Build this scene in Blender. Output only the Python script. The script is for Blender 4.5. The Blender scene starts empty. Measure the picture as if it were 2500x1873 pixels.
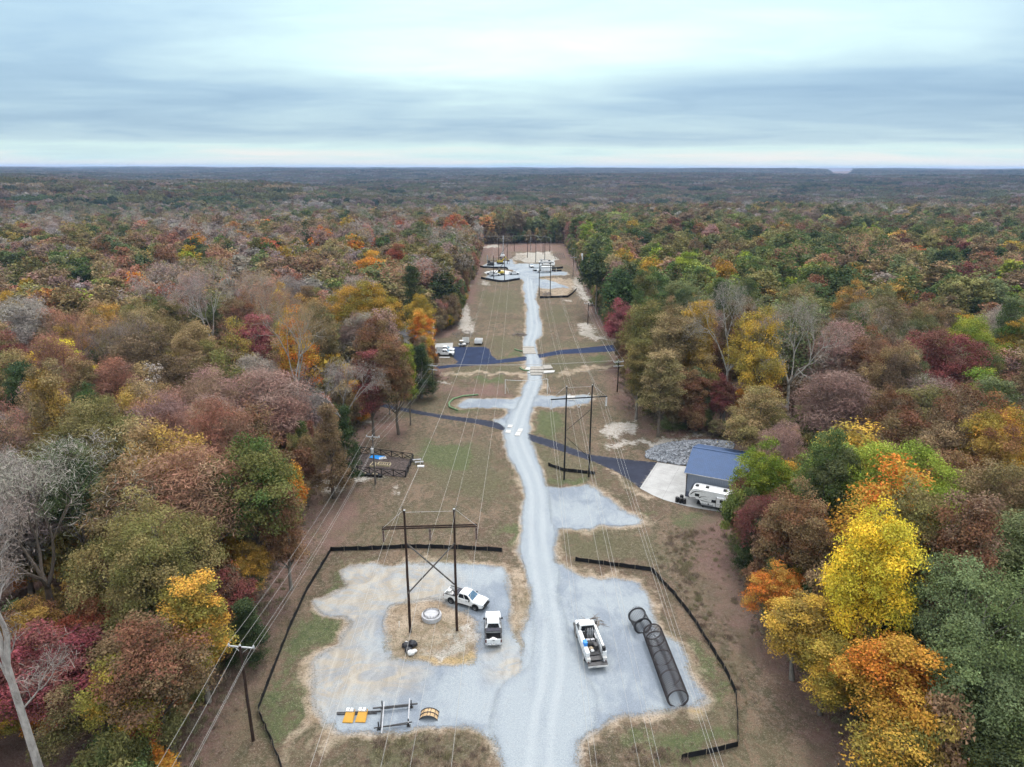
import bpy, bmesh, math, random
import numpy as np
from mathutils import Vector, Matrix, noise as mnoise

# ------------------------------------------------------------------ camera, sky, sun, exposure
scene = bpy.context.scene
R = math.radians
CAM_H, PITCH, ROLL, F_PX = 56.0, 17.55, 0.12, 1667.0
cam_data = bpy.data.cameras.new('camera')
cam_data.sensor_fit = 'HORIZONTAL'; cam_data.sensor_width = 36.0
cam_data.lens = 36.0 * F_PX / 2500.0
cam_data.clip_start = 0.5; cam_data.clip_end = 40000.0
cam = bpy.data.objects.new('camera', cam_data)
scene.collection.objects.link(cam)
CAM_M = Matrix.Rotation(R(90 - PITCH), 4, 'X') @ Matrix.Rotation(R(ROLL), 4, 'Z')
cam.matrix_world = Matrix.Translation((0, 0, CAM_H)) @ CAM_M
scene.camera = cam

SUN_EL, SUN_ROT = 56.0, 12.0
world = bpy.data.worlds.new('World'); scene.world = world; world.use_nodes = True

def sky_world():
    nt = world.node_tree; nt.nodes.clear()
    N = nt.nodes.new; L = nt.links.new
    def math_(op, a, b=None, clamp=False):
        n = N('ShaderNodeMath'); n.operation = op; n.use_clamp = clamp
        for i, v in enumerate((a, b)):
            if v is None: continue
            if isinstance(v, (int, float)): n.inputs[i].default_value = v
            else: L(v, n.inputs[i])
        return n.outputs[0]
    def ramp(fac, stops, interp='EASE'):
        r = N('ShaderNodeValToRGB'); r.color_ramp.interpolation = interp
        el = r.color_ramp.elements
        while len(el) < len(stops): el.new(0.5)
        for e, (p, c) in zip(el, stops):
            e.position = p; e.color = (*c, 1) if len(c) == 3 else c
        L(fac, r.inputs[0]); return r.outputs[0]
    tc = N('ShaderNodeTexCoord'); sep = N('ShaderNodeSeparateXYZ')
    L(tc.outputs['Generated'], sep.inputs[0])
    x, y, z = sep.outputs
    zc = math_('MAXIMUM', z, 0.0)
    # project the view direction on a cloud deck: streaks compress towards the horizon
    den = math_('ADD', zc, 0.075)
    u = math_('DIVIDE', x, den); v = math_('DIVIDE', y, den)
    cmb = N('ShaderNodeCombineXYZ'); L(u, cmb.inputs[0]); L(v, cmb.inputs[1])
    def noise(scale, det, sx, sy, off, dist=0.0, rough=0.55):
        mp = N('ShaderNodeMapping'); mp.inputs['Scale'].default_value = (sx, sy, 1)
        mp.inputs['Location'].default_value = off
        L(cmb.outputs[0], mp.inputs[0])
        n = N('ShaderNodeTexNoise'); n.inputs['Scale'].default_value = scale
        n.inputs['Detail'].default_value = det; n.inputs['Roughness'].default_value = rough
        n.inputs['Distortion'].default_value = dist
        L(mp.outputs[0], n.inputs['Vector']); return n.outputs[0]
    n1 = noise(0.50, 5, 0.60, 1.0, (3.1, 1.7, 0), 0.5, 0.48)
    n2 = noise(1.7, 7, 0.72, 1.0, (8.0, 2.0, 0), 0.6, 0.58)
    n3 = noise(0.16, 3, 0.9, 0.8, (1.2, 4.4, 0))
    s = math_('ADD', math_('MULTIPLY', n1, 0.54), math_('ADD', math_('MULTIPLY', n2, 0.16), math_('MULTIPLY', n3, 0.30)))
    # overcast deck: a brighter break in the cloud ahead of the camera, blue-grey sheets to both sides
    az = math_('ADD', math_('DIVIDE', x, math_('MAXIMUM', y, 0.15)), -0.10)
    brk = math_('POWER', 2.718, math_('MULTIPLY', math_('MULTIPLY', az, az), -6.0))
    el = ramp(zc, [(0.05, (0, 0, 0)), (0.125, (1, 1, 1)), (0.3, (.8, .8, .8)), (0.6, (.3, .3, .3))])
    s = math_('ADD', s, math_('MULTIPLY', math_('MULTIPLY', brk, el), 0.105))
    # flat bank of lower cloud some degrees up, clear light strip at the horizon
    zw = math_('ADD', zc, math_('MULTIPLY', math_('SUBTRACT', n1, 0.5), 0.05))
    bank = ramp(zw, [(0.0, (1, 1, 1)), (0.018, (.92, .92, .92)), (0.040, (.22, .22, .22)), (0.085, (.16, .16, .16)), (0.15, (.36, .36, .36)), (0.5, (.7, .7, .7))])
    s = math_('ADD', s, math_('MULTIPLY', math_('SUBTRACT', bank, 0.47), 0.36))
    col = ramp(s, [(0.24, (0.24, 0.39, 0.56)), (0.38, (0.37, 0.54, 0.68)), (0.48, (0.51, 0.69, 0.77)),
                   (0.58, (0.65, 0.86, 0.86)), (0.72, (0.90, 0.90, 0.86))], 'LINEAR')
    # overcast skies brighten and whiten overhead
    up = ramp(zc, [(0.22, (0, 0, 0)), (0.7, (1, 1, 1))])
    mxc = N('ShaderNodeMix'); mxc.data_type = 'RGBA'; L(up, mxc.inputs[0]); L(col, mxc.inputs[6]); mxc.inputs[7].default_value = (0.80, 0.81, 0.83, 1)
    gain = math_('ADD', 0.74, math_('MULTIPLY', math_('POWER', zc, 1.3), 1.6))
    vm = N('ShaderNodeVectorMath'); vm.operation = 'SCALE'
    L(mxc.outputs[2], vm.inputs[0]); L(gain, vm.inputs['Scale'])
    b2 = N('ShaderNodeBackground'); L(vm.outputs[0], b2.inputs[0]); b2.inputs[1].default_value = 1.0
    sky = N('ShaderNodeTexSky'); sky.sky_type = 'NISHITA'; sky.sun_disc = False
    sky.sun_elevation = R(SUN_EL); sky.sun_rotation = R(SUN_ROT)
    b1 = N('ShaderNodeBackground'); L(sky.outputs[0], b1.inputs[0]); b1.inputs[1].default_value = 0.1
    mx = N('ShaderNodeMixShader'); mx.inputs[0].default_value = 0.9
    L(b1.outputs[0], mx.inputs[1]); L(b2.outputs[0], mx.inputs[2])
    out = N('ShaderNodeOutputWorld'); L(mx.outputs[0], out.inputs['Surface'])
sky_world()

sun_data = bpy.data.lights.new('sun', 'SUN')
sun_data.energy = 1.5; sun_data.angle = R(14); sun_data.color = (1.0, 0.96, 0.92)
sun = bpy.data.objects.new('sun', sun_data); scene.collection.objects.link(sun)
# the Sky Texture measures rotation from +Y, clockwise seen from above
_sd = Vector((math.sin(R(SUN_ROT)) * math.cos(R(SUN_EL)), math.cos(R(SUN_ROT)) * math.cos(R(SUN_EL)), math.sin(R(SUN_EL))))
sun.rotation_euler = _sd.to_track_quat('Z', 'Y').to_euler()

vs = scene.view_settings
vs.view_transform = 'Standard'; vs.look = 'None'; vs.gamma = 1.0; vs.exposure = 0.5; vs.use_curve_mapping = False
cy = scene.cycles
cy.use_denoising = True; cy.max_bounces = 4; cy.diffuse_bounces = 1; cy.glossy_bounces = 2
cy.transmission_bounces = 2; cy.transparent_max_bounces = 6; cy.volume_bounces = 0
cy.caustics_reflective = False; cy.caustics_refractive = False
cy.use_adaptive_sampling = True; cy.adaptive_threshold = 0.03

# ------------------------------------------------------------------ helpers
COL = scene.collection
rng = np.random.default_rng(7); random.seed(7)

def G(px, py, z=0.0):
    """photo pixel (2500 x 1873) -> point of the place at height z"""
    d = CAM_M.to_3x3() @ Vector(((px - 1250) / F_PX, -(py - 936.5) / F_PX, -1))
    t = (z - CAM_H) / d.z
    return Vector((d.x * t, d.y * t, z))
CAM_INV = CAM_M.to_3x3().inverted()
def to_px(p):
    q = CAM_INV @ (Vector(p) - Vector((0, 0, CAM_H)))
    if q.z > -0.1: return None
    return (1250 + q.x / -q.z * F_PX, 936.5 - q.y / -q.z * F_PX)
def top_z(px, py, base):
    """height at which the vertical through base passes photo row py"""
    d = CAM_M.to_3x3() @ Vector(((px - 1250) / F_PX, -(py - 936.5) / F_PX, -1))
    return CAM_H + d.z * (base.y / d.y)
def zoom(ox, oy, s):
    return lambda x, y: (ox + x / s, oy + y / s)
Z0 = zoom(0, 0, 2212 / 2500)
Z1 = zoom(600, 1300, 2.892); Z2 = zoom(1200, 1300, 2.892); Z3 = zoom(750, 950, 3.16)
Z4 = zoom(1250, 900, 3.16); Z5 = zoom(900, 780, 2.765); Z6 = zoom(1050, 540, 4.424)
Z7 = zoom(1200, 880, 7.89); Z8 = zoom(1160, 570, 7.373); Z9 = zoom(1040, 800, 8.508)
def poly(zf, pts, z=0.0):
    return [tuple(G(*zf(*p), z))[:2] for p in pts]

def sdf(P, pg):
    """signed distance (positive inside) of points P (n,2) to polygon pg"""
    pg = np.asarray(pg, float); n = len(pg)
    out = np.full(len(P), -1e3)
    lo, hi = pg.min(0) - 12, pg.max(0) + 12
    m = ((P >= lo) & (P <= hi)).all(1)
    if not m.any(): return out
    Q = P[m]; d2 = np.full(len(Q), 1e12); ins = np.zeros(len(Q), bool)
    for i in range(n):
        a = pg[i]; b = pg[(i + 1) % n]; e = b - a; w = Q - a
        t = np.clip((w @ e) / max(e @ e, 1e-9), 0, 1)
        dd = w - t[:, None] * e
        d2 = np.minimum(d2, (dd * dd).sum(1))
        if a[1] != b[1]:
            c = ((a[1] <= Q[:, 1]) != (b[1] <= Q[:, 1])) & (Q[:, 0] < (b[0] - a[0]) * (Q[:, 1] - a[1]) / (b[1] - a[1]) + a[0])
            ins ^= c
    d = np.sqrt(d2); out[m] = np.where(ins, d, -d); return out
def sstep(a, b, x):
    t = np.clip((x - a) / (b - a), 0, 1); return t * t * (3 - 2 * t)

def terrain(x, y):
    x = np.asarray(x, float); y = np.asarray(y, float)
    r = np.hypot(x, y)
    amp = 1.6 * sstep(580, 1300, r) * (1 - .52 * sstep(1800, 3600, r))
    n = (9 * np.sin(x / 310 + 1.3) * np.cos(y / 420 + .4) + 7 * np.sin((x + y) / 530 + .7)
         + 5 * np.sin((x - 2 * y) / 700 + 2.1) + 3 * np.sin((2.1 * x + y) / 190) + 3 * np.cos((y - .6 * x) / 240))
    t = amp * (n - 6) + 26 * sstep(1800, 6500, r)
    az = np.degrees(np.arctan2(x, np.maximum(y, 1)))
    val = sstep(23.3, 24.2, az) * (1 - sstep(25.3, 25.9, az)) * sstep(4300, 6200, r) * (1 - sstep(12500, 13500, r))
    t = t * (1 - val) + val * (-48) + 34 * sstep(12300, 13600, r)
    # left valley beyond the near wood
    t = t - 20 * np.exp(-(((x + 420) / 330) ** 2 + ((y - 900) / 260) ** 2))
    # gentle relief inside the clearing
    near = 1 - sstep(300, 560, r)
    t = t + near * (0.14 * np.sin(x / 6.1 + y / 11) + 0.12 * np.sin(y / 7.3 - x / 9.7 + 1))
    return t
def th(x, y): return float(terrain(np.array([x]), np.array([y]))[0])
def GT(px, py, dz=0.0):
    p = G(px, py); return Vector((p.x, p.y, th(p.x, p.y) + dz))

# ---- materials
def mat_new(name):
    m = bpy.data.materials.new(name); m.use_nodes = True
    nt = m.node_tree; nt.nodes.clear()
    return m, nt
class NT:
    """terse node builder"""
    def __init__(s, nt): s.nt = nt
    def n(s, t, **kw):
        nd = s.nt.nodes.new(t)
        for k, v in kw.items(): setattr(nd, k, v)
        return nd
    def link(s, a, b): s.nt.links.new(a, b)
    def put(s, sock, v):
        if hasattr(v, 'is_output') or hasattr(v, 'links'): s.nt.links.new(v, sock)
        else: sock.default_value = v
    def m(s, op, a, b=None, c=None, clamp=False):
        nd = s.n('ShaderNodeMath', operation=op); nd.use_clamp = clamp
        for i, v in enumerate((a, b, c)):
            if v is not None: s.put(nd.inputs[i], v)
        return nd.outputs[0]
    def mix(s, f, a, b, mode='MIX'):
        nd = s.n('ShaderNodeMix', data_type='RGBA', blend_type=mode); nd.clamp_factor = True
        s.put(nd.inputs[0], f); s.put(nd.inputs[6], a if hasattr(a, 'links') else (*a, 1) if len(a) == 3 else a)
        s.put(nd.inputs[7], b if hasattr(b, 'links') else (*b, 1) if len(b) == 3 else b)
        return nd.outputs[2]
    def pos(s):
        g = s.n('ShaderNodeNewGeometry'); return g.outputs['Position']
    def noise(s, vec, scale, det=3, rough=.55, dist=0, stretch=None):
        if stretch:
            mp = s.n('ShaderNodeMapping'); mp.inputs['Scale'].default_value = stretch; s.link(vec, mp.inputs[0]); vec = mp.outputs[0]
        nd = s.n('ShaderNodeTexNoise'); s.link(vec, nd.inputs['Vector'])
        nd.inputs['Scale'].default_value = scale; nd.inputs['Detail'].default_value = det
        nd.inputs['Roughness'].default_value = rough; nd.inputs['Distortion'].default_value = dist
        return nd.outputs[0]
    def rng(s, v, a, b, c=0, d=1):
        nd = s.n('ShaderNodeMapRange'); nd.interpolation_type = 'SMOOTHSTEP'
        s.put(nd.inputs[0], v); nd.inputs[1].default_value = a; nd.inputs[2].default_value = b
        nd.inputs[3].default_value = c; nd.inputs[4].default_value = d
        return nd.outputs[0]
    def attr(s, name, typ='GEOMETRY'):
        nd = s.n('ShaderNodeAttribute'); nd.attribute_name = name; nd.attribute_type = typ; return nd
    def bump(s, h, strength, dist):
        nd = s.n('ShaderNodeBump'); nd.inputs['Strength'].default_value = strength
        nd.inputs['Distance'].default_value = dist; s.link(h, nd.inputs['Height']); return nd.outputs[0]
    def princ(s, col, rough=.9, spec=.2, metal=0, normal=None):
        b = s.n('ShaderNodeBsdfPrincipled'); s.put(b.inputs['Base Color'], col if hasattr(col, 'links') else (*col, 1))
        s.put(b.inputs['Roughness'], rough); b.inputs['Specular IOR Level'].default_value = spec; b.inputs['Metallic'].default_value = metal
        if normal: s.link(normal, b.inputs['Normal'])
        return b.outputs[0]
    def out(s, surf=None, vol=None):
        o = s.n('ShaderNodeOutputMaterial')
        if surf: s.link(surf, o.inputs['Surface'])
        if vol: s.link(vol, o.inputs['Volume'])

_mats = {}
def M(name, col=(.5, .5, .5), rough=.6, spec=.4, metal=0., var=.12, scale=3., dirt=0.):
    """simple procedural paint / wood / metal with a little uneven tone and grime"""
    if name in _mats: return _mats[name]
    m, nt = mat_new(name); t = NT(nt)
    tc = t.n('ShaderNodeTexCoord').outputs['Object']
    n = t.noise(tc, scale, 4)
    c = t.mix(t.rng(n, .3, .7), tuple(max(0, v * (1 - var)) for v in col), tuple(min(1, v * (1 + var)) for v in col))
    if dirt:
        n2 = t.noise(tc, scale * .6, 5, .65)
        c = t.mix(t.m('MULTIPLY', t.rng(n2, .45, .75), dirt), c, (.22, .18, .14))
    t.out(t.princ(c, t.rng(n, .2, .8, max(0, rough - .08), min(1, rough + .08)), spec, metal)); _mats[name] = m; return m

# ---- mesh builder
class MB:
    def __init__(s): s.v = []; s.f = []; s.mi = []; s.cur = 0
    def add(s, vs_, fs):
        o = len(s.v); s.v += [tuple(p) for p in vs_]; s.f += [tuple(i + o for i in f) for f in fs]; s.mi += [s.cur] * len(fs); return s
    def box(s, c, d, rz=0, M4=None, top=(1, 1)):
        cx, cy_, cz = c; a, b, e = d[0] / 2, d[1] / 2, d[2] / 2
        P = []
        for z_, (tx, ty) in ((-e, (1, 1)), (e, top)):
            for (i, j) in ((-1, -1), (1, -1), (1, 1), (-1, 1)):
                x_, y_ = a * i * tx, b * j * ty
                P.append((cx + x_ * math.cos(rz) - y_ * math.sin(rz), cy_ + x_ * math.sin(rz) + y_ * math.cos(rz), cz + z_))
        if M4: P = [tuple(M4 @ Vector(p)) for p in P]
        return s.add(P, [(3, 2, 1, 0), (4, 5, 6, 7), (0, 1, 5, 4), (1, 2, 6, 5), (2, 3, 7, 6), (3, 0, 4, 7)])
    def beam(s, p0, p1, w, h=None, up=(0, 0, 1)):
        p0 = Vector(p0); p1 = Vector(p1); h = h or w
        d = (p1 - p0).normalized(); u = Vector(up)
        if abs(d.dot(u)) > .98: u = Vector((0, 1, 0))
        a = d.cross(u).normalized(); b = a.cross(d).normalized()
        P = [p + a * (i * w / 2) + b * (j * h / 2) for p in (p0, p1) for (i, j) in ((-1, -1), (1, -1), (1, 1), (-1, 1))]
        return s.add(P, [(3, 2, 1, 0), (4, 5, 6, 7), (0, 1, 5, 4), (1, 2, 6, 5), (2, 3, 7, 6), (3, 0, 4, 7)])
    def tube(s, pts, rad, n=8, cap=True):
        pts = [Vector(p) for p in pts]
        if not hasattr(rad, '__len__'): rad = [rad] * len(pts)
        V_, F_ = [], []
        pa = None
        for i, p in enumerate(pts):
            d = (pts[min(i + 1, len(pts) - 1)] - pts[max(i - 1, 0)]).normalized()
            if pa is None:
                u = Vector((0, 0, 1)) if abs(d.z) < .9 else Vector((1, 0, 0))
                pa = d.cross(u).normalized()
            else:
                pa = (pa - d * pa.dot(d)).normalized()
            b = d.cross(pa)
            for k in range(n):
                t = 2 * math.pi * k / n; V_.append(p + (pa * math.cos(t) + b * math.sin(t)) * rad[i])
        for i in range(len(pts) - 1):
            for k in range(n):
                k2 = (k + 1) % n; F_.append((i * n + k, i * n + k2, (i + 1) * n + k2, (i + 1) * n + k))
        if cap: F_ += [tuple(range(n - 1, -1, -1)), tuple((len(pts) - 1) * n + k for k in range(n))]
        return s.add(V_, F_)
    def lathe(s, prof, n=16, c=(0, 0, 0), axis='Z', close=False):
        """prof: list of (radius, height)"""
        V_, F_ = [], []
        for (r_, h_) in prof:
            for k in range(n):
                t = 2 * math.pi * k / n; a, b = r_ * math.cos(t), r_ * math.sin(t)
                V_.append({'Z': (c[0] + a, c[1] + b, c[2] + h_), 'Y': (c[0] + a, c[1] + h_, c[2] + b), 'X': (c[0] + h_, c[1] + a, c[2] + b)}[axis])
        m_ = len(prof)
        for i in range(m_ - 1 if not close else m_):
            for k in range(n):
                k2 = (k + 1) % n; j = (i + 1) % m_; F_.append((i * n + k, i * n + k2, j * n + k2, j * n + k))
        if not close:
            F_ += [tuple(range(n - 1, -1, -1)), tuple((m_ - 1) * n + k for k in range(n))]
        return s.add(V_, F_)
    def prism(s, prof, y0, y1):
        """side profile (x,z) pulled from y0 to y1"""
        n = len(prof); V_ = [(x, y0, z) for x, z in prof] + [(x, y1, z) for x, z in prof]
        F_ = [tuple(range(n)), tuple(range(2 * n - 1, n - 1, -1))] + [(i, i + n, (i + 1) % n + n, (i + 1) % n) for i in range(n)]
        return s.add(V_, F_)
    def loft(s, secs):
        n = len(secs[0]); V_ = [p for c in secs for p in c]; F_ = []
        for i in range(len(secs) - 1):
            for k in range(n): F_.append((i * n + k, i * n + (k + 1) % n, (i + 1) * n + (k + 1) % n, (i + 1) * n + k))
        F_ += [tuple(range(n - 1, -1, -1)), tuple((len(secs) - 1) * n + k for k in range(n))]
        return s.add(V_, F_)
    def quad(s, a, b, c, d): return s.add([a, b, c, d], [(0, 1, 2, 3)])
    def build(s, name, mat=None, parent=None, bevel=0, smooth=False, loc=None):
        me = bpy.data.meshes.new(name); me.from_pydata(s.v, [], s.f)
        bm = bmesh.new(); bm.from_mesh(me)
        bmesh.ops.recalc_face_normals(bm, faces=bm.faces)
        bm.to_mesh(me); bm.free()
        for m_ in (mat if isinstance(mat, (list, tuple)) else [mat]):
            if m_: me.materials.append(m_)
        if isinstance(mat, (list, tuple)): me.polygons.foreach_set('material_index', s.mi)
        if smooth: me.polygons.foreach_set('use_smooth', [True] * len(me.polygons))
        o = bpy.data.objects.new(name, me); COL.objects.link(o)
        if parent: o.parent = parent
        if loc: o.location = loc
        if bevel:
            b = o.modifiers.new('bevel', 'BEVEL'); b.width = bevel; b.segments = 2; b.limit_method = 'ANGLE'; b.angle_limit = R(35)
        return o
def tag(o, label=None, cat=None, group=None, kind=None):
    if label: o['label'] = label
    if cat: o['category'] = cat
    if group: o['group'] = group
    if kind: o['kind'] = kind
    return o
def empty(name, loc, rz=0, label=None, cat=None, group=None):
    o = bpy.data.objects.new(name, None); COL.objects.link(o); o.empty_display_size = .3
    o.location = loc; o.rotation_euler = (0, 0, rz); return tag(o, label, cat, group)
def copy_tree(o, parent=None):
    c = o.copy(); COL.objects.link(c); c.parent = parent
    for ch in [k for k in o.children]: copy_tree(ch, c)
    return c
# ------------------------------------------------------------------ the setting: outlines on the ground
ROADL = poly(Z0, [(1085, 1657), (1075, 1600), (1060, 1560), (1085, 1480), (1146, 1440), (1155, 1390), (1152, 1320), (1142, 1250), (1122, 1185), (1128, 1130), (1136, 1075), (1125, 1035), (1108, 1000), (1092, 965), (1087, 935), (1100, 912), (1108, 890), (1118, 868), (1127, 845), (1136, 822), (1140, 800), (1139, 775), (1131, 757), (1129, 744), (1136, 727), (1140, 705), (1139, 685), (1136, 655), (1133, 625), (1129, 605), (1112, 590), (1120, 570)])
ROADR = poly(Z0, [(1245, 1657), (1250, 1600), (1290, 1560), (1290, 1500), (1260, 1440), (1230, 1390), (1215, 1320), (1205, 1250), (1200, 1190), (1192, 1130), (1186, 1075), (1180, 1035), (1166, 1000), (1149, 965), (1138, 940), (1143, 915), (1147, 890), (1156, 868), (1163, 850), (1171, 822), (1171, 800), (1168, 775), (1160, 757), (1156, 744), (1164, 727), (1170, 705), (1167, 685), (1163, 655), (1157, 625), (1158, 605), (1180, 590), (1165, 570)])
ROADL = [(ROADL[0][0], 30.0)] + ROADL; ROADR = [(ROADR[0][0], 30.0)] + ROADR
ROAD = ROADL + ROADR[::-1]
PAD_LEFT = poly(Z1, [(690, 260), (760, 222), (1000, 228), (1200, 222), (1480, 235), (1700, 240), (1790, 262), (1830, 400), (1870, 560), (1905, 760), (1935, 925), (2110, 960), (2250, 1000), (2300, 1300), (2150, 1657), (1870, 1657), (1800, 1500), (1700, 1400), (1600, 1352), (1300, 1350), (900, 1400), (640, 1392), (560, 1350), (500, 1220), (465, 1100), (480, 950), (560, 850), (660, 790), (705, 700), (715, 640), (600, 590), (510, 540), (480, 470), (600, 430), (740, 350)])
ISLE = poly(Z1, [(965, 560), (1020, 500), (1280, 470), (1395, 500), (1560, 570), (1640, 640), (1650, 760), (1640, 890), (1500, 925), (1250, 905), (1080, 880), (1000, 870), (965, 780)])
PAD_RIGHT = poly(Z2, [(430, 190), (560, 262), (700, 312), (900, 332), (1040, 352), (1090, 430), (1112, 560), (1145, 660), (1230, 740), (1325, 800), (1380, 900), (1405, 1000), (1480, 1100), (1520, 1160), (1440, 1218), (1280, 1240), (1050, 1280), (850, 1340), (700, 1400), (600, 1480), (540, 1560), (520, 1657), (300, 1657), (200, 900), (300, 400)])
PAD_MID = poly(Z4, [(180, 890), (300, 912), (400, 922), (560, 908), (620, 925), (690, 975), (780, 1040), (880, 1115), (960, 1180), (965, 1200), (880, 1215), (640, 1225), (400, 1230), (345, 1240), (335, 1320), (330, 1420), (300, 1500), (200, 1400), (150, 1100)])
PAD_CROSS = poly(Z5, [(590, 575), (650, 535), (900, 535), (1040, 518), (1160, 515), (1330, 515), (1490, 520), (1500, 545), (1480, 572), (1400, 585), (1200, 590), (1130, 597), (1060, 690), (1030, 760), (940, 745), (850, 692), (925, 672), (955, 638), (940, 605), (760, 598), (620, 590)])
PAD_FAR = poly(Z6, [(560, 480), (640, 450), (830, 430), (885, 400), (905, 470), (1060, 462), (1100, 480), (1150, 520), (1200, 555), (1450, 545), (1475, 580), (1160, 600), (1060, 650), (985, 632), (820, 640), (590, 615), (660, 565), (880, 552), (930, 530), (820, 508), (560, 500)])
PAD_FAR2 = poly(Z6, [(1110, 590), (1210, 625), (1430, 685), (1500, 722), (1300, 735), (1195, 735), (1120, 700)])
DRIVE1 = poly(Z3, [(500, 108), (600, 120), (1000, 185), (1290, 225), (1430, 250), (1560, 292)]) + poly(Z4, [(80, 495), (330, 565), (600, 665), (900, 705), (1120, 725), (985, 935), (920, 880), (800, 800), (640, 725), (400, 645), (120, 555)]) + poly(Z3, [(1530, 330), (1300, 265), (1000, 212), (700, 165), (520, 132)])
DRIVE2 = poly(Z5, [(570, 185), (790, 185), (815, 200), (830, 240), (872, 268), (1080, 247), (1170, 235), (1300, 205), (1500, 185), (1740, 168), (1740, 212), (1500, 225), (1300, 238), (1170, 262), (1080, 277), (870, 294), (600, 321), (400, 345), (400, 326), (580, 303), (602, 285), (575, 260), (560, 230)])
APRON = poly(Z4, [(1120, 725), (1345, 757), (1338, 992), (1440, 1010), (1760, 1060), (1760, 1125), (1450, 1085), (1340, 1066), (1180, 1025), (1080, 985), (985, 935)])
APRON2 = poly(Z5, [(440, 165), (570, 158), (562, 232), (470, 240), (440, 230)])
# the clearing in the wood (everything outside is forest)
CLEAR = [(-33, -60), (-34, 50), (-35, 70), (-36, 90), (-37.5, 112), (-37, 128), (-36, 140), (-34, 152), (-41, 156), (-41, 163), (-29, 166), (-24, 172), (-22, 180), (-25, 190), (-36, 196), (-40, 212), (-37, 228), (-27, 234),
         (-22, 246), (-22, 300), (-22, 400), (-24, 500), (-24, 540), (42, 545), (42, 490), (41, 440), (40, 357), (36, 278), (36, 232), (44, 224), (44, 212), (36, 206), (33, 196), (32, 176), (31, 160), (35, 143), (46, 138), (54, 124), (49, 108), (41, 101), (36, 97), (34, 88), (34, 76), (38, 64), (37, 54), (35.5, 46), (35, -60)]
GRAVELS = [ROAD, PAD_LEFT, PAD_RIGHT, PAD_MID, PAD_CROSS, PAD_FAR, PAD_FAR2]
def gravel_sd(P):
    d = np.full(len(P), -1e3)
    for g in GRAVELS: d = np.maximum(d, sdf(P, g))
    return np.minimum(d, np.where(sdf(P, ISLE) > -900, -sdf(P, ISLE), 1e3))

def vnoise(x, y, sd):
    xi = np.floor(x).astype(np.int64); yi = np.floor(y).astype(np.int64); fx_ = x - xi; fy_ = y - yi
    fx_ = fx_ * fx_ * (3 - 2 * fx_); fy_ = fy_ * fy_ * (3 - 2 * fy_)
    def h(a, b):
        n = (a * 374761393 + b * 668265263 + sd * 974634777) & 0xffffffff; n = ((n ^ (n >> 13)) * 1274126177) & 0xffffffff
        return ((n ^ (n >> 16)) & 0xffff) / 32767.5 - 1
    return (h(xi, yi) * (1 - fx_) + h(xi + 1, yi) * fx_) * (1 - fy_) + (h(xi, yi + 1) * (1 - fx_) + h(xi + 1, yi + 1) * fx_) * fy_
def fbm(x, y, sd): return vnoise(x, y, sd) + .55 * vnoise(x * 2.1, y * 2.1, sd + 1) + .3 * vnoise(x * 4.3, y * 4.3, sd + 2)
def warp(P, k=1.0):
    x, y = P[:, 0], P[:, 1]; a = k * (.5 + y.clip(0, 600) * .008); f = 1 / (1 + y.clip(0, 600) * .004)
    return np.stack([x + np.minimum(a, 1.3) * fbm(x * .33, y * .33 * f, 3), y + 1.3 * a * fbm(x * .33 + 50, y * .33 * f, 9)], 1)
# ---- ground sheet
def grid_lines(segs):
    out = []
    for a, b, st in segs: out += list(np.arange(a, b - 1e-6, st))
    return out
def geo(a, b, n): return list(np.geomspace(a, b, n))
gx = [-v for v in geo(62, 16000, 46)[::-1]] + grid_lines([(-60, -40, 1.0), (-40, 46, 0.5), (46, 62, 1.0)]) + geo(62, 16000, 46)
gy = [-400, -200, -80, -20] + grid_lines([(10, 36, 2.0), (36, 150, 0.5), (150, 260, 1.0), (260, 420, 2.0), (420, 600, 4.0)]) + geo(600, 16000, 60)
gx = np.array(gx); gy = np.array(gy)
GX, GY = np.meshgrid(gx, gy); GP = np.stack([GX.ravel(), GY.ravel()], 1)
gz = terrain(GP[:, 0], GP[:, 1])
nx, ny = len(gx), len(gy)
idx = np.arange(nx * ny).reshape(ny, nx)
gf = np.stack([idx[:-1, :-1], idx[:-1, 1:], idx[1:, 1:], idx[1:, :-1]], -1).reshape(-1, 4)

def mesh_np(name, V, F, mats=(), smooth=False):
    me = bpy.data.meshes.new(name)
    me.vertices.add(len(V)); me.vertices.foreach_set('co', np.asarray(V, np.float32).ravel())
    k = F.shape[1]
    me.loops.add(F.size); me.loops.foreach_set('vertex_index', F.astype(np.int32).ravel())
    me.polygons.add(len(F)); me.polygons.foreach_set('loop_start', np.arange(0, F.size, k, dtype=np.int32))
    me.polygons.foreach_set('loop_total', np.full(len(F), k, np.int32))
    if smooth: me.polygons.foreach_set('use_smooth', np.ones(len(F), bool))
    for m in mats: me.materials.append(m)
    me.update(calc_edges=True)
    return me
def fattr(me, name, arr, dom='POINT', typ='FLOAT'):
    a = me.attributes.new(name, typ, dom)
    a.data.foreach_set('value' if typ in ('FLOAT', 'INT') else ('vector' if typ == 'FLOAT_VECTOR' else 'color'), np.asarray(arr, np.float32 if typ != 'INT' else np.int32).ravel())

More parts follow.
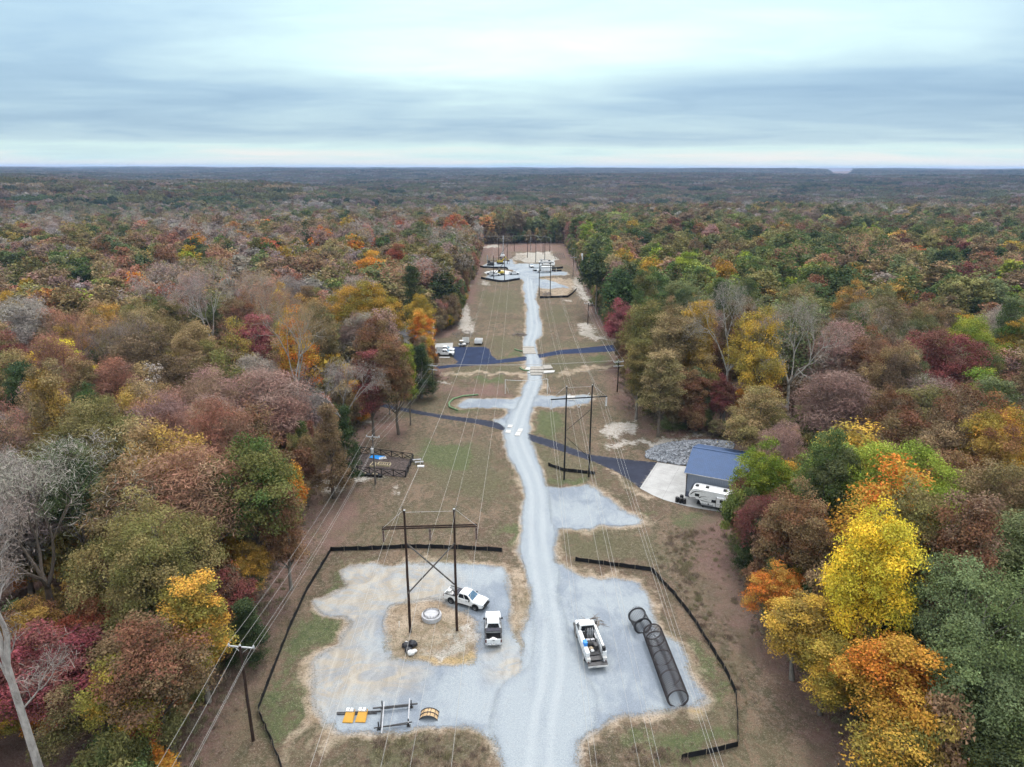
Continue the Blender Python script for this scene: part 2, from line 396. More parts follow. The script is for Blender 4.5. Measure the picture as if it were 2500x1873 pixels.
ground_me = mesh_np('ground', np.c_[GP, gz], gf, smooth=True)
clear_sd = sdf(GP, CLEAR)
grav_sd = gravel_sd(warp(GP, .5))
GPW = warp(GP)
def masks(polys, soft):
    d = np.full(len(GP), -1e3)
    for p in polys: d = np.maximum(d, sdf(GPW, p))
    return np.clip(.5 + d / (2 * soft * (1 + GP[:, 1].clip(0, 500) / 220)), 0, 1)
green = masks([
    poly(Z1, [(560, 390), (620, 300), (700, 205), (880, 180), (800, 218), (700, 270), (735, 330), (650, 425), (560, 420)]),
    poly(Z1, [(300, 700), (480, 540), (600, 580), (700, 640), (690, 760), (560, 800), (400, 890), (330, 960), (240, 1000)]), poly(Z1, [(180, 1010), (330, 960), (330, 1200), (280, 1480), (180, 1480), (120, 1330)]),
    poly(Z1, [(330, 1000), (480, 900), (470, 1100), (560, 1250), (480, 1340), (330, 1480), (260, 1380)]),
    poly(Z3, [(900, 400), (1250, 420), (1300, 560), (1100, 640), (850, 560)]), poly(Z3, [(1480, 1030), (1680, 1010), (1690, 1150), (1580, 1200), (1480, 1120)]),
    poly(Z4, [(185, 330), (400, 330), (420, 470), (330, 570), (170, 520)]), poly(Z4, [(300, 830), (620, 830), (640, 900), (430, 905), (300, 890)]),
    poly(Z5, [(700, 400), (900, 392), (920, 445), (760, 458)]), poly(Z5, [(1440, 245), (1700, 232), (1720, 290), (1480, 298)]),
    poly(Z5, [(860, 262), (980, 228), (1080, 232), (1060, 246), (900, 270)]), poly(Z5, [(560, 590), (740, 605), (700, 640), (560, 625)]),
    poly(Z2, [(1240, 690), (1420, 720), (1560, 960), (1720, 1150), (1720, 1330), (1620, 1200), (1480, 980), (1380, 780)]),
    poly(Z2, [(1000, 1440), (1650, 1370), (1700, 1480), (1350, 1600), (1000, 1560)]),
    poly(Z4, [(1200, 1130), (1700, 1140), (1750, 1230), (1350, 1240)]), poly(Z4, [(1000, 1100), (1060, 1130), (1000, 1180), (960, 1150)])], 2.0)
olive = masks([
    poly(Z1, [(330, 640), (480, 520), (600, 570), (770, 610), (740, 760), (560, 790), (400, 900), (330, 1100), (300, 1480), (200, 1500), (140, 1330), (200, 1000), (280, 750)]),
    poly(Z3, [(800, 380), (1400, 400), (1560, 800), (1500, 900), (900, 760), (820, 620)]),
    poly(Z1, [(700, 1440), (1200, 1400), (1500, 1430), (1750, 1657), (900, 1657)]),
    poly(Z1, [(980, 660), (1230, 660), (1260, 740), (1000, 750)]),
    poly(Z4, [(120, 560), (420, 660), (640, 740), (640, 840), (260, 830)]), poly(Z4, [(345, 1260), (1050, 1270), (1240, 1500), (600, 1480), (480, 1450), (350, 1420)]),
    poly(Z5, [(450, 345), (1080, 285), (1080, 380), (450, 400)]), poly(Z5, [(1180, 265), (1700, 225), (1700, 300), (1180, 380)]),
    poly(Z6, [(520, 760), (960, 740), (1010, 880), (1000, 1000), (560, 980)]), poly(Z6, [(600, 1250), (980, 1250), (960, 1440), (680, 1440)]),
    poly(Z6, [(1240, 900), (1480, 900), (1560, 1100), (1260, 1120)]), poly(Z6, [(1400, 1270), (1980, 1300), (1950, 1340), (1200, 1410), (1160, 1380)])], 3.0)
tan = masks([
    poly(Z1, [(1760, 200), (1900, 235), (1975, 330), (2010, 430), (2030, 600), (2045, 800), (2035, 940), (1940, 940), (1910, 800), (1880, 600), (1835, 400), (1790, 262), (1500, 238), (1000, 225), (1000, 185), (1500, 190)]),
    poly(Z1, [(960, 480), (1280, 460), (1400, 490), (1660, 630), (1660, 920), (960, 920)]), poly(Z1, [(790, 600), (960, 520), (960, 760), (1150, 850), (1640, 780), (1645, 900), (1500, 930), (1050, 885), (800, 880), (740, 780)]),
    poly(Z1, [(350, 930), (480, 830), (600, 790), (560, 860), (470, 960), (460, 1120), (500, 1220), (570, 1290), (560, 1360), (400, 1480), (300, 1657), (200, 1657), (380, 1400)]),
    poly(Z1, [(560, 1370), (1300, 1360), (1700, 1390), (1850, 1600), (1750, 1620), (1600, 1430), (1200, 1420), (800, 1450), (600, 1480), (400, 1600)]),
    poly(Z2, [(440, 150), (560, 220), (720, 260), (900, 290), (1060, 330), (1060, 350), (900, 340), (560, 270)]),
    poly(Z2, [(1050, 350), (1150, 400), (1200, 640), (1280, 700), (1420, 800), (1560, 1100), (1560, 1200), (1480, 1290), (1200, 1330), (800, 1430), (620, 1540), (540, 1620), (600, 1470), (850, 1330), (1280, 1240), (1520, 1160), (1400, 1000), (1330, 800), (1140, 650)]),
    poly(Z4, [(660, 940), (980, 1150), (1090, 1230), (900, 1260), (400, 1245), (880, 1215), (960, 1190)]),
    poly(Z4, [(640, 730), (800, 790), (990, 945), (1200, 1030), (1180, 1050), (960, 970), (780, 820)]),
    poly(Z5, [(1010, 400), (1090, 400), (1040, 500), (990, 520)]), poly(Z5, [(1070, 620), (1140, 620), (1130, 780), (1060, 760)]),
    poly(Z5, [(450, 350), (1080, 355), (1080, 385), (450, 370)]), poly(Z5, [(1240, 355), (1680, 300), (1680, 330), (1240, 380)]),
    poly(Z3, [(1590, 700), (1680, 900), (1700, 1100), (1720, 1400), (1650, 1300), (1650, 950)]),
    poly(Z6, [(1140, 610), (1500, 615), (1620, 660), (1560, 740), (1500, 810), (1300, 815), (1190, 805), (1150, 700)]),
    poly(Z6, [(1150, 900), (1200, 900), (1230, 1200), (1150, 1330), (1120, 1330), (1200, 1150)])], 1.2)
pale = masks([
    poly(Z4, [(680, 480), (780, 410), (960, 385), (930, 470), (830, 550), (720, 540)]),
    poly(Z4, [(700, 595), (900, 560), (1080, 530), (1560, 505), (1590, 525), (1250, 550), (880, 610), (780, 640)]),
    poly(Z6, [(300, 960), (400, 870), (440, 1000), (460, 1200), (350, 1200), (270, 1100)]), poly(Z6, [(1580, 1110), (1740, 1100), (1800, 1220), (1900, 1280), (1760, 1280), (1620, 1200)]),
    poly(Z6, [(1540, 600), (1640, 650), (1760, 900), (1640, 860), (1560, 700)]), poly(Z6, [(370, 690), (450, 700), (430, 730), (370, 720)]), poly(Z6, [(540, 640), (640, 640), (620, 690), (540, 680)]),
    poly(Z6, [(930, 340), (1310, 325), (1320, 410), (940, 415)]), poly(Z6, [(530, 262), (760, 252), (760, 280), (530, 285)]), poly(Z6, [(1420, 845), (1530, 845), (1530, 870), (1430, 865)]),
    poly(Z3, [(90, 760), (230, 660), (310, 700), (280, 760), (180, 830)]), poly(Z3, [(300, 680), (600, 690), (560, 710), (340, 712)]), poly(Z3, [(640, 785), (710, 795), (680, 808)]),
    poly(Z3, [(430, 250), (530, 248), (520, 270), (440, 275)]), poly(Z3, [(0, 190), (150, 90), (150, 150), (40, 260)]),
    poly(Z1, [(1270, 770), (1640, 660), (1660, 720), (1400, 850), (1260, 830)]),
    poly(Z5, [(440, 420), (530, 415), (520, 440), (450, 440)])], 1.6)
clay = masks([
    poly(Z1, [(1240, 840), (1640, 800), (1645, 900), (1500, 932), (1250, 905)]), poly(Z1, [(1930, 890), (2035, 890), (2035, 940), (1945, 945)]), poly(Z1, [(1590, 215), (1690, 215), (1670, 240), (1600, 240)]),
    poly(Z1, [(700, 245), (780, 245), (770, 270), (700, 275)]), poly(Z1, [(480, 1230), (570, 1220), (570, 1260), (520, 1280)]), poly(Z2, [(1300, 1250), (1520, 1190), (1500, 1260), (1320, 1290)])], 1.0)
litter = np.clip(1 - (clear_sd - 1.0) / np.where((GP[:, 0] > 0) & (GP[:, 1] < 110), 13.0, 10.0), 0, 1) * (1 - .6 * np.clip(pale, 0, 1))
litter = np.maximum(litter, masks([poly(Z6, [(480, 235), (1520, 235), (1500, 320), (930, 330), (880, 400), (700, 415), (520, 390)]), poly(Z6, [(1300, 300), (1540, 300), (1540, 470), (1340, 470)]), poly(Z6, [(360, 540), (560, 520), (540, 640), (470, 760), (420, 900), (330, 850)]), poly(Z3, [(360, 240), (700, 200), (800, 300), (760, 420), (400, 400), (360, 320)]), poly(Z3, [(20, 900), (400, 720), (520, 900), (300, 1200), (0, 1400)]),
                                   poly(Z4, [(960, 400), (1150, 380), (1500, 500), (1000, 520), (900, 490)]), poly(Z5, [(450, 450), (900, 450), (980, 480), (930, 520), (600, 530), (450, 480)])], 4.0) * .92)
dust = np.clip(1 + grav_sd / 1.6, 0, 1)
edge_soil = np.clip(1 + grav_sd / (2.6 + 1.6 * fbm(GP[:, 0] * .12, GP[:, 1] * .12, 21)).clip(.8, 6), 0, 1)
for nm, ar in (('m_green', green), ('m_olive', olive), ('m_tan', np.maximum(tan, edge_soil * .9)), ('m_pale', pale), ('m_clay', clay), ('m_litter', litter), ('m_dust', dust)):
    fattr(ground_me, nm, ar)

def mat_ground():
    m, nt = mat_new('ground_soil_and_grass'); t = NT(nt); p = t.pos()
    nb = t.noise(p, .09, 4); nm_ = t.noise(p, .45, 5, .6); nf = t.noise(p, 1.7, 5, .7); ng = t.noise(p, 5.0, 4, .75)
    ns = t.noise(p, .5, 5, .62, 1.2, (1, .55, 1))
    def msk(name, k=.55, lo=.42, hi=.62, extra=None):
        a = t.attr(name).outputs['Fac']
        v = t.m('ADD', a, t.m('MULTIPLY', t.m('SUBTRACT', t.m('ADD', t.m('MULTIPLY', nm_, .55), t.m('MULTIPLY', nf, .45)), .5), k * 2.2))
        return t.rng(v, lo, hi)
    base = t.mix(t.rng(nb, .38, .60), (.122, .082, .058), (.19, .132, .092))
    base = t.mix(t.rng(ns, .4, .62), base, (.088, .076, .046))
    base = t.mix(t.m('MULTIPLY', t.rng(nf, .48, .62), .75), base, (.215, .165, .125))
    c = t.mix(t.m('MULTIPLY', msk('m_olive', .8, .36, .8), .78), base, t.mix(t.rng(nf, .35, .7), (.085, .082, .045), (.155, .138, .085)))
    c = t.mix(t.m('MULTIPLY', msk('m_green', .75, .4, .75), .92), c, t.mix(t.rng(nf, .3, .7), (.06, .088, .036), (.125, .14, .064)))
    lit = t.mix(t.rng(ng, .35, .65), (.135, .074, .064), (.27, .17, .15))
    c = t.mix(t.m('MULTIPLY', msk('m_litter', .55, .35, .8), .88), c, lit)
    tanc = t.mix(t.rng(nm_, .35, .65), (.30, .225, .155), (.46, .37, .28))
    tanc = t.mix(t.m('MULTIPLY', t.rng(ns, .5, .68), .55), tanc, (.15, .12, .08))
    c = t.mix(t.m('MULTIPLY', msk('m_tan', .6, .42, .78), .92), c, tanc)
    c = t.mix(t.m('MULTIPLY', msk('m_clay', .5, .45, .7), .8), c, t.mix(nf, (.42, .28, .12), (.55, .42, .24)))
    c = t.mix(t.m('MULTIPLY', msk('m_pale', .8, .42, .72), .9), c, t.mix(t.rng(nf, .3, .7), (.38, .335, .29), (.6, .56, .51)))
    c = t.mix(t.m('MULTIPLY', msk('m_dust', .5, .5, .95), .6), c, (.36, .365, .365))
    # fine clumps of dead and living grass, clods and litter
    c = t.mix(t.rng(ng, .46, .64, .0, .62), c, (.062, .052, .035))
    n4 = t.noise(p, 7.5, 3, .7, .5); c = t.mix(t.rng(n4, .54, .68, 0, .6), c, (.36, .305, .245))
    gp_ = t.noise(p, .06, 5, .65, 1.0); c = t.mix(t.m('MULTIPLY', t.rng(gp_, .47, .60, 0, .34), t.rng(nf, .36, .6)), c, (.085, .095, .045))
    h = t.m('ADD', t.m('MULTIPLY', ng, .35), t.m('ADD', t.m('MULTIPLY', nf, .8), t.m('MULTIPLY', nm_, .6)))
    t.out(t.princ(c, .95, .08, 0, t.bump(h, .9, .35)))
    return m
ground_me.materials.append(mat_ground())
ground = bpy.data.objects.new('ground', ground_me); COL.objects.link(ground); tag(ground, kind='structure')

# ---- sheets lying on the ground
def sheet(name, sd_fn, bbox, cell, lift, mat, margin=.6):
    xs = np.arange(bbox[0], bbox[1] + cell, cell); ys = np.arange(bbox[2], bbox[3] + cell, cell)
    X, Y = np.meshgrid(xs, ys); P = np.stack([X.ravel(), Y.ravel()], 1)
    d = sd_fn(P); id_ = np.arange(len(P)).reshape(X.shape)
    F = np.stack([id_[:-1, :-1], id_[:-1, 1:], id_[1:, 1:], id_[1:, :-1]], -1).reshape(-1, 4)
    F = F[d[F].max(1) > -margin]
    used = np.unique(F); rm = np.full(len(P), -1); rm[used] = np.arange(len(used))
    V = np.c_[P[used], terrain(P[used, 0], P[used, 1]) + lift]
    me = mesh_np(name, V, rm[F], [mat], True); fattr(me, 'sd', d[used])
    o = bpy.data.objects.new(name, me); COL.objects.link(o); tag(o, kind='structure'); return o, P[used], me
def bb(pg, m=1.5):
    a = np.array(pg); return a[:, 0].min() - m, a[:, 0].max() + m, a[:, 1].min() - m, a[:, 1].max() + m
def crisp_poly(name, pg, lift, mat, sub=1.0, kind='structure'):
    """hard edged slab following the ground, real edge depth"""
    def f(P): return sdf(P, pg)
    return sheet(name, f, bb(pg), .4, lift, mat, .3)

def alpha_edge(t, shader, amp, scale, soft, p):
    sd = t.attr('sd').outputs['Fac']
    n = t.m('SUBTRACT', t.m('ADD', t.m('MULTIPLY', t.noise(p, scale, 5, .65), .6), t.m('MULTIPLY', t.noise(p, scale * 5, 3, .6), .4)), .5)
    g = t.m('MULTIPLY', t.m('SUBTRACT', t.noise(p, 9.0, 2, .6), .5), soft * 4.5)   # loose stones scattered over the edge
    v = t.m('ADD', t.m('ADD', sd, t.m('MULTIPLY', n, amp)), g)
    tr = t.n('ShaderNodeBsdfTransparent'); mx = t.n('ShaderNodeMixShader')
    t.link(t.m('GREATER_THAN', v, 0.0), mx.inputs[0]); t.link(tr.outputs[0], mx.inputs[1]); t.link(shader, mx.inputs[2])
    return mx.outputs[0]
def mat_gravel(name, road=False):
    m, nt = mat_new(name); t = NT(nt); p = t.pos()
    nb = t.noise(p, .11, 4, .6); nm_ = t.noise(p, .5, 5, .62, .8); nf = t.noise(p, 7, 4, .7); ns = t.noise(p, .42, 5, .6, 1.6, (1, .42, 1))
    blue = t.mix(t.rng(nf, .3, .7), (.185, .215, .26), (.265, .30, .345))
    pale = t.mix(t.rng(nf, .3, .7), (.28, .315, .345), (.365, .40, .425))
    c = t.mix(t.rng(t.m('ADD', t.m('MULTIPLY', nb, .6), t.m('MULTIPLY', ns, .4)), .40, .58) if not road else t.rng(t.noise(p, .25, 5, .6, .3, (1, .2, 1)), .2, .5), blue, pale)
    sd = t.attr('sd').outputs['Fac']
    if road:
        # wheel tracks packed pale, loose stone on the crown and the shoulders
        u = t.attr('across').outputs['Fac']
        trk = t.rng(t.m('ABSOLUTE', t.m('SUBTRACT', t.m('ABSOLUTE', u), .95)), .15, .75, 1, 0)
        wob = t.rng(t.noise(p, .35, 4, .6, 0, (1, .25, 1)), .2, .55)
        c = t.mix(t.m('MULTIPLY', t.m('MULTIPLY', trk, wob), .5), c, (.41, .44, .46))
        c = t.mix(t.m('MULTIPLY', t.rng(sd, .2, 1.3, 1, 0), t.rng(nm_, .4, .6, 0, .35)), c, blue)
    else:
        tr = t.attr('tan').outputs['Fac']
        sw = t.noise(p, .33, 6, .66, 2.2, (.55, 1.1, 1))
        c = t.mix(t.m('MULTIPLY', tr, t.rng(sw, .38, .58, .35, 1)), c, t.mix(t.rng(ns, .35, .65), (.34, .295, .235), (.44, .395, .33)))
        # looping tyre scrapes
        wv = t.n('ShaderNodeTexWave'); wv.wave_type = 'RINGS'; wv.rings_direction = 'Z'
        mp = t.n('ShaderNodeMapping'); mp.inputs['Location'].default_value = (9, -62, 0); t.link(p, mp.inputs[0]); t.link(mp.outputs[0], wv.inputs[0])
        wv.inputs['Scale'].default_value = .55; wv.inputs['Distortion'].default_value = 5; wv.inputs['Detail'].default_value = 4; wv.inputs['Detail Scale'].default_value = .6
        c = t.mix(t.m('MULTIPLY', t.rng(wv.outputs['Fac'], .5, .95), t.rng(nb, .42, .62, 0, .22)), c, (.385, .41, .425))
        c = t.mix(t.m('MULTIPLY', t.rng(t.noise(p, .23, 3), .6, .7), t.rng(nm_, .4, .65, 0, .35)), c, (.26, .29, .32))
    c = t.mix(t.rng(t.noise(p, .9, 6, .7, .6), .55, .78, 0, .35), c, (.30, .28, .25))
    c = t.mix(t.rng(t.noise(p, 16, 3, .75), .42, .7, 0, .42), c, (.11, .125, .145))
    b = t.princ(c, .92, .12, 0, t.bump(t.m('ADD', nf, t.m('MULTIPLY', nm_, .7)), .5, .12))
    t.out(alpha_edge(t, b, 2.6 if not road else 1.9, .7, .55, p))
    return m
MAT_GRAVEL = mat_gravel('blue_grey_crushed_stone'); MAT_ROAD = mat_gravel('packed_gravel_track', True)
def pad(name, pg, cell=.45, isle=None, lift=.035, tanpolys=()):
    def f(P):
        d = sdf(P, pg)
        if isle is not None:
            e = sdf(P, isle); d = np.minimum(d, np.where(e > -900, -e, 1e3))
        return d
    o, P, me = sheet(name, lambda Q: f(warp(Q, .55)), bb(pg, 3), cell, lift, MAT_GRAVEL, 1.0)
    tn = np.zeros(len(P))
    for q in tanpolys: tn = np.maximum(tn, np.clip(.7 + sdf(P, q) / 4.0, 0, 1))
    fattr(me, 'tan', tn); return o
pad('gravel_pad', PAD_LEFT, .4, ISLE, tanpolys=[poly(Z1, [(480, 440), (760, 240), (1250, 240), (1450, 330), (1400, 470), (1000, 520), (860, 600), (800, 860), (900, 920), (1200, 960), (1150, 1060), (700, 1150), (520, 1250), (440, 1100), (480, 900), (640, 780), (700, 600), (480, 560)]),
    poly(Z1, [(1780, 820), (1930, 900), (2080, 960), (1960, 1010), (1800, 980)])])
pad('gravel_pad', PAD_RIGHT, .4, lift=.045)
pad('gravel_pad', PAD_MID, .5, lift=.04)
pad('gravel_pad', PAD_CROSS, .6, lift=.045)
pad('gravel_pad', PAD_FAR, 1.2, lift=.06)
pad('gravel_pad', PAD_FAR2, 1.2, lift=.07)
road_o, RP, road_me = sheet('gravel_road', lambda P: sdf(warp(P, .35), ROAD), bb(ROAD), .5, .06, MAT_ROAD, 1.0)
la = np.array(ROADL); ra = np.array(ROADR)
lx = np.interp(RP[:, 1], la[:, 1], la[:, 0]); rx = np.interp(RP[:, 1], ra[:, 1], ra[:, 0])
wd = np.minimum(rx - lx, 6.0); ctr = (lx + rx) / 2
k_ = np.convolve(np.interp(np.arange(20, 560), RP[:, 1][np.argsort(RP[:, 1])], ctr[np.argsort(RP[:, 1])]), np.ones(9) / 9, 'same')
fattr(road_me, 'across', (RP[:, 0] - np.interp(RP[:, 1], np.arange(24, 556), k_[4:-4])))

def mat_asphalt(name, col):
    m, nt = mat_new(name); t = NT(nt); p = t.pos()
    n = t.noise(p, .3, 5, .6); nf = t.noise(p, 14, 3, .7)
    c = t.mix(t.rng(n, .3, .7), tuple(v * .85 for v in col), tuple(v * 1.2 for v in col))
    c = t.mix(t.rng(nf, .45, .75, 0, .25), c, (.08, .085, .10))
    sd = t.attr('sd').outputs['Fac']
    c = t.mix(t.m('MULTIPLY', t.rng(sd, 0, .8, 1, 0), t.rng(t.noise(p, 1.2, 4), .45, .7, 0, .6)), c, (.22, .19, .16))
    t.out(alpha_edge(t, t.princ(c, .85, .08, 0, t.bump(nf, .3, .02)), .18, 1.5, .08, p)); return m
def mat_concrete():
    m, nt = mat_new('pale_concrete'); t = NT(nt); p = t.pos()
    n = t.noise(p, .5, 5, .6); c = t.mix(t.rng(n, .3, .7), (.35, .345, .335), (.44, .435, .425))
    c = t.mix(t.rng(t.noise(p, 1.2, 6, .7), .55, .8, 0, .4), c, (.28, .27, .25))
    mp = t.n('ShaderNodeMapping'); mp.inputs['Rotation'].default_value = (0, 0, R(24.5)); t.link(p, mp.inputs[0])
    bk = t.n('ShaderNodeTexBrick'); bk.offset = 0; t.link(mp.outputs[0], bk.inputs['Vector']); bk.inputs['Scale'].default_value = 1; bk.inputs['Brick Width'].default_value = 4.2; bk.inputs['Row Height'].default_value = 4.2; bk.inputs['Mortar Size'].default_value = .035
    c = t.mix(t.m('MULTIPLY', bk.outputs['Fac'], .55), c, (.17, .165, .16))
    t.out(alpha_edge(t, t.princ(c, .85, .2, 0, t.bump(t.noise(p, 20, 2), .15, .01)), .04, 2, .05, p)); return m
crisp_poly('asphalt_driveway', DRIVE1, .03, mat_asphalt('dark_asphalt', (.03, .034, .052)))
crisp_poly('asphalt_driveway', DRIVE2, .03, mat_asphalt('blue_black_asphalt', (.02, .031, .07)))
MAT_CONC = mat_concrete()
crisp_poly('concrete_apron', APRON, .05, MAT_CONC); crisp_poly('concrete_apron', APRON2, .05, MAT_CONC)

# ---- far river
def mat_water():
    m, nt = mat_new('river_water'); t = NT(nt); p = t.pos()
    t.out(t.princ((.55, .64, .70), .25, .5, 0, t.bump(t.noise(p, .02, 3), .2, 2))); return m  # pale base colour stands in for bright sky mirrored on the water
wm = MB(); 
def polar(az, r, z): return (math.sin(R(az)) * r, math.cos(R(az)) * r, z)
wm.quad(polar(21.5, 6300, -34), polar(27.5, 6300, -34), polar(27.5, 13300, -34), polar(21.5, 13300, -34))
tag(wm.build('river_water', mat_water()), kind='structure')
# ------------------------------------------------------------------ trees
def mat_leaf():
    m, nt = mat_new('autumn_leaves'); t = NT(nt)
    a = t.attr('tint', 'INSTANCER').outputs['Color']; b = t.attr('tint2', 'INSTANCER').outputs['Color']
    sp = t.n('ShaderNodeSeparateXYZ'); t.link(t.attr('lv').outputs['Vector'], sp.inputs[0])
    c = t.mix(t.rng(sp.outputs[0], .25, .75), a, b)
    hs = t.n('ShaderNodeHueSaturation'); t.link(c, hs.inputs['Color'])
    t.link(t.m('ADD', .485, t.m('MULTIPLY', sp.outputs[1], .03)), hs.inputs['Hue'])
    t.link(t.m('ADD', .50, t.m('MULTIPLY', sp.outputs[2], 1.05)), hs.inputs['Value'])
    d = t.n('ShaderNodeBsdfDiffuse'); t.link(hs.outputs[0], d.inputs[0])
    tr = t.n('ShaderNodeBsdfTranslucent'); t.link(hs.outputs[0], tr.inputs[0])
    mx = t.n('ShaderNodeMixShader'); mx.inputs[0].default_value = .2
    t.link(d.outputs[0], mx.inputs[1]); t.link(tr.outputs[0], mx.inputs[2]); t.out(mx.outputs[0]); return m
def mat_bark():
    m, nt = mat_new('bark'); t = NT(nt); p = t.n('ShaderNodeTexCoord').outputs['Object']
    a = t.attr('bark', 'INSTANCER').outputs['Color']
    n = t.noise(p, 3, 5, .65, 0, (1, 1, .3))
    c = t.mix(t.rng(n, .3, .7, 0, .55), a, (.05, .042, .036))
    t.out(t.princ(c, .9, .1, 0, t.bump(n, .5, .05))); return m
MAT_LEAF, MAT_BARK = mat_leaf(), mat_bark()

def unit(v): return v / np.maximum(np.linalg.norm(v, axis=-1, keepdims=True), 1e-9)
def leaves(rg, P, N, size, aspect, clump, fold=False):
    """rhombic leaf sprays at P with normals N"""
    n = len(P)
    rv = unit(rg.normal(size=(n, 3))); a = unit(np.cross(N, rv)); b = np.cross(N, a)
    s = size * rg.uniform(.6, 1.45, (n, 1))
    s = s * 1.25
    V = np.stack([P + a * s, P - a * s * .8 + b * s * aspect, P - a * s * .8 - b * s * aspect], 1).reshape(-1, 3)
    F = np.arange(3 * n).reshape(n, 3)
    lv = np.stack([clump, rg.uniform(0, 1, n), rg.uniform(0, 1, n) * .62 + np.modf(clump * 7.31)[0] * .38], 1)
    return V, F, lv
def crown_points(rg, kind, H, Rr, ncl, dens, cr):
    """clump centres then leaf points: returns centres, P, N, clump id value"""
    C = []
    tries = 0
    lob = [(unit(rg.normal(size=3)), rg.uniform(.12, .34)) for _ in range(7)]
    if kind == 'cone':
        for i in range(ncl):
            z = rg.uniform(.04, 1) ; w = (1 - z) ** .7 * Rr; a = rg.uniform(0, 6.283); q = math.sqrt(rg.uniform(.25, 1))
            C.append((w * q * math.cos(a), w * q * math.sin(a), H * (.06 + .93 * z)))
    else:
        z0 = {'round': .24, 'tall': .18, 'low': .08, 'spread': .45}[kind]
        # several leaders of unequal height make an uneven crown
        nl = {'round': int(rg.integers(4, 7)), 'tall': int(rg.integers(3, 5)), 'low': 3, 'spread': 3}[kind]
        subs = []; ph = rg.uniform(0, 6.283)
        for i in range(nl):
            a = ph + 6.283 * (i + rg.uniform(-.3, .3)) / max(1, nl - 1); off = 0.12 * Rr if i == 0 else Rr * rg.uniform(.30, .60)
            ht = H if i == 0 else H * (rg.uniform(.74, .99) if kind != 'tall' else rg.uniform(.62, .95)); rs = Rr * (rg.uniform(.52, .66) if i == 0 else rg.uniform(.40, .62)); bs = H * (z0 + rg.uniform(0, .16))
            subs.append((off * math.cos(a), off * math.sin(a), bs, ht, rs))
        wgt = np.array([q[4] ** 2 * (q[3] - q[2]) for q in subs]); wgt /= wgt.sum()
        while len(C) < ncl and tries < 9000:
            tries += 1
            sx, sy, bs, ht, rs = subs[rg.choice(nl, p=wgt)]
            v = rg.normal(size=3); v /= np.linalg.norm(v); q = rg.uniform(.25, 1) ** .5
            if v[2] < -.8: continue
            hz = (ht - bs) / 2
            c = np.array([sx + v[0] * rs * .92 * q, sy + v[1] * rs * .92 * q, bs + hz + v[2] * hz * .93 * q])
            if all(np.linalg.norm((c - np.array(k)) * np.array([1, 1, 1.15])) > cr * 1.15 for k in C): C.append(tuple(c))
    C = np.array(C); P, N, K = [], [], []
    for i, c in enumerate(C):
        r_ = cr * rg.uniform(.6, 1.45) * (1 if kind != 'cone' else .8)
        n = max(12, int(dens * (r_ / cr) ** 2 * rg.choice([.22, .6, 1.0, 1.25], p=[.14, .22, .40, .24])))
        v = unit(rg.normal(size=(n, 3))); v[:, 2] = np.where(v[:, 2] < -.25, -v[:, 2], v[:, 2])
        q = rg.uniform(.25, 1, (n, 1)) ** .45
        p = c + v * q * r_ * np.array([1.05, 1.05, .72])
        p += rg.normal(size=(n, 3)) * .30 * cr
        out = unit(p - np.array([0, 0, H * .45]))
        P.append(p); N.append(unit(v * .65 + out * .30 + np.array([0, 0, .40]) + rg.normal(size=(n, 3)) * .85)); K.append(np.full(n, rg.uniform(0, 1)))
    return C, np.concatenate(P), np.concatenate(N), np.concatenate(K)
def trunk_mesh(rg, H, C, tr, limbs, lean=0., seg=7, fork=.42):
    mb = MB()
    k = 7; path = []
    ox, oy = 0., 0.
    for i in range(k):
        f = i / (k - 1); path.append((ox, oy, H * .8 * f)); ox += rg.normal() * .16 + lean; oy += rg.normal() * .16
    rad = [tr * (1.25 if i == 0 else (1 - .82 * (i / (k - 1)))) for i in range(k)]
    mb.tube(path, rad, seg, False)
    sel = rg.permutation(len(C))[:limbs]
    for j in sel:
        c = C[j]; f = float(np.clip((c[2] / H) - rg.uniform(.18, .34), .12, .74)) ; f = max(f, fork * .5)
        s_ = f / .8 * (k - 1); i0 = int(min(s_, k - 2)); u = s_ - i0
        a = np.array(path[i0]) * (1 - u) + np.array(path[i0 + 1]) * u
        mid = (a + c) / 2 + rg.normal(size=3) * .35 + np.array([0, 0, -.4])
        r0 = tr * (1 - .8 * f) * .5
        mb.tube([a, mid, c], [r0, r0 * .6, r0 * .18], 5, False)
    return mb, path
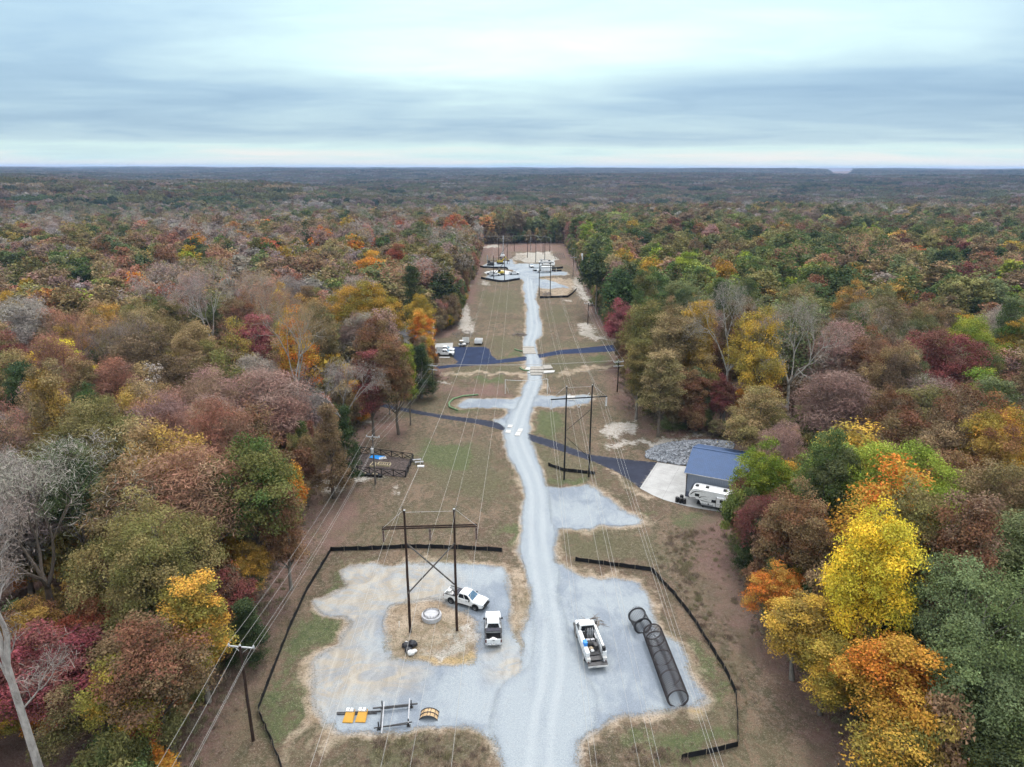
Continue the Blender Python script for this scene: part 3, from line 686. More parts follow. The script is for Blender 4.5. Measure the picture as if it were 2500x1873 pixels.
def bare_mesh(rg, H, Rr, tr, depth=5, fork=.55, nmain=4, twig=1.0):
    """leafless tree: recursive limbs, plus a haze of twigs as crown"""
    mb = MB(); tips = []
    base = [(0, 0, 0), (rg.normal() * .1, rg.normal() * .1, H * fork * .5), (rg.normal() * .2, rg.normal() * .2, H * fork)]
    mb.tube(base, [tr * 1.2, tr * .92, tr * .75], 8, False)
    def grow(p, d, L, r_, lev):
        n = 3; pts = [p]; q = np.array(p, float); dd = np.array(d, float)
        for i in range(n):
            dd = unit(dd + rg.normal(size=3) * .16 + np.array([0, 0, .07])); q = q + dd * L / n; pts.append(tuple(q))
        mb.tube(pts, [max(.014, r_ * (1 - .5 * i / n)) for i in range(n + 1)], 5 if lev < 2 else 3, False)
        if lev >= depth: tips.append((q, dd)); return
        for k in range(2 + (rg.uniform() < .55)):
            nd = unit(dd + unit(rg.normal(size=3)) * rg.uniform(.45, .85)); grow(tuple(q), nd, L * rg.uniform(.6, .82), r_ * .52, lev + 1)
        if lev >= 1:
            i = rg.integers(1, n); nd = unit(dd + unit(rg.normal(size=3)) * .9); grow(pts[i], nd, L * .55, r_ * .35, lev + 2 if lev + 2 <= depth else depth)
    top = base[-1]
    for k in range(nmain):
        a = 6.283 * (k + rg.uniform(-.25, .25)) / nmain; sp = rg.uniform(.35, .75)
        grow(top, unit(np.array([math.cos(a) * sp, math.sin(a) * sp, 1.0])), H * (1 - fork) * .42, tr * .55, 0)
    return mb, tips
def crown_obj_mesh(name, V, F, lv):
    me = mesh_np(name, V, F, [MAT_LEAF]); fattr(me, 'lv', lv, 'FACE', 'FLOAT_VECTOR'); return me
def mb_mesh(name, mb, mat, smooth=True):
    me = bpy.data.meshes.new(name); me.from_pydata(mb.v, [], mb.f); me.materials.append(mat)
    if smooth: me.polygons.foreach_set('use_smooth', [True] * len(me.polygons))
    return me
def twig_haze(rg, tips, per, size, spread):
    P, N, K = [], [], []
    for (q, d) in tips:
        p = q + rg.normal(size=(per, 3)) * spread + d * rg.uniform(-.3, 1.0, (per, 1)) * spread
        P.append(p); N.append(unit(rg.normal(size=(per, 3)))); K.append(np.full(per, rg.uniform(0, 1)))
    return np.concatenate(P), np.concatenate(N), np.concatenate(K)
# prototypes: near ones (own trunk and crown meshes) and far ones (single light mesh)
SPEC = {  # kind, H, R, clumps, leaves per clump, clump radius, leaf size, aspect
    'oak': ('round', 22, 6.0, 110, 300, 1.10, .105, .66), 'maple': ('round', 20, 5.2, 100, 280, .95, .098, .72), 'tall': ('tall', 25, 4.2, 100, 270, .95, .105, .65),
    'fuzz': ('round', 20, 6.0, 120, 330, 1.45, .22, .14), 'cedar': ('cone', 17, 2.9, 100, 330, .9, .12, .35), 'pine': ('spread', 24, 4.6, 60, 300, 1.1, .17, .2), 'shrub': ('low', 7, 2.9, 46, 320, .75, .11, .65),
    'sparse': ('tall', 22, 4.4, 80, 130, 1.1, .12, .65), 'bigoak': ('round', 23, 9.0, 200, 330, 1.15, .10, .66)}
NEAR, FARP = {}, {}
seed = 100
for sp, (kind, H, Rr, ncl, dens, cr, ls, asp) in SPEC.items():
    NEAR[sp] = []; FARP[sp] = []
    for vnt in range({'oak': 4, 'maple': 3, 'tall': 2, 'fuzz': 3, 'shrub': 2, 'pine': 1}.get(sp, 2)):
        seed += 1; rg = np.random.default_rng(seed)
        C, P, N, K = crown_points(rg, kind, H, Rr, ncl, dens, cr)
        V, F, lv = leaves(rg, P, N, ls, asp, K)
        tm, _ = trunk_mesh(rg, H, C, .30 if sp != 'shrub' else .07, {'cedar': 4, 'shrub': 8, 'fuzz': 40, 'sparse': 30, 'bigoak': 40}.get(sp, 20))
        NEAR[sp].append((crown_obj_mesh(sp + '_crown', V, F, lv), mb_mesh(sp + '_trunk', tm, MAT_BARK)))
        # light version: one in six leaves, larger
        st = 8; pick = np.arange(0, len(P), st)
        V2, F2, lv2 = leaves(rg, P[pick], N[pick], ls * 2.85, asp if asp > .3 else .26, K[pick])
        tm2 = MB(); tm2.tube([(0, 0, 0), (0, 0, H * .75)], [.3, .1], 5, False)
        tv = np.array(tm2.v); tf = np.array([q for f in tm2.f for q in ((f[0], f[1], f[2]), (f[0], f[2], f[3]))])
        me = mesh_np(sp + '_light', np.r_[V2, tv], np.r_[F2, tf + len(V2)], [MAT_LEAF, MAT_BARK])
        mi = np.zeros(len(F2) + len(tf), np.int32); mi[len(F2):] = 1; me.polygons.foreach_set('material_index', mi)
        fattr(me, 'lv', np.r_[lv2, np.full((len(tf), 3), .5)], 'FACE', 'FLOAT_VECTOR')
        FARP[sp].append(me)
# leafless trees
NEAR['bare'] = []; FARP['bare'] = []
for vnt in range(3):
    seed += 1; rg = np.random.default_rng(seed)
    tm, tips = bare_mesh(rg, 23, 5, .40, 4, .42, 4)
    P, N, K = twig_haze(rg, tips, 16, .3, .5); V, F, lv = leaves(rg, P, N, .3, .055, K)
    NEAR['bare'].append((crown_obj_mesh('bare_twigs', V, F, lv), mb_mesh('bare_trunk', tm, MAT_BARK)))
    P2, N2, K2 = twig_haze(rg, tips, 2, .5, .6); V2, F2, lv2 = leaves(rg, P2, N2, .55, .12, K2)
    me = mesh_np('bare_light', V2, F2, [MAT_LEAF]); fattr(me, 'lv', lv2, 'FACE', 'FLOAT_VECTOR'); FARP['bare'].append(me)

PAL = {
    'rust': ((.20, .088, .044), (.20, .12, .055)), 'brown': ((.17, .112, .062), (.20, .14, .07)), 'tan': ((.30, .20, .088), (.22, .17, .065)),
    'olive': ((.15, .14, .04), (.24, .19, .06)), 'green': ((.085, .125, .032), (.16, .17, .045)), 'dkgreen': ((.04, .066, .026), (.075, .095, .036)), 'sage': ((.15, .172, .068), (.115, .142, .048)),
    'lime': ((.25, .28, .035), (.15, .20, .03)), 'yellow': ((.68, .46, .02), (.44, .40, .03)), 'gold': ((.42, .25, .035), (.24, .18, .04)), 'orange': ((.52, .17, .025), (.46, .24, .04)),
    'red': ((.36, .085, .04), (.30, .13, .05)), 'crimson': ((.30, .068, .075), (.24, .085, .07)), 'maroon': ((.17, .045, .042), (.15, .07, .045)),
    'mauve': ((.27, .165, .14), (.25, .15, .105)), 'grey': ((.29, .24, .205), (.26, .22, .185)), 'coral': ((.34, .145, .09), (.28, .16, .10))}
MIXES = {'olive': ['tan', 'green', 'gold'], 'green': ['olive', 'lime', 'dkgreen'], 'tan': ['olive', 'brown', 'gold'], 'brown': ['tan', 'rust', 'olive'], 'rust': ['gold', 'brown', 'orange'], 'gold': ['olive', 'orange', 'green'], 'sage': ['green', 'olive'],
         'yellow': ['gold', 'lime'], 'orange': ['gold', 'red'], 'red': ['orange', 'rust'], 'maroon': ['rust', 'brown'], 'crimson': ['red', 'coral'], 'mauve': ['grey', 'coral', 'tan'], 'grey': ['mauve', 'tan'], 'coral': ['mauve', 'tan'], 'lime': ['green', 'gold'], 'dkgreen': ['green', 'sage']}
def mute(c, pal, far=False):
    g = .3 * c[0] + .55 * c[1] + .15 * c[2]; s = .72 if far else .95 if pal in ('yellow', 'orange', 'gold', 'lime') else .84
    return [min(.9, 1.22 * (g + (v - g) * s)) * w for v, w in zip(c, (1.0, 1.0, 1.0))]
BARKS = [(.17, .14, .115), (.30, .265, .23), (.13, .105, .085)]
PALE_BARK = (.44, .41, .37)

TREES = []   # (x, y, species, palette, radius scale, height scale, label, bark)
def hand(ox, oy, sp, pal, r, h, label=None, bark=None, zc=.66, var=None):
    """a tree seen in the photo: crown centre in overview pixels, crown radius and height in metres"""
    p = G(*Z0(ox, oy), h * zc)
    if sp == 'oak' and r >= 7.4: sp = 'bigoak'
    TREES.append(dict(x=p.x, y=p.y, sp=sp, pal=pal, r=r, h=h, label=label, bark=bark, hand=True, var=var))
hand(95, 1430, 'maple', 'crimson', 5.5, 13, 'crimson understorey maple beside the pale leafless tree at the left')
hand(195, 1350, 'maple', 'red', 4, 12, 'small dull red maple left of the wooden utility pole')
hand(330, 1190, 'oak', 'olive', 8, 22, 'large olive and tan oak left of the near utility pole')
hand(270, 1100, 'oak', 'tan', 6, 21, 'tan topped oak behind the large olive oak on the left')
hand(190, 950, 'oak', 'olive', 9, 23, 'broad dark olive oak standing alone among mauve crowns at the left')
hand(395, 1080, 'fuzz', 'coral', 9, 21, 'wide mauve and russet domed tree left of the mown clearing')
hand(540, 1050, 'oak', 'green', 7, 23, 'bright green leaning oak at the left edge of the clearing')
hand(612, 1120, 'tall', 'rust', 3.6, 17, 'narrow rust orange tree right of the bright green oak')
hand(500, 1290, 'maple', 'maroon', 3.4, 10, 'small dark maroon tree at the left edge by the wires')
hand(530, 1350, 'cedar', 'dkgreen', 2.6, 8, 'dark green cedar bush at the edge left of the wires')
hand(535, 1215, 'maple', 'gold', 3.2, 9, 'small gold orange maple leaning over the left edge')
hand(330, 1430, 'oak', 'rust', 6, 16, 'brown and rust oak left of the near utility pole foot')
hand(250, 1500, 'maple', 'gold', 4, 13, 'yellow olive maple near the bottom left corner')
hand(420, 1330, 'tall', 'gold', 4, 17, 'gold flecked tall tree at the left edge beside the crossarm')
hand(75, 1170, 'bare', 'grey', 7, 24, 'big grey leafless tree at the left border')
hand(20, 1090, 'fuzz', 'grey', 7, 21, 'grey twiggy crown at the left border above the leafless tree')
hand(560, 755, 'maple', 'crimson', 6.5, 20, 'crimson maple behind the tall bare tree with orange tips')
hand(640, 790, 'bare', 'tan', 5.0, 24, 'tall leafless tree with pale trunk beside the crimson maple', PALE_BARK)
hand(640, 760, 'sparse', 'orange', 4.5, 25, 'sparse orange topped tree just right of the crimson maple')
hand(315, 735, 'oak', 'tan', 9, 22, 'wide tan orange oak in the left wood')
hand(130, 815, 'maple', 'yellow', 6, 19, 'golden yellow maple in the left wood near the border', None)
hand(30, 800, 'maple', 'maroon', 5.5, 18, 'maroon tree at the left border beside the golden maple')
hand(340, 800, 'oak', 'brown', 7, 21, 'brown oak below the wide tan orange oak')
hand(430, 770, 'oak', 'tan', 5.5, 20, 'small tan oak right of the wide tan orange oak')
hand(60, 720, 'fuzz', 'grey', 7, 20); hand(170, 680, 'sparse', 'lime', 5, 20); hand(90, 690, 'oak', 'rust', 7, 20)
hand(735, 860, 'bare', 'grey', 5, 20, 'grey leafless tree beside the two dark cedars', (.3, .27, .25))
hand(712, 960, 'cedar', 'brown', 3.4, 17, 'dark brown columnar cedar at the edge left of the fenced garden', None, .6)
hand(748, 950, 'cedar', 'dkgreen', 2.6, 15, 'dark green columnar cedar behind the fenced garden', None, .6)
hand(795, 690, 'oak', 'gold', 9.5, 23, 'large golden orange oak left of the asphalt turnaround')
hand(905, 722, 'maple', 'orange', 4, 16, 'orange maple beside the white house')
hand(815, 765, 'oak', 'rust', 5.5, 20, 'rust oak below the large golden orange oak')
hand(808, 595, 'maple', 'orange', 6.5, 22, 'brilliant orange maple in the left wood', None)
hand(862, 572, 'maple', 'red', 6, 21, 'red orange maple right of the brilliant orange maple')
hand(765, 548, 'maple', 'orange', 6, 21); hand(580, 558, 'oak', 'red', 7, 21); hand(905, 522, 'oak', 'sage', 10, 24); hand(985, 500, 'oak', 'red', 8, 25)
hand(270, 572, 'tall', 'rust', 5, 20); hand(415, 572, 'maple', 'lime', 6, 20); hand(450, 700, 'bare', 'grey', 6, 25, None, PALE_BARK); hand(565, 690, 'bare', 'grey', 6, 23, None, PALE_BARK)
hand(612, 672, 'maple', 'yellow', 3, 20); hand(890, 645, 'cedar', 'dkgreen', 5, 22, 'dark cedar left of the clearing above the white house'); hand(955, 600, 'oak', 'olive', 6, 23); hand(905, 690, 'oak', 'gold', 4.5, 17)
hand(710, 740, 'maple', 'green', 4.5, 17, 'green maple between the crimson maple and the golden oak'); hand(560, 880, 'fuzz', 'mauve', 9, 19, 'mauve leafless thicket crown left of the pale gravel lane')
hand(470, 940, 'fuzz', 'mauve', 7, 18); hand(620, 640, 'fuzz', 'mauve', 6, 20); hand(300, 625, 'maple', 'coral', 5, 19); hand(540, 560, 'fuzz', 'mauve', 6, 20)
hand(855, 815, 'tall', 'rust', 4, 20, 'rust tree at the mouth of the left driveway'); hand(882, 810, 'tall', 'lime', 2.0, 18, 'yellow green vine covered trunk at the mouth of the left driveway')
hand(908, 812, 'cedar', 'dkgreen', 3.6, 12, 'round dark green cedar beside the left wire pole', None, .5); hand(840, 850, 'maple', 'dkgreen', 2.2, 8, 'small round dark tree at the left driveway bend'); hand(800, 830, 'tall', 'maroon', 4, 18, 'dark maroon tree left of the driveway mouth')
# right side
hand(1885, 1240, 'oak', 'yellow', 5.4, 23, 'brilliant yellow maple at the right edge of the clearing', None, .64)
hand(1960, 1190, 'oak', 'olive', 5, 23, 'olive green oak behind the brilliant yellow maple', None, .62)
hand(1945, 1490, 'maple', 'orange', 5.6, 15, 'flame orange maple in the lower right corner', None, .62)
hand(2125, 1380, 'oak', 'sage', 7.8, 22, 'huge grey green oak at the lower right border', None, .62)
hand(2160, 1560, 'oak', 'sage', 6, 13, 'low grey green oak below the huge grey green oak')
hand(1730, 1340, 'maple', 'gold', 5, 12, 'gold and orange maple overhanging the right edge of the clearing'); hand(1680, 1270, 'maple', 'orange', 3.6, 10, 'small burnt orange maple at the right clearing edge')
hand(1790, 1430, 'maple', 'gold', 4.4, 10, 'olive gold maple below the brilliant yellow maple'); hand(1720, 1130, 'oak', 'rust', 5.5, 18, 'rust red tree right of the parked camper trailer')
hand(1965, 1070, 'oak', 'lime', 8.5, 22, 'large yellow green oak above the brilliant yellow maple'); hand(1650, 1010, 'maple', 'lime', 4.6, 17, 'lime green maple in front of the blue roofed garage', None, .7)
hand(1640, 905, 'oak', 'tan', 6.5, 18, 'olive tan oak behind the blue roofed garage', None, .62); hand(1690, 970, 'fuzz', 'mauve', 4, 15, 'mauve twiggy tree behind the lime green maple')
hand(1650, 1130, 'fuzz', 'maroon', 4.0, 12, 'thin maroon brown tree beside the camper trailer'); hand(1612, 1095, 'fuzz', 'maroon', 3.0, 11, 'fine maroon twiggy tree overhanging the back of the camper', None, .5)
hand(1400, 740, 'oak', 'olive', 6.5, 22, 'olive oak at the right edge above the pale bare patch'); hand(1450, 760, 'oak', 'tan', 6.5, 22, 'tan oak in the block of trees above the riprap'); hand(1500, 740, 'tall', 'gold', 5.5, 24, 'gold olive tall tree left of the pale straight trunk')
hand(1430, 830, 'tall', 'tan', 4.8, 18, 'tan brown tree at the foot of the block above the riprap'); hand(1490, 850, 'maple', 'rust', 4.5, 12, 'low rust orange maple above the riprap'); hand(1380, 800, 'tall', 'olive', 4, 18, 'dark olive tree by the right wire pole')
hand(1345, 690, 'maple', 'crimson', 5.5, 17, 'bright pink red maple at the end of the right driveway', None, .75); hand(1485, 665, 'oak', 'sage', 7, 22, 'grey green oak behind the block of trees on the right')
hand(1578, 760, 'bare', 'grey', 5, 26, 'tall straight leafless tree with pale trunk above the riprap', PALE_BARK); hand(1640, 780, 'oak', 'gold', 6, 25, 'olive gold oak right of the pale straight trunk')
hand(1720, 740, 'sparse', 'sage', 7, 26, 'sparse grey green tree behind the leaning pale trunk'); hand(1712, 790, 'bare', 'grey', 5, 24, 'leaning leafless tree with pale forked trunk', PALE_BARK)
hand(2000, 812, 'oak', 'maroon', 10, 21, 'broad dark red oak in the right wood'); hand(2085, 762, 'oak', 'lime', 8, 20, 'bright green oak above the broad dark red oak'); hand(1830, 885, 'fuzz', 'mauve', 9, 19, 'wide mauve leafless crown in the right wood')
hand(1940, 955, 'oak', 'rust', 6.5, 19, 'rust brown oak right of the wide mauve crown'); hand(1845, 985, 'sparse', 'gold', 7, 20, 'sparse yellow green tree above the yellow maple'); hand(2160, 940, 'oak', 'red', 7.5, 21, 'red rust oak at the right border')
hand(2150, 1110, 'oak', 'tan', 8.5, 22, 'pale tan oak at the right border'); hand(2070, 990, 'oak', 'brown', 6, 20); hand(1485, 592, 'maple', 'lime', 7.5, 20, 'bright yellow green maple in the right wood'); hand(1408, 600, 'oak', 'gold', 6, 20)
hand(1290, 600, 'oak', 'dkgreen', 7, 22); hand(1335, 640, 'oak', 'dkgreen', 7, 21); hand(1545, 605, 'oak', 'rust', 7, 20); hand(1440, 500, 'oak', 'maroon', 12, 23); hand(1640, 600, 'oak', 'green', 9, 22); hand(1775, 592, 'oak', 'coral', 7, 20); hand(2105, 612, 'oak', 'maroon', 8, 20)
hand(1700, 545, 'oak', 'green', 12, 23); hand(1340, 482, 'oak', 'lime', 11, 23); hand(1590, 485, 'oak', 'lime', 12, 22); hand(1925, 1640, 'sparse', 'gold', 4, 11, 'sparse yellow leaved tree at the bottom right', None, .6); hand(2140, 1650, 'maple', 'yellow', 3, 7, 'small yellow tree at the bottom right border')
hand(1800, 790, 'fuzz', 'mauve', 9, 19); hand(1900, 730, 'fuzz', 'brown', 8, 20); hand(2050, 1060, 'oak', 'rust', 6, 19); hand(1560, 860, 'maple', 'maroon', 3.2, 12, 'dark maroon maple beside the pale straight trunk'); hand(1610, 870, 'maple', 'orange', 3.6, 9, 'small orange maple behind the riprap')
hand(2200, 1230, 'oak', 'sage', 7, 21); hand(1600, 1180, 'cedar', 'dkgreen', 0.1, 0.1) if False else None
hand(1640, 1190, 'cedar', 'dkgreen', 3.2, 9, 'dark green cedar at the clearing edge below the camper trailer', None, .5); hand(2010, 900, 'oak', 'olive', 7, 20); hand(2110, 860, 'sparse', 'lime', 6, 19)

# wood fill: jittered rows, kept off the clearing, the yards and the trees placed above
for t_ in TREES:
    if t_['y'] > 135: t_['h'] *= 1.15; t_['r'] *= 1.12
HX = np.array([(t['x'], t['y'], t['r']) for t in TREES])
YARDS = [poly(Z0, [(640, 950), (690, 880), (700, 900), (660, 960)])]
def zone_palette(px, py, rg):
    ox, oy = px * 2212 / 2500, py * 2212 / 2500
    if ox < 1106:
        if oy > 1000: w = {'olive': 4, 'rust': 2.5, 'tan': 2.6, 'brown': 2.5, 'gold': 2.4, 'mauve': 1.6, 'grey': 1, 'green': 1.8, 'dkgreen': .8, 'maroon': .4, 'orange': .15}
        elif oy > 700: w = {'tan': 3.4, 'brown': 2.6, 'olive': 3, 'mauve': 2.6, 'grey': 2.2, 'rust': 1.4, 'coral': 1.8, 'maroon': .3, 'dkgreen': .8, 'gold': 1.2, 'green': 1.0}
        elif oy > 480: w = {'mauve': 2.6, 'grey': 4.2, 'brown': 3.6, 'olive': 3.8, 'coral': 1.3, 'tan': 3.4, 'rust': 1.2, 'green': 1.2, 'dkgreen': 1.0, 'gold': .8, 'orange': .12, 'sage': 1.4, 'red': .12}
        else: w = {'brown': 4.5, 'olive': 5, 'grey': 2.2, 'mauve': 1.8, 'dkgreen': 2, 'green': 1.2, 'sage': 2.2, 'tan': 1, 'rust': .6}
    else:
        if oy > 1000: w = {'olive': 3, 'gold': 2.5, 'green': 2, 'rust': 1.6, 'sage': 2, 'dkgreen': 2.5, 'tan': 2, 'brown': 2}
        elif oy > 700: w = {'olive': 3.5, 'tan': 2.5, 'mauve': 3, 'brown': 3, 'rust': 2, 'sage': 1.8, 'green': 2, 'grey': 2, 'gold': 1, 'coral': 1.4}
        elif oy > 480: w = {'green': 4.2, 'olive': 5, 'dkgreen': 2.4, 'brown': 2.4, 'rust': 1.0, 'tan': 1.8, 'sage': 2.6, 'gold': .5, 'maroon': .5, 'lime': .9, 'coral': .5, 'mauve': .6}
        else: w = {'olive': 3.6, 'brown': 4.5, 'green': 1.2, 'dkgreen': 2.0, 'sage': 1.8, 'tan': 1.2, 'rust': .7, 'mauve': 1.0, 'grey': 1.2}
    k = list(w); pr = np.array([w[q] for q in k]); return k[rg.choice(len(k), p=pr / pr.sum())]
rg = np.random.default_rng(55)
FAR_LIM = 1150.0; STEP = 10.6
cand = []
y_ = 28.0
while y_ < FAR_LIM:
    half = (y_ * .80 + 46)
    for x_ in np.arange(-half, half, STEP):
        cand.append((x_ + rg.uniform(-.42, .42) * STEP, y_ + rg.uniform(-.42, .42) * STEP))
    y_ += STEP * .9
cand = np.array(cand)
csd = sdf(cand, CLEAR)
keep = csd < -3.8
for yd in YARDS: keep &= sdf(cand, yd) < 0
cand = cand[keep]; csd = csd[keep]
for (x_, y_), sd_ in zip(cand, csd):
    if math.hypot(x_, y_) > FAR_LIM: continue
    d = np.hypot(HX[:, 0] - x_, HX[:, 1] - y_)
    if (d < np.maximum(3.5, HX[:, 2] * .85)).any(): continue
    q = to_px((x_, y_, 14)); 
    if q is None: continue
    pal = zone_palette(q[0], q[1], rg)
    edge = sd_ > -7
    if pal in ('mauve', 'grey', 'coral'): sp = ['fuzz', 'fuzz', 'bare', 'sparse', 'sparse'][rg.integers(5)]
    elif pal == 'dkgreen': sp = ['cedar', 'oak', 'pine', 'tall'][rg.integers(4)]
    else: sp = ['oak', 'oak', 'oak', 'maple', 'tall', 'tall', 'sparse', 'sparse'][rg.integers(8)]
    if math.hypot(x_, y_) > 230 and sp in ('tall', 'cedar', 'pine', 'sparse') and rg.uniform() < .85: sp = 'oak'
    rr = {'oak': 6.0, 'maple': 5.2, 'tall': 4.4, 'fuzz': 6.0, 'cedar': 3.0, 'pine': 4.6, 'bare': 5.5, 'sparse': 5}[sp] * rg.uniform(.8, 1.2)
    hh = {'oak': 22, 'maple': 19, 'tall': 24.5, 'fuzz': 19.5, 'cedar': 15, 'pine': 23, 'bare': 22.5, 'sparse': 21}[sp] * rg.uniform(.76, 1.2)
    if edge and y_ < 130: hh *= .86
    if edge and y_ > 150: hh *= 1.14
    if math.hypot(x_, y_) > 230: rr *= 1.22; hh *= .95
    if math.hypot(x_ + 42, y_ - 46.8) < 6 or (x_ < -28 and y_ < 47): continue
    TREES.append(dict(x=x_, y=y_, sp=sp, pal=pal, r=rr, h=hh, label=None, bark=None, hand=False, var=None))
# young trees under the canopy of the nearer wood
uy = 30.0
while uy < 210:
    for ux in np.arange(-(uy * .80 + 46), uy * .80 + 46, 5.6):
        x_, y_ = ux + rg.uniform(-2.4, 2.4), uy + rg.uniform(-2.4, 2.4)
        if sdf(np.array([[x_, y_]]), CLEAR)[0] > -3.0 or rg.uniform() < .12: continue
        q = to_px((x_, y_, 6))
        if q is None: continue
        if x_ < -28 and y_ < 50: continue
        pal = zone_palette(q[0], q[1], rg); hh = rg.uniform(5, 12.5)
        TREES.append(dict(x=x_, y=y_, sp=['maple', 'shrub', 'oak', 'shrub', 'sparse'][rg.integers(5)], pal=pal, r=hh * rg.uniform(.28, .42), h=hh, label=None, bark=None, hand=False, var=None, under=True))
    uy += 5.4
# shrubs and saplings closing the foot of the wood along the clearing
ce = np.array(CLEAR)
for i in range(len(ce)):
    a, b = ce[i], ce[(i + 1) % len(ce)]; L_ = np.hypot(*(b - a)); n_ = int(L_ / 1.35)
    nrm = np.array([-(b - a)[1], (b - a)[0]]) / max(L_, 1e-6)
    for k in range(n_):
        p = a + (b - a) * ((k + rg.uniform(0, 1)) / n_) + nrm * rg.uniform(-.6, 3.8)
        if p[1] < 34 or sdf(p[None], CLEAR)[0] > .8: continue
        if any(math.hypot(p[0] - t_['x'], p[1] - t_['y']) < 2.0 for t_ in TREES[:len(HX)]): continue
        q = to_px((p[0], p[1], 3))
        pal = zone_palette(q[0], q[1], rg)
        if rg.uniform() < .18: continue
        TREES.append(dict(x=p[0], y=p[1], sp='cedar' if rg.uniform() < .12 else 'shrub', pal=pal if pal not in ('grey',) else 'brown', r=rg.uniform(1.9, 3.4), h=rg.uniform(3.5, 12), label=None, bark=None, hand=False, var=None))
BASE_RH = {sp: (SPEC[sp][2], SPEC[sp][1]) for sp in SPEC}; BASE_RH['bare'] = (6.0, 23)
for t_ in TREES:
    t_['d'] = math.hypot(t_['x'], t_['y']); t_['rot'] = rg.uniform(0, 6.283)
    t_['var'] = int(rg.integers(len(NEAR[t_['sp']])))
    q = to_px((t_['x'], t_['y'], t_['h'] * .6)); t_['px'] = q
    m_ = 0.5 * t_['h'] / max(t_['d'], 1) * F_PX
    t_['vis'] = q is not None and -m_ < q[0] < 2500 + m_ and -200 < q[1] < 1873 + m_
    k = rg.uniform(.82, 1.22); a, b = PAL[t_['pal']]
    if not t_['label'] and rg.uniform() < (.6 if t_['d'] < 260 else .25): b = PAL[MIXES[t_['pal']][int(rg.integers(len(MIXES[t_['pal']])))]][0]
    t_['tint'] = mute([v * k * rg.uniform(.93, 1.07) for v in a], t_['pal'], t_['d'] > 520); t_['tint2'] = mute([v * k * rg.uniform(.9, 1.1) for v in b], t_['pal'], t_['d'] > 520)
    if t_['bark'] is None: t_['bark'] = BARKS[int(rg.integers(3))]
order = sorted([t_ for t_ in TREES if t_['vis']], key=lambda t_: t_['d'] - (400 if t_['hand'] and t_['label'] else 0))
big = [t_ for t_ in order if t_['sp'] != 'shrub' and not t_.get('under')][:300]
shr = [t_ for t_ in order if t_['sp'] == 'shrub' and not t_.get('under')][:290]
NAMES = {'oak': 'oak_tree', 'bigoak': 'oak_tree', 'maple': 'maple_tree', 'tall': 'broadleaf_tree', 'fuzz': 'twiggy_tree', 'cedar': 'cedar_tree', 'pine': 'pine_tree', 'shrub': 'edge_shrub', 'bare': 'leafless_tree', 'sparse': 'thin_leaved_tree'}
KINDW = {'oak': 'oak', 'bigoak': 'broad oak', 'maple': 'maple', 'tall': 'tall broadleaf tree', 'fuzz': 'fine twiggy tree', 'cedar': 'conical cedar', 'pine': 'open pine', 'shrub': 'low shrub', 'bare': 'leafless tree', 'sparse': 'thin leaved tree'}
COLW = {'rust': 'rust brown', 'brown': 'dull brown', 'tan': 'tan', 'olive': 'olive', 'green': 'green', 'dkgreen': 'dark green', 'sage': 'grey green', 'lime': 'yellow green', 'yellow': 'yellow', 'gold': 'old gold', 'orange': 'orange',
        'red': 'red', 'crimson': 'crimson', 'maroon': 'maroon', 'mauve': 'mauve', 'grey': 'grey', 'coral': 'faded coral'}
def place_word(t_):
    s_ = 'left' if t_['x'] < 3 else 'right'; y_ = t_['y']
    e = -float(sdf(np.array([[t_['x'], t_['y']]]), CLEAR)[0])
    if s_ == 'left':
        al = 'the gravel pad' if y_ < 92 else 'the mown slope' if y_ < 112 else 'the fenced garden' if y_ < 140 else 'the driveway' if y_ < 172 else 'the turnaround' if y_ < 240 else 'the far track'
    else:
        al = 'the steel cage' if y_ < 74 else 'the black fence' if y_ < 96 else 'the garage' if y_ < 128 else 'the riprap' if y_ < 150 else 'the pole pair' if y_ < 185 else 'the far driveway' if y_ < 235 else 'the far track'
    dp = 'edging' if e < 9 else 'one row into' if e < 20 else 'well into' if e < 45 else 'deep in'
    return s_, dp, al
seen = {}
for t_ in big + shr:
    if t_['label']: continue
    s_, dp, al = place_word(t_)
    t_['lab0'] = f"{COLW[t_['pal']]} {KINDW[t_['sp']]} {dp} the {s_} wood by {al}"
    seen.setdefault(t_['lab0'], []).append(t_)
ORD = ['nearest', 'second nearest', 'third nearest', 'fourth nearest', 'fifth nearest', 'sixth nearest', 'seventh nearest', 'eighth nearest', 'ninth nearest', 'tenth nearest', 'eleventh nearest', 'twelfth nearest']
for lab, ts in seen.items():
    ts.sort(key=lambda q: q['d'])
    for i, q in enumerate(ts): q['label'] = lab if len(ts) == 1 else ((ORD[i] if i < len(ORD) else f'{i + 1}th nearest') + ' ' + lab)
for t_ in big + shr:
    sp = t_['sp']; br, bh = BASE_RH[sp]; cm, tm = NEAR[sp][t_['var']]
    z = th(t_['x'], t_['y']) - .08
    e = empty(NAMES[sp], (t_['x'], t_['y'], z), t_['rot'], t_['label'], 'shrub' if sp == 'shrub' else 'tree', 'shrubs along the foot of the wood' if sp == 'shrub' else 'trees of the autumn wood')
    e.scale = (t_['r'] / br, t_['r'] / br, t_['h'] / bh)
    for nm, me in (('trunk', tm), ('crown', cm)):
        o = bpy.data.objects.new(nm, me); COL.objects.link(o); o.parent = e
        o['tint'] = t_['tint']; o['tint2'] = t_['tint2']; o['bark'] = list(t_['bark'])
ind = set(id(t_) for t_ in big + shr)
rest = [t_ for t_ in TREES if id(t_) not in ind]

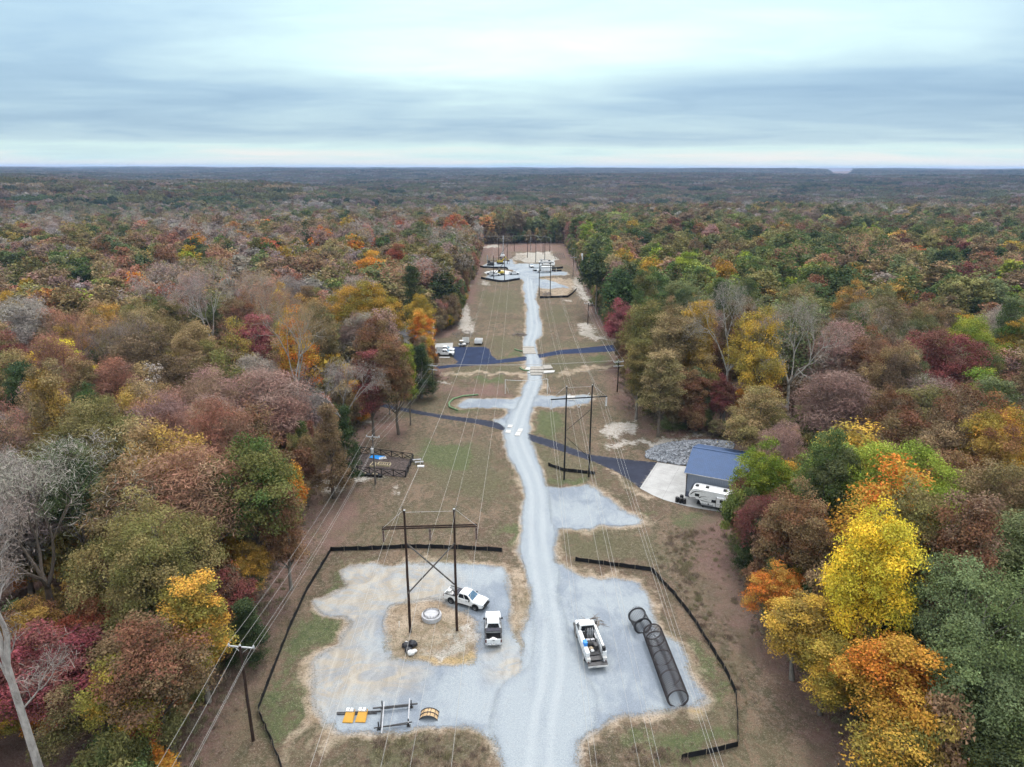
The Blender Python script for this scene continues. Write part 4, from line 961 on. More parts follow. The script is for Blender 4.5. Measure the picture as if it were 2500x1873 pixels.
# ---- the rest of the wood: one mass of light trees set out on points
proto_col = bpy.data.collections.new('wood_prototypes')
def proto_obj(name, me):
    o = bpy.data.objects.new(name, me); proto_col.objects.link(o); return o
plist = []; PIDX = {}
for sp, ms in FARP.items():
    for i, me in enumerate(ms):
        PIDX[(sp, i)] = len(plist); plist.append(proto_obj('p%03d_%s' % (len(plist), sp), me))
for sp, ms in NEAR.items():
    for i, (cm_, tm_) in enumerate(ms): PIDX[('near', sp, i)] = len(plist); plist.append(proto_obj('p%03d_near' % len(plist), cm_))
# far patches: sixty metres of canopy each
LIGHT_PATCH = []
for v_ in range(6):
    rg2 = np.random.default_rng(900 + v_); VV, FF, LL = [], [], []; off = 0
    for gx_ in np.arange(-27, 28, 10.8):
        for gy_ in np.arange(-27, 28, 10.8):
            cx_, cy_ = gx_ + rg2.uniform(-4, 4), gy_ + rg2.uniform(-4, 4); H_ = rg2.uniform(15, 22); r_ = rg2.uniform(6.0, 9.0)
            n = 150; v = unit(rg2.normal(size=(n, 3))); v[:, 2] = np.abs(v[:, 2]) * .9 + .05; v = unit(v)
            P = np.array([cx_, cy_, H_ - r_ * .9]) + v * np.array([r_, r_, r_ * .95]) * rg2.uniform(.75, 1.08, (n, 1))
            N = unit(v + rg2.normal(size=(n, 3)) * .45)
            V, F, lv = leaves(rg2, P, N, 1.05, .7, np.full(n, rg2.uniform(.2, .8))); lv[:, 2] = .3 + .4 * lv[:, 2]
            VV.append(V); FF.append(F + off); LL.append(lv); off += len(V)
    me = mesh_np('canopy_patch', np.concatenate(VV), np.concatenate(FF), [MAT_LEAF]); fattr(me, 'lv', np.concatenate(LL), 'FACE', 'FLOAT_VECTOR')
    PIDX[('patch', v_)] = len(plist); plist.append(proto_obj('p%03d_patch' % len(plist), me))

def wood_mass(name, label, pts):
    me = bpy.data.meshes.new(name); me.vertices.add(len(pts['co'])); me.vertices.foreach_set('co', np.asarray(pts['co'], np.float32).ravel())
    fattr(me, 'pidx', pts['idx'], 'POINT', 'INT')
    for k in ('scl', 'rotv', 'tint', 'tint2', 'bark'): fattr(me, k, pts[k], 'POINT', 'FLOAT_VECTOR')
    o = bpy.data.objects.new(name, me); COL.objects.link(o); tag(o, label, 'forest', None, 'stuff')
    ng = bpy.data.node_groups.new(name, 'GeometryNodeTree')
    ng.interface.new_socket('Geometry', in_out='INPUT', socket_type='NodeSocketGeometry'); ng.interface.new_socket('Geometry', in_out='OUTPUT', socket_type='NodeSocketGeometry')
    n = ng.nodes.new; l = ng.links.new
    gi, go = n('NodeGroupInput'), n('NodeGroupOutput'); ip = n('GeometryNodeInstanceOnPoints'); ci = n('GeometryNodeCollectionInfo')
    ci.inputs['Collection'].default_value = proto_col; ci.inputs['Separate Children'].default_value = True; ci.inputs['Reset Children'].default_value = True
    def na(nm, typ):
        a = n('GeometryNodeInputNamedAttribute'); a.data_type = typ; a.inputs['Name'].default_value = nm; return a.outputs['Attribute']
    l(gi.outputs[0], ip.inputs['Points']); l(ci.outputs[0], ip.inputs['Instance']); ip.inputs['Pick Instance'].default_value = True
    l(na('pidx', 'INT'), ip.inputs['Instance Index']); l(na('rotv', 'FLOAT_VECTOR'), ip.inputs['Rotation']); l(na('scl', 'FLOAT_VECTOR'), ip.inputs['Scale'])
    l(ip.outputs[0], go.inputs[0])
    md = o.modifiers.new('wood', 'NODES'); md.node_group = ng; return o
pts = {k: [] for k in ('co', 'idx', 'scl', 'rotv', 'tint', 'tint2', 'bark')}
rz_ = terrain(np.array([t_['x'] for t_ in rest]), np.array([t_['y'] for t_ in rest]))
for t_, z in zip(rest, rz_):
    br, bh = BASE_RH[t_['sp']]
    pts['co'].append((t_['x'], t_['y'], z - .1)); pts['idx'].append(PIDX[('near', t_['sp'], t_['var'])] if t_['d'] < 165 else PIDX[(t_['sp'], t_['var'])]); pts['scl'].append((t_['r'] / br, t_['r'] / br, t_['h'] / bh))
    pts['rotv'].append((0, 0, t_['rot'])); pts['tint'].append(t_['tint']); pts['tint2'].append(t_['tint2']); pts['bark'].append(t_['bark'])
wood_mass('forest', 'autumn forest of brown, olive and rust crowns beyond the nearer trees', pts)
pts = {k: [] for k in ('co', 'idx', 'scl', 'rotv', 'tint', 'tint2', 'bark')}
rg = np.random.default_rng(77)
y_ = FAR_LIM * .6; FC = []
r_ = FAR_LIM - 15
while r_ < 11500:
    st = 50 if r_ < 4500 else 62 if r_ < 7000 else 80
    da = st / r_; 
    for a in np.arange(-.82, .82, da): FC.append((r_ + rg.uniform(-.4, .4) * st, a + rg.uniform(-.4, .4) * da, st))
    r_ += st * .92
FC = np.array(FC); fx = FC[:, 0] * np.sin(FC[:, 1]); fy = FC[:, 0] * np.cos(FC[:, 1]); fz = terrain(fx, fy)
tone = np.sin(fx / 260 + 1) * np.cos(fy / 330) + .5 * np.sin((fx - fy) / 140)
for x_, y_, z, st, tn in zip(fx, fy, fz, FC[:, 2], tone):
    if z < -33: continue
    q = to_px((x_, y_, z + 14)); pal = zone_palette(min(max(q[0], 0), 2500), 450, rg) if q else 'brown'
    if tn < -.85 and rg.uniform() < .6: pal = 'dkgreen'
    k = rg.uniform(.85, 1.12); a, b = PAL[pal]; a2 = PAL[zone_palette(min(max(q[0], 0), 2500), 450, rg)][0]
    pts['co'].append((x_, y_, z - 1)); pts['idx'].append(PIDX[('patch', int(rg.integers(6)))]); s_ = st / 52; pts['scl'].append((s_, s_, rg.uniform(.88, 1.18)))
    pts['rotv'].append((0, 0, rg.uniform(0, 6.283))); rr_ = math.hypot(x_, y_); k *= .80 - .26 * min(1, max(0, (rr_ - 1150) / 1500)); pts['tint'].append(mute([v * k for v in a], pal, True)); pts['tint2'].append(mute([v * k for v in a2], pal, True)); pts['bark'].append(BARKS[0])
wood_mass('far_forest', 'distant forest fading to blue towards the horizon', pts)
# ------------------------------------------------------------------ power lines
WOOD_D = M('dark_creosote_wood', (.045, .028, .022), .85, .15, 0, .35, 2); STEEL_K = M('black_steel', (.016, .015, .015), .5, .4, .3, .2)
WOOD_G = M('weathered_pole_wood', (.13, .115, .105), .85, .15, 0, .3, 2); GALV = M('galvanised_steel', (.52, .53, .54), .45, .5, .4, .12)
PORC = M('grey_porcelain', (.55, .56, .58), .3, .5); BROWNP = M('brown_porcelain', (.09, .05, .04), .3, .5); ALU = M('aluminium_conductor', (.42, .405, .385), .5, .3, .2, .08)
def insulator(name, mat, p, q, parent, r=.13, n=9):
    """string of discs from p to q"""
    p = Vector(p); q = Vector(q); d = q - p; L_ = d.length; mb = MB(); prof = []
    for i in range(n):
        z = L_ * (i + .5) / n; prof += [(.03, z - L_ * .3 / n), (r, z - L_ * .08 / n), (r * .85, z + L_ * .12 / n), (.03, z + L_ * .3 / n)]
    mb.lathe([(.03, 0)] + prof + [(.03, L_)], 8)
    o = mb.build(name, mat, parent, smooth=False); o.matrix_local = Matrix.Translation(p) @ d.to_track_quat('Z', 'Y').to_matrix().to_4x4(); return o
def pole(name, mat, x, y, h, r0, r1, parent, n=12, wob=.03):
    mb = MB(); k = 6
    mb.tube([(x + random.uniform(-wob, wob) * (i > 0), y, -.6 + (h + .6) * i / k) for i in range(k + 1)], [r0 + (r1 - r0) * i / k for i in range(k + 1)], n)
    return mb.build(name, mat, parent, smooth=False)
def hframe(b1, b2, top, arm_z, over, label, mat, brace=None, strings='hang', r=.18, group='two-pole transmission frames', slen=1.9, arm_double=False):
    """two-pole frame; local X runs from pole one to pole two. returns world attach points"""
    c = (b1 + b2) / 2; dv = b2 - b1; half = dv.length / 2; rz = math.atan2(dv.y, dv.x)
    e = empty('transmission_frame', (c.x, c.y, th(c.x, c.y)), rz, label, 'power pylon', group)
    for s in (-1, 1):
        pole('pole', mat, s * half, 0, top, r, r * .72, e); MB().lathe([(r * .76, 0), (r * .76, .06), (.02, .12)], 10, (s * half, 0, top - .01)).build('pole_cap', GALV, e)
        b = MB().tube([(s * half + s * .1, 0, top - .5), (s * half + s * .28, 0, top + .55)], .04, 6); b.build('shield_wire_bracket', mat, e)
    L_ = half + over
    if mat is WOOD_D:
        for s in (-1, 1): MB().beam((-L_, s * (r + .05), arm_z), (L_, s * (r + .05), arm_z), .09, .17).build('crossarm', mat, e)
    else:
        MB().beam((-L_, 0, arm_z), (L_, 0, arm_z), .16, .2).build('crossarm', mat, e)
    if brace:
        for (s, z0, z1) in brace:
            MB().beam((-s * half, s * (r + .06), z0), (s * half, s * (r + .06), z1), .13 if mat is WOOD_D else .07, .16 if mat is WOOD_D else .07).build('cross_brace', WOOD_G if mat is WOOD_D else mat, e)
    pts = []
    for k, x in enumerate((-L_ + .12, 0, L_ - .12)):
        if strings == 'vee' and k == 1:
            insulator('insulator_string', PORC, (-half * .8, 0, arm_z + .9), (0, 0, arm_z - slen), e, .09); insulator('insulator_string', PORC, (half * .8, 0, arm_z + .9), (0, 0, arm_z - slen), e, .09)
        else: insulator('insulator_string', BROWNP if mat is WOOD_D else PORC, (x, 0, arm_z - .1), (x, 0, arm_z - slen), e, .17)
        pts.append(e.matrix_world @ Vector((x, 0, arm_z - slen))); 
    m4 = Matrix.Translation(e.location) @ Matrix.Rotation(rz, 4, 'Z')
    pts = [m4 @ Vector((x, 0, arm_z - slen)) for x in (-L_ + .12, 0, L_ - .12)]
    sh = [m4 @ Vector((s * half + s * .28, 0, top + .55)) for s in (-1, 1)]
    for (x0, x1, z0, z1) in ((-half - .25, -L_ + .1, top - .1, arm_z), (half + .25, L_ - .1, top - .1, arm_z)):
        MB().tube([(x0, 0, z0), (x1, 0, z1)], .018, 4).build('stay_rod', GALV, e)
    MB().tube([(-half, 0, top - .25), (half, 0, top - .25)], .015, 4).build('bond_wire', GALV, e)
    return e, pts, sh
b1 = G(*Z1(1162, 696)); b2 = G(*Z1(1492, 684))
tz = lambda zf, x, y, b: top_z(*zf(x, y), b)
H1 = tz(Z3, 765, 925, b1)
_, HA, HAs = hframe(b1, b2, H1, tz(Z3, 765, 1057, b1), 2.75, 'dark wooden two-pole frame with crossed braces beside the parked pickups', WOOD_D,
       [(1, tz(Z3, 775, 1185, b1), tz(Z3, 1150, 1515, b2)), (-1, tz(Z3, 1155, 1170, b2), tz(Z3, 780, 1555, b1))])
b1 = G(*Z4(402, 855)); b2 = G(*Z4(592, 840))
H2 = tz(Z4, 415, 138, b1)
_, HB, HBs = hframe(b1, b2, H2, tz(Z4, 412, 232, b1), 2.9, 'black steel two-pole frame beside the winding driveway', STEEL_K,
       [(1, tz(Z4, 420, 490, b1), tz(Z4, 612, 318, b2)), (-1, tz(Z4, 600, 690, b2), tz(Z4, 430, 520, b1))], 'vee', .17)
def far_frame(zf, x1, y1, x2, y2, yt, ya, label, brace, strings='hang', over=2.8):
    p1 = G(*zf(x1, y1)); p2 = G(*zf(x2, y2)); t = tz(zf, x1, yt, p1)
    return hframe(p1, p2, t, tz(zf, x1, ya, p1) if ya else t - 2.5, over, label, STEEL_K if brace == 'k' else WOOD_D, None if brace == 'k' else [(1, t * .30, t * .72), (-1, t * .72, t * .30)] if brace else None, strings, .2)
_, HC, HCs = far_frame(Z6, 688, 640, 805, 638, 375, 0, 'far wooden two-pole frame behind the curved black fence', True)
_, HD, HDs = far_frame(Z6, 1177, 805, 1297, 800, 440, 0, 'far black two-pole frame beside the far gravel turnout', 'k', 'vee')
_, HE, HEs = far_frame(Z8, 425, 545, 578, 550, 78, 0, 'thin wooden two-pole frame beyond the white covered mound', True)
_, HF, HFs = far_frame(Z8, 1090, 520, 1252, 535, 40, 60, 'tall two-pole frame with bright vee insulators at the far end', 'k', 'vee', 4.2)
# single far poles
def lone_pole(px, py, pt, label, arm=False):
    b = G(px, py); h = top_z(px, pt, b); e = empty('power_pole', (b.x, b.y, th(b.x, b.y)), 0, label, 'pole', 'single far poles')
    pole('shaft', WOOD_D, 0, 0, h, .2, .15, e, 8)
    if arm: MB().beam((-2.2, 0, h - .6), (2.2, 0, h - .6), .15).build('crossarm', WOOD_G, e)
    else: MB().tube([(0, 0, h - .3), (.35, 0, h + .3)], .05, 5).build('top_bracket', GALV, e)
    return b.x, b.y, h
lone_pole(*Z8(943, 470), Z8(0, 48)[1], 'single tall pole left of the frame with vee insulators'); lone_pole(*Z8(1220, 432), Z8(0, 180)[1], 'shorter single pole inside the far two-pole frame')
lone_pole(*Z8(705, 312), Z8(0, 85)[1], 'thin far pole with crossarm before the dark trees', True); lone_pole(*Z8(1343, 330), Z8(0, 90)[1], 'thin far pole right of the vee insulators'); lone_pole(*Z8(1000, 300), Z8(0, 90)[1], 'thin far pole behind the gravel heap')

def span(p, q, sag, n=18):
    p = Vector(p); q = Vector(q)
    return [p.lerp(q, i / n) - Vector((0, 0, 4 * sag * (i / n) * (1 - i / n))) for i in range(n + 1)]
def wire(label, stops, sags, r=.028, group='overhead wires', name='overhead_wire', mat=None):
    pts = []
    for i in range(len(stops) - 1):
        s = span(stops[i], stops[i + 1], sags[i], 22); pts += s if not pts else s[1:]
    o = MB().tube(pts, r, 4, False).build(name, mat or ALU); tag(o, label, 'wire', group); return o
def back(p, dx, dy, dz): return Vector((p.x + dx, p.y + dy, p.z + dz))
side = ['left', 'middle', 'right']
for k in range(3):
    wire(f'{side[k]} conductor of the wooden frame line on the left of the track', [back(HA[k], -3, -210, 1.5), HA[k], HC[k], HE[k]], [4.5, 7.5, 2.0], .017)
    for s in (-.23, .23):
        off = Vector((s, 0, 0))
        wire(f"{'outer' if (s > 0) == (k == 2) else 'inner'} wire of the {side[k]} pair on the black steel frame line", [back(HB[k], -1.5, -235, 1.0) + off, HB[k] + off, HD[k] + off, HF[k] + off], [5.0, 4.6, 2.2], .0145)
for k in range(2):
    wire(f'{("left", "right")[k]} shield wire above the wooden frame line', [back(HAs[k], -3, -210, 1.5), HAs[k], HCs[k], HEs[k]], [4, 6, 1.5], .012)
    wire(f'{("left", "right")[k]} shield wire above the black steel frame line', [back(HBs[k], -1.5, -235, 1.0), HBs[k], HDs[k], HFs[k]], [4, 4, 1.5], .012)
wl = G(*Z8(60, 420)); wire('level wire from the far frame across to the left wood', [Vector((-26, HFs[0].y, HFs[0].z - .6)), HFs[0]], [.6], .035)

# wooden street-side utility poles with one crossarm
def utility_pole(bpx, tpx, label, arm=1.3, transformer=False, double=False, rz=0., group='wooden utility poles'):
    b = G(*bpx); h = top_z(tpx[0], tpx[1], b); e = empty('utility_pole', (b.x, b.y, th(b.x, b.y)), rz, label, 'pole', group)
    pole('shaft', WOOD_D if not transformer else WOOD_G, 0, 0, h, .17, .12, e)
    az = h - .22
    for s in ((-1, 1) if double else (1,)):
        MB().beam((-arm, s * .18, az), (arm, s * .18, az), .11, .13).build('crossarm', GALV, e)
        if double: MB().beam((-arm, s * .18, az - 1.1), (arm, s * .18, az - 1.1), .11, .13).build('crossarm', GALV, e)
    for s in (-1, 1): MB().beam((s * .75, .18, az), (0, .15, az - .7), .05, .05).build('arm_brace', GALV, e)
    A = []
    for x in (-arm + .08, 0, arm - .08):
        o = MB().lathe([(.04, 0), (.09, .05), (.1, .12), (.06, .16), (.08, .22), (.03, .28)], 8, (x, .18 if x else 0, az + .06 if x else h)).build('pin_insulator', PORC, e)
        A.append(Vector((x, .18 if x else 0, (az + .36) if x else h + .3)))
    if transformer:
        t = MB().lathe([(.02, 0), (.24, .03), (.26, .1), (.26, .85), (.29, .88), (.29, .94), (.1, 1.02)], 14, (-.1, -.42, h - 3.2)).build('transformer', GALV, e)
        MB().lathe([(.05, 0), (.08, .1), (.04, .2), (.07, .3), (.03, .4)], 8, (-.1, -.42, h - 2.2)).build('bushing', PORC, t)
        MB().beam((0, 0, h - 2.8), (-.1, -.3, h - 2.8), .08, .3).build('transformer_bracket', GALV, e)
    m4 = Matrix.Translation(e.location) @ Matrix.Rotation(rz, 4, 'Z')
    return [m4 @ p for p in A] + [m4 @ Vector((.15, 0, h - 2.2))]
U1 = utility_pole((618.4, 1808), (597, 1578), 'dark wooden utility pole with white crossarm at the lower left', 1.35, rz=-.12)
U2 = utility_pole((917, 1183), (913, 1066), 'grey utility pole with transformer standing before the fenced garden', 1.25, True, rz=-.15)
U3 = utility_pole(Z5(435, 500), Z5(430, 306), 'grey utility pole with double crossarm beside the round cedar', 1.4, False, True, rz=-.4)
U4 = utility_pole(Z5(1678, 492), Z5(1672, 286), 'grey utility pole with double crossarm near the right wood', 1.4, False, True, rz=.3)
U5 = utility_pole(Z6(1703, 1122), Z6(1702, 890), 'thin utility pole by the pale sandy patch on the right', 1.5, rz=.05)
U6 = utility_pole(Z8(1762, 775), Z8(1765, 425), 'far utility pole beside the raised white boom', 1.6, rz=.05)
U7 = utility_pole(Z6(1560, 420), Z6(1540, 290), 'farthest utility pole at the right end of the clearing', 1.6)
nm4 = ['left', 'middle', 'right', 'low neutral']
for k in range(4):
    wire(f'{nm4[k]} wire of the utility line along the left wood', [back(U1[k], -.6, -55, .5), U1[k], U2[k], U3[k]], [1.0, 1.2, .9], .0145)
    wire(f'{nm4[k]} wire of the utility line crossing over the track', [U3[k], U4[k]], [.7], .018)
    wire(f'{nm4[k]} wire of the utility line along the right wood', [U4[k], U5[k], U6[k], U7[k]], [1.3, 1.5, 1.3], .018)
# ------------------------------------------------------------------ vehicles
WHITE = M('white_vehicle_paint', (.78, .79, .80), .28, .5, 0, .04, 1.5, .10); BLACKP = M('black_plastic', (.018, .018, .02), .55, .35); RUBBER = M('tyre_rubber', (.022, .022, .024), .9, .2)
CHROME = M('bright_metal', (.62, .63, .65), .25, .6, .85, .08); GLASS = M('dark_vehicle_glass', (.012, .016, .022), .06, .6, 0, .2); WSCREEN = M('windscreen_glass', (.05, .12, .20), .05, .7, 0, .2)
LAMP_R = M('red_tail_lamp', (.10, .006, .006), .25, .5); LAMP_W = M('clear_headlamp', (.55, .57, .60), .12, .6); DKGREY = M('dark_grey_steel', (.07, .068, .07), .6, .4, .3, .3); LTGREY = M('light_grey_steel', (.42, .42, .44), .45, .45, .3, .2)
RIM = M('steel_wheel_rim', (.38, .39, .40), .35, .5, .6); DIRTYW = M('dirty_white_paint', (.66, .65, .63), .5, .35, 0, .1, 3, .35); BLUEP = M('bright_blue_plastic', (.02, .24, .70), .4, .4); TANC = M('cardboard_tan', (.42, .34, .24), .8, .1, 0, .3)
def wheel(parent, x, y, r=.40, w=.28):
    s = 1 if y > 0 else -1
    e = MB().lathe([(r * .62, -w / 2), (r * .93, -w / 2), (r, -w * .32), (r, w * .32), (r * .93, w / 2), (r * .62, w / 2)], 20, (0, 0, 0), 'Y', True).build('wheel', RUBBER, parent, loc=(x, y, r))
    rim = MB().lathe([(.02, s * w * .36), (r * .22, s * w * .40), (r * .30, s * w * .26), (r * .50, s * w * .24), (r * .62, s * w * .47), (r * .64, -s * w * .3)], 16, (0, 0, 0), 'Y').build('rim', RIM, e)
    return e
def rsec(x, hw, z0, z1, r): return [(x, -hw, z0), (x, hw, z0), (x, hw, z1 - r), (x, hw - r * .8, z1), (x, -hw + r * .8, z1), (x, -hw, z1 - r)]
def patch(c4, u0, u1, v0, v1, off, skew=0):
    """quad inset on a face given by corners (bl, br, tr, tl)"""
    a, b, c, d = [Vector(p) for p in c4]; n = (b - a).cross(d - a).normalized()
    f = lambda u, v: (a.lerp(b, u)).lerp(d.lerp(c, u), v) + n * off
    return [f(u0, v0), f(u1, v0), f(u1 - skew, v1), f(u0 + skew, v1)]
def cab_shell(e, x0, x1, t0, t1, w0, w1, z0, z1, mat, doors=2, name='cab'):
    def ring(xa, xb, w, z, c): return [(xa, -w + c, z), (xa + c, -w, z), (xb - c, -w, z), (xb, -w + c, z), (xb, w - c, z), (xb - c, w, z), (xa + c, w, z), (xa, w - c, z)]
    cab = MB().loft([ring(x0, x1, w0, z0, .06), ring(t0, t1, w1, z1 - .09, .1), ring(t0 + .1, t1 - .14, w1 - .08, z1, .14)]).build(name, mat, e, .02)
    zt = z1 - .09
    def win(nm, c4, m_, *uv, **kw):
        q = patch(c4, *uv, **kw); MB().add(q, [(0, 1, 2, 3)]).build(nm, m_, cab)
    win('windscreen', [(x1, -w0, z0), (x1, w0, z0), (t1, w1, zt), (t1, -w1, zt)], WSCREEN, .07, .93, .08, .95, .012)
    win('rear_window', [(x0, w0, z0), (x0, -w0, z0), (t0, -w1, zt), (t0, w1, zt)], GLASS, .1, .9, .15, .92, .012)
    for s, c4 in ((-1, [(x0, -w0, z0), (x1, -w0, z0), (t1, -w1, zt), (t0, -w1, zt)]), (1, [(x1, w0, z0), (x0, w0, z0), (t0, w1, zt), (t1, w1, zt)])):
        cuts = [(.06, .47), (.52, .90)] if doors == 2 else [(.12, .88)]
        if s > 0: cuts = [(1 - b, 1 - a) for a, b in cuts]
        for a, b in cuts: win('side_window', c4, GLASS, a, b, .12, .9, .012)
    return cab
def pickup(label, loc, rz, cover=True, group='white pickup trucks'):
    e = empty('pickup_truck', loc, rz, label, 'pickup truck', group)
    body = MB().loft([rsec(2.94, .72, .62, .96, .06), rsec(2.88, .88, .52, 1.04, .10), rsec(2.55, .985, .46, 1.13, .13), rsec(1.5, 1.0, .46, 1.22, .12), rsec(1.2, 1.0, .46, 1.24, .08), rsec(-.88, 1.0, .46, 1.26, .06)]).build('body', WHITE, e, .02)
    MB().box((2.1, 0, 1.195), (1.0, 1.05, .03), 0, None, (.9, .85)).build('bonnet_bulge', WHITE, body)
    cab_shell(e, -.86, 1.42, -.66, .62, .97, .76, 1.22, 1.94, WHITE)
    bed = MB()
    for s in (-1, 1): bed.box((-1.9, s * .945, .9), (2.04, .11, .78))
    bed.box((-.92, 0, .9), (.08, 1.78, .76)).build('bed_side', WHITE, e, .02)
    MB().box((-1.9, 0, .60), (2.0, 1.78, .05)).build('bed_floor', BLACKP, e)
    tg = MB().box((-2.93, 0, .93), (.09, 1.76, .66)).build('tailgate', WHITE, e, .02); MB().box((-2.99, 0, 1.08), (.03, .26, .06)).build('handle', BLACKP, tg)
    for s in (-1, 1): MB().box((-1.9, s * .945, 1.30), (2.04, .13, .03)).build('bed_rail', BLACKP, e)
    rb = MB().box((-3.03, 0, .58), (.16, 1.9, .2)).build('rear_bumper', CHROME, e, .03); MB().box((-3.125, 0, .60), (.02, .32, .16)).build('number_plate', DIRTYW, rb)
    MB().box((2.99, 0, .56), (.16, 1.86, .24), 0, None, (.8, .96)).build('front_bumper', BLACKP, e, .03)
    MB().box((2.955, 0, .86), (.06, 1.15, .26)).build('grille', BLACKP, e, .02)
    for s in (-1, 1):
        MB().box((2.90, s * .77, .88), (.12, .3, .26)).build('headlight', LAMP_W, e, .02)
        MB().box((-2.95, s * .92, .98), (.08, .14, .42)).build('tail_light', LAMP_R, e, .01)
        m_ = MB().box((1.02, s * 1.14, 1.32), (.14, .2, .24)).build('side_mirror', BLACKP, e, .03); MB().beam((1.0, s * .96, 1.26), (1.0, s * 1.06, 1.28), .06).build('mirror_arm', BLACKP, m_)
        for x in (.55, -.45): MB().box((x, s * 1.012, 1.06), (.16, .02, .035)).build('door_handle', BLACKP, e)
        MB().box((.35, s * 1.03, .42), (2.1, .12, .06)).build('step_bar', BLACKP, e)
        for x in (1.85, -1.82):
            MB().lathe([(.52, s * .985), (.52, s * 1.008)], 20, (x, 0, .46), 'Y').build('wheel_arch', BLACKP, e); wheel(e, x, s * .90)
    if cover: MB().box((-1.28, 0, 1.36), (.62, 1.74, .10)).build('folded_bed_cover', M('bed_cover_vinyl', (.045, .045, .06), .7, .3), e, .02)
    MB().tube([(-.5, .4, 1.92), (-.5, .4, 2.15)], .012, 4).build('aerial', BLACKP, e)
    return e
def at_px(zf, x, y, z=0):
    p = G(*zf(x, y), z); return p
Z10 = zoom(1060, 1410, 8.72)
# pickup one: side on, nose towards lower right; wheel ground contacts seen in the photo
pr = G(*Z10(325, 550)); pf = G(*Z10(900, 720)); d = (pf - pr); rz1 = math.atan2(d.y, d.x); mid = (pr + pf) / 2; nrm = Vector((-math.sin(rz1), math.cos(rz1), 0))
c1 = mid + nrm * 1.0
pk1 = pickup('white crew cab pickup parked side-on behind the wooden frame', (c1.x, c1.y, th(c1.x, c1.y) + .06), rz1)
pa = G(*Z10(1275, 1490)); c2 = pa + Vector((-.18, 2.95, 0))
pk2 = pickup('white pickup with open bed parked facing away beside the dirt bank', (c2.x, c2.y, th(c2.x, c2.y) + .06), R(92.5))
# loads in the beds
def lump(name, loc, r, mat, label, cat, group=None, sc=(1, 1, .7), seed_=0, parent=None):
    bm = bmesh.new(); bmesh.ops.create_icosphere(bm, subdivisions=3, radius=r)
    for v in bm.verts:
        n = mnoise.noise(v.co * 2.1 / r + Vector((seed_ * 3.1, 0, 0))) * .32 + mnoise.noise(v.co * 5 / r + Vector((0, seed_ * 2.7, 0))) * .13
        v.co *= 1 + n; v.co.x *= sc[0]; v.co.y *= sc[1]; v.co.z = max(v.co.z * sc[2], -r * sc[2] * .55)
    me = bpy.data.meshes.new(name); bm.to_mesh(me); bm.free(); me.materials.append(mat)
    me.polygons.foreach_set('use_smooth', [True] * len(me.polygons))
    o = bpy.data.objects.new(name, me); COL.objects.link(o); o.location = (loc[0], loc[1], loc[2] + r * sc[2] * .55)
    if parent: o.parent = parent
    if label: tag(o, label, cat, group)
    return o
BAGW = M('white_woven_bag', (.70, .69, .68), .7, .2, 0, .1, 4); BAGK = M('black_plastic_bag', (.02, .02, .026), .35, .5, 0, .3, 4)
for i, (e, lab) in enumerate(((pk1, 'in the bed of the side-on pickup'), (pk2, 'in the bed of the pickup facing away'))):
    for j, (x, y, r_, w_) in enumerate(((-2.45, -.2, .25, 'larger'), (-2.4, .28, .21, 'smaller'), (-2.1, .05, .18, 'front'))):
        p = Matrix.Translation(e.location) @ Matrix.Rotation(e.rotation_euler.z, 4, 'Z') @ Vector((x, y, .63)); lump('sandbag', p, r_, BAGW, f'{w_} white sack {lab}', 'sack', 'white sacks in the pickup beds', (1.25, 1, .9), i * 5 + j)
    if i == 0:
        p = Matrix.Translation(e.location) @ Matrix.Rotation(e.rotation_euler.z, 4, 'Z') @ Vector((-2.55, 0, .63)); o = MB().box((0, 0, .35), (.42, .6, .70)).build('storage_box', DIRTYW, None, .03, loc=p); o.rotation_euler.z = e.rotation_euler.z; tag(o, 'white storage box standing in the bed of the side-on pickup', 'box')

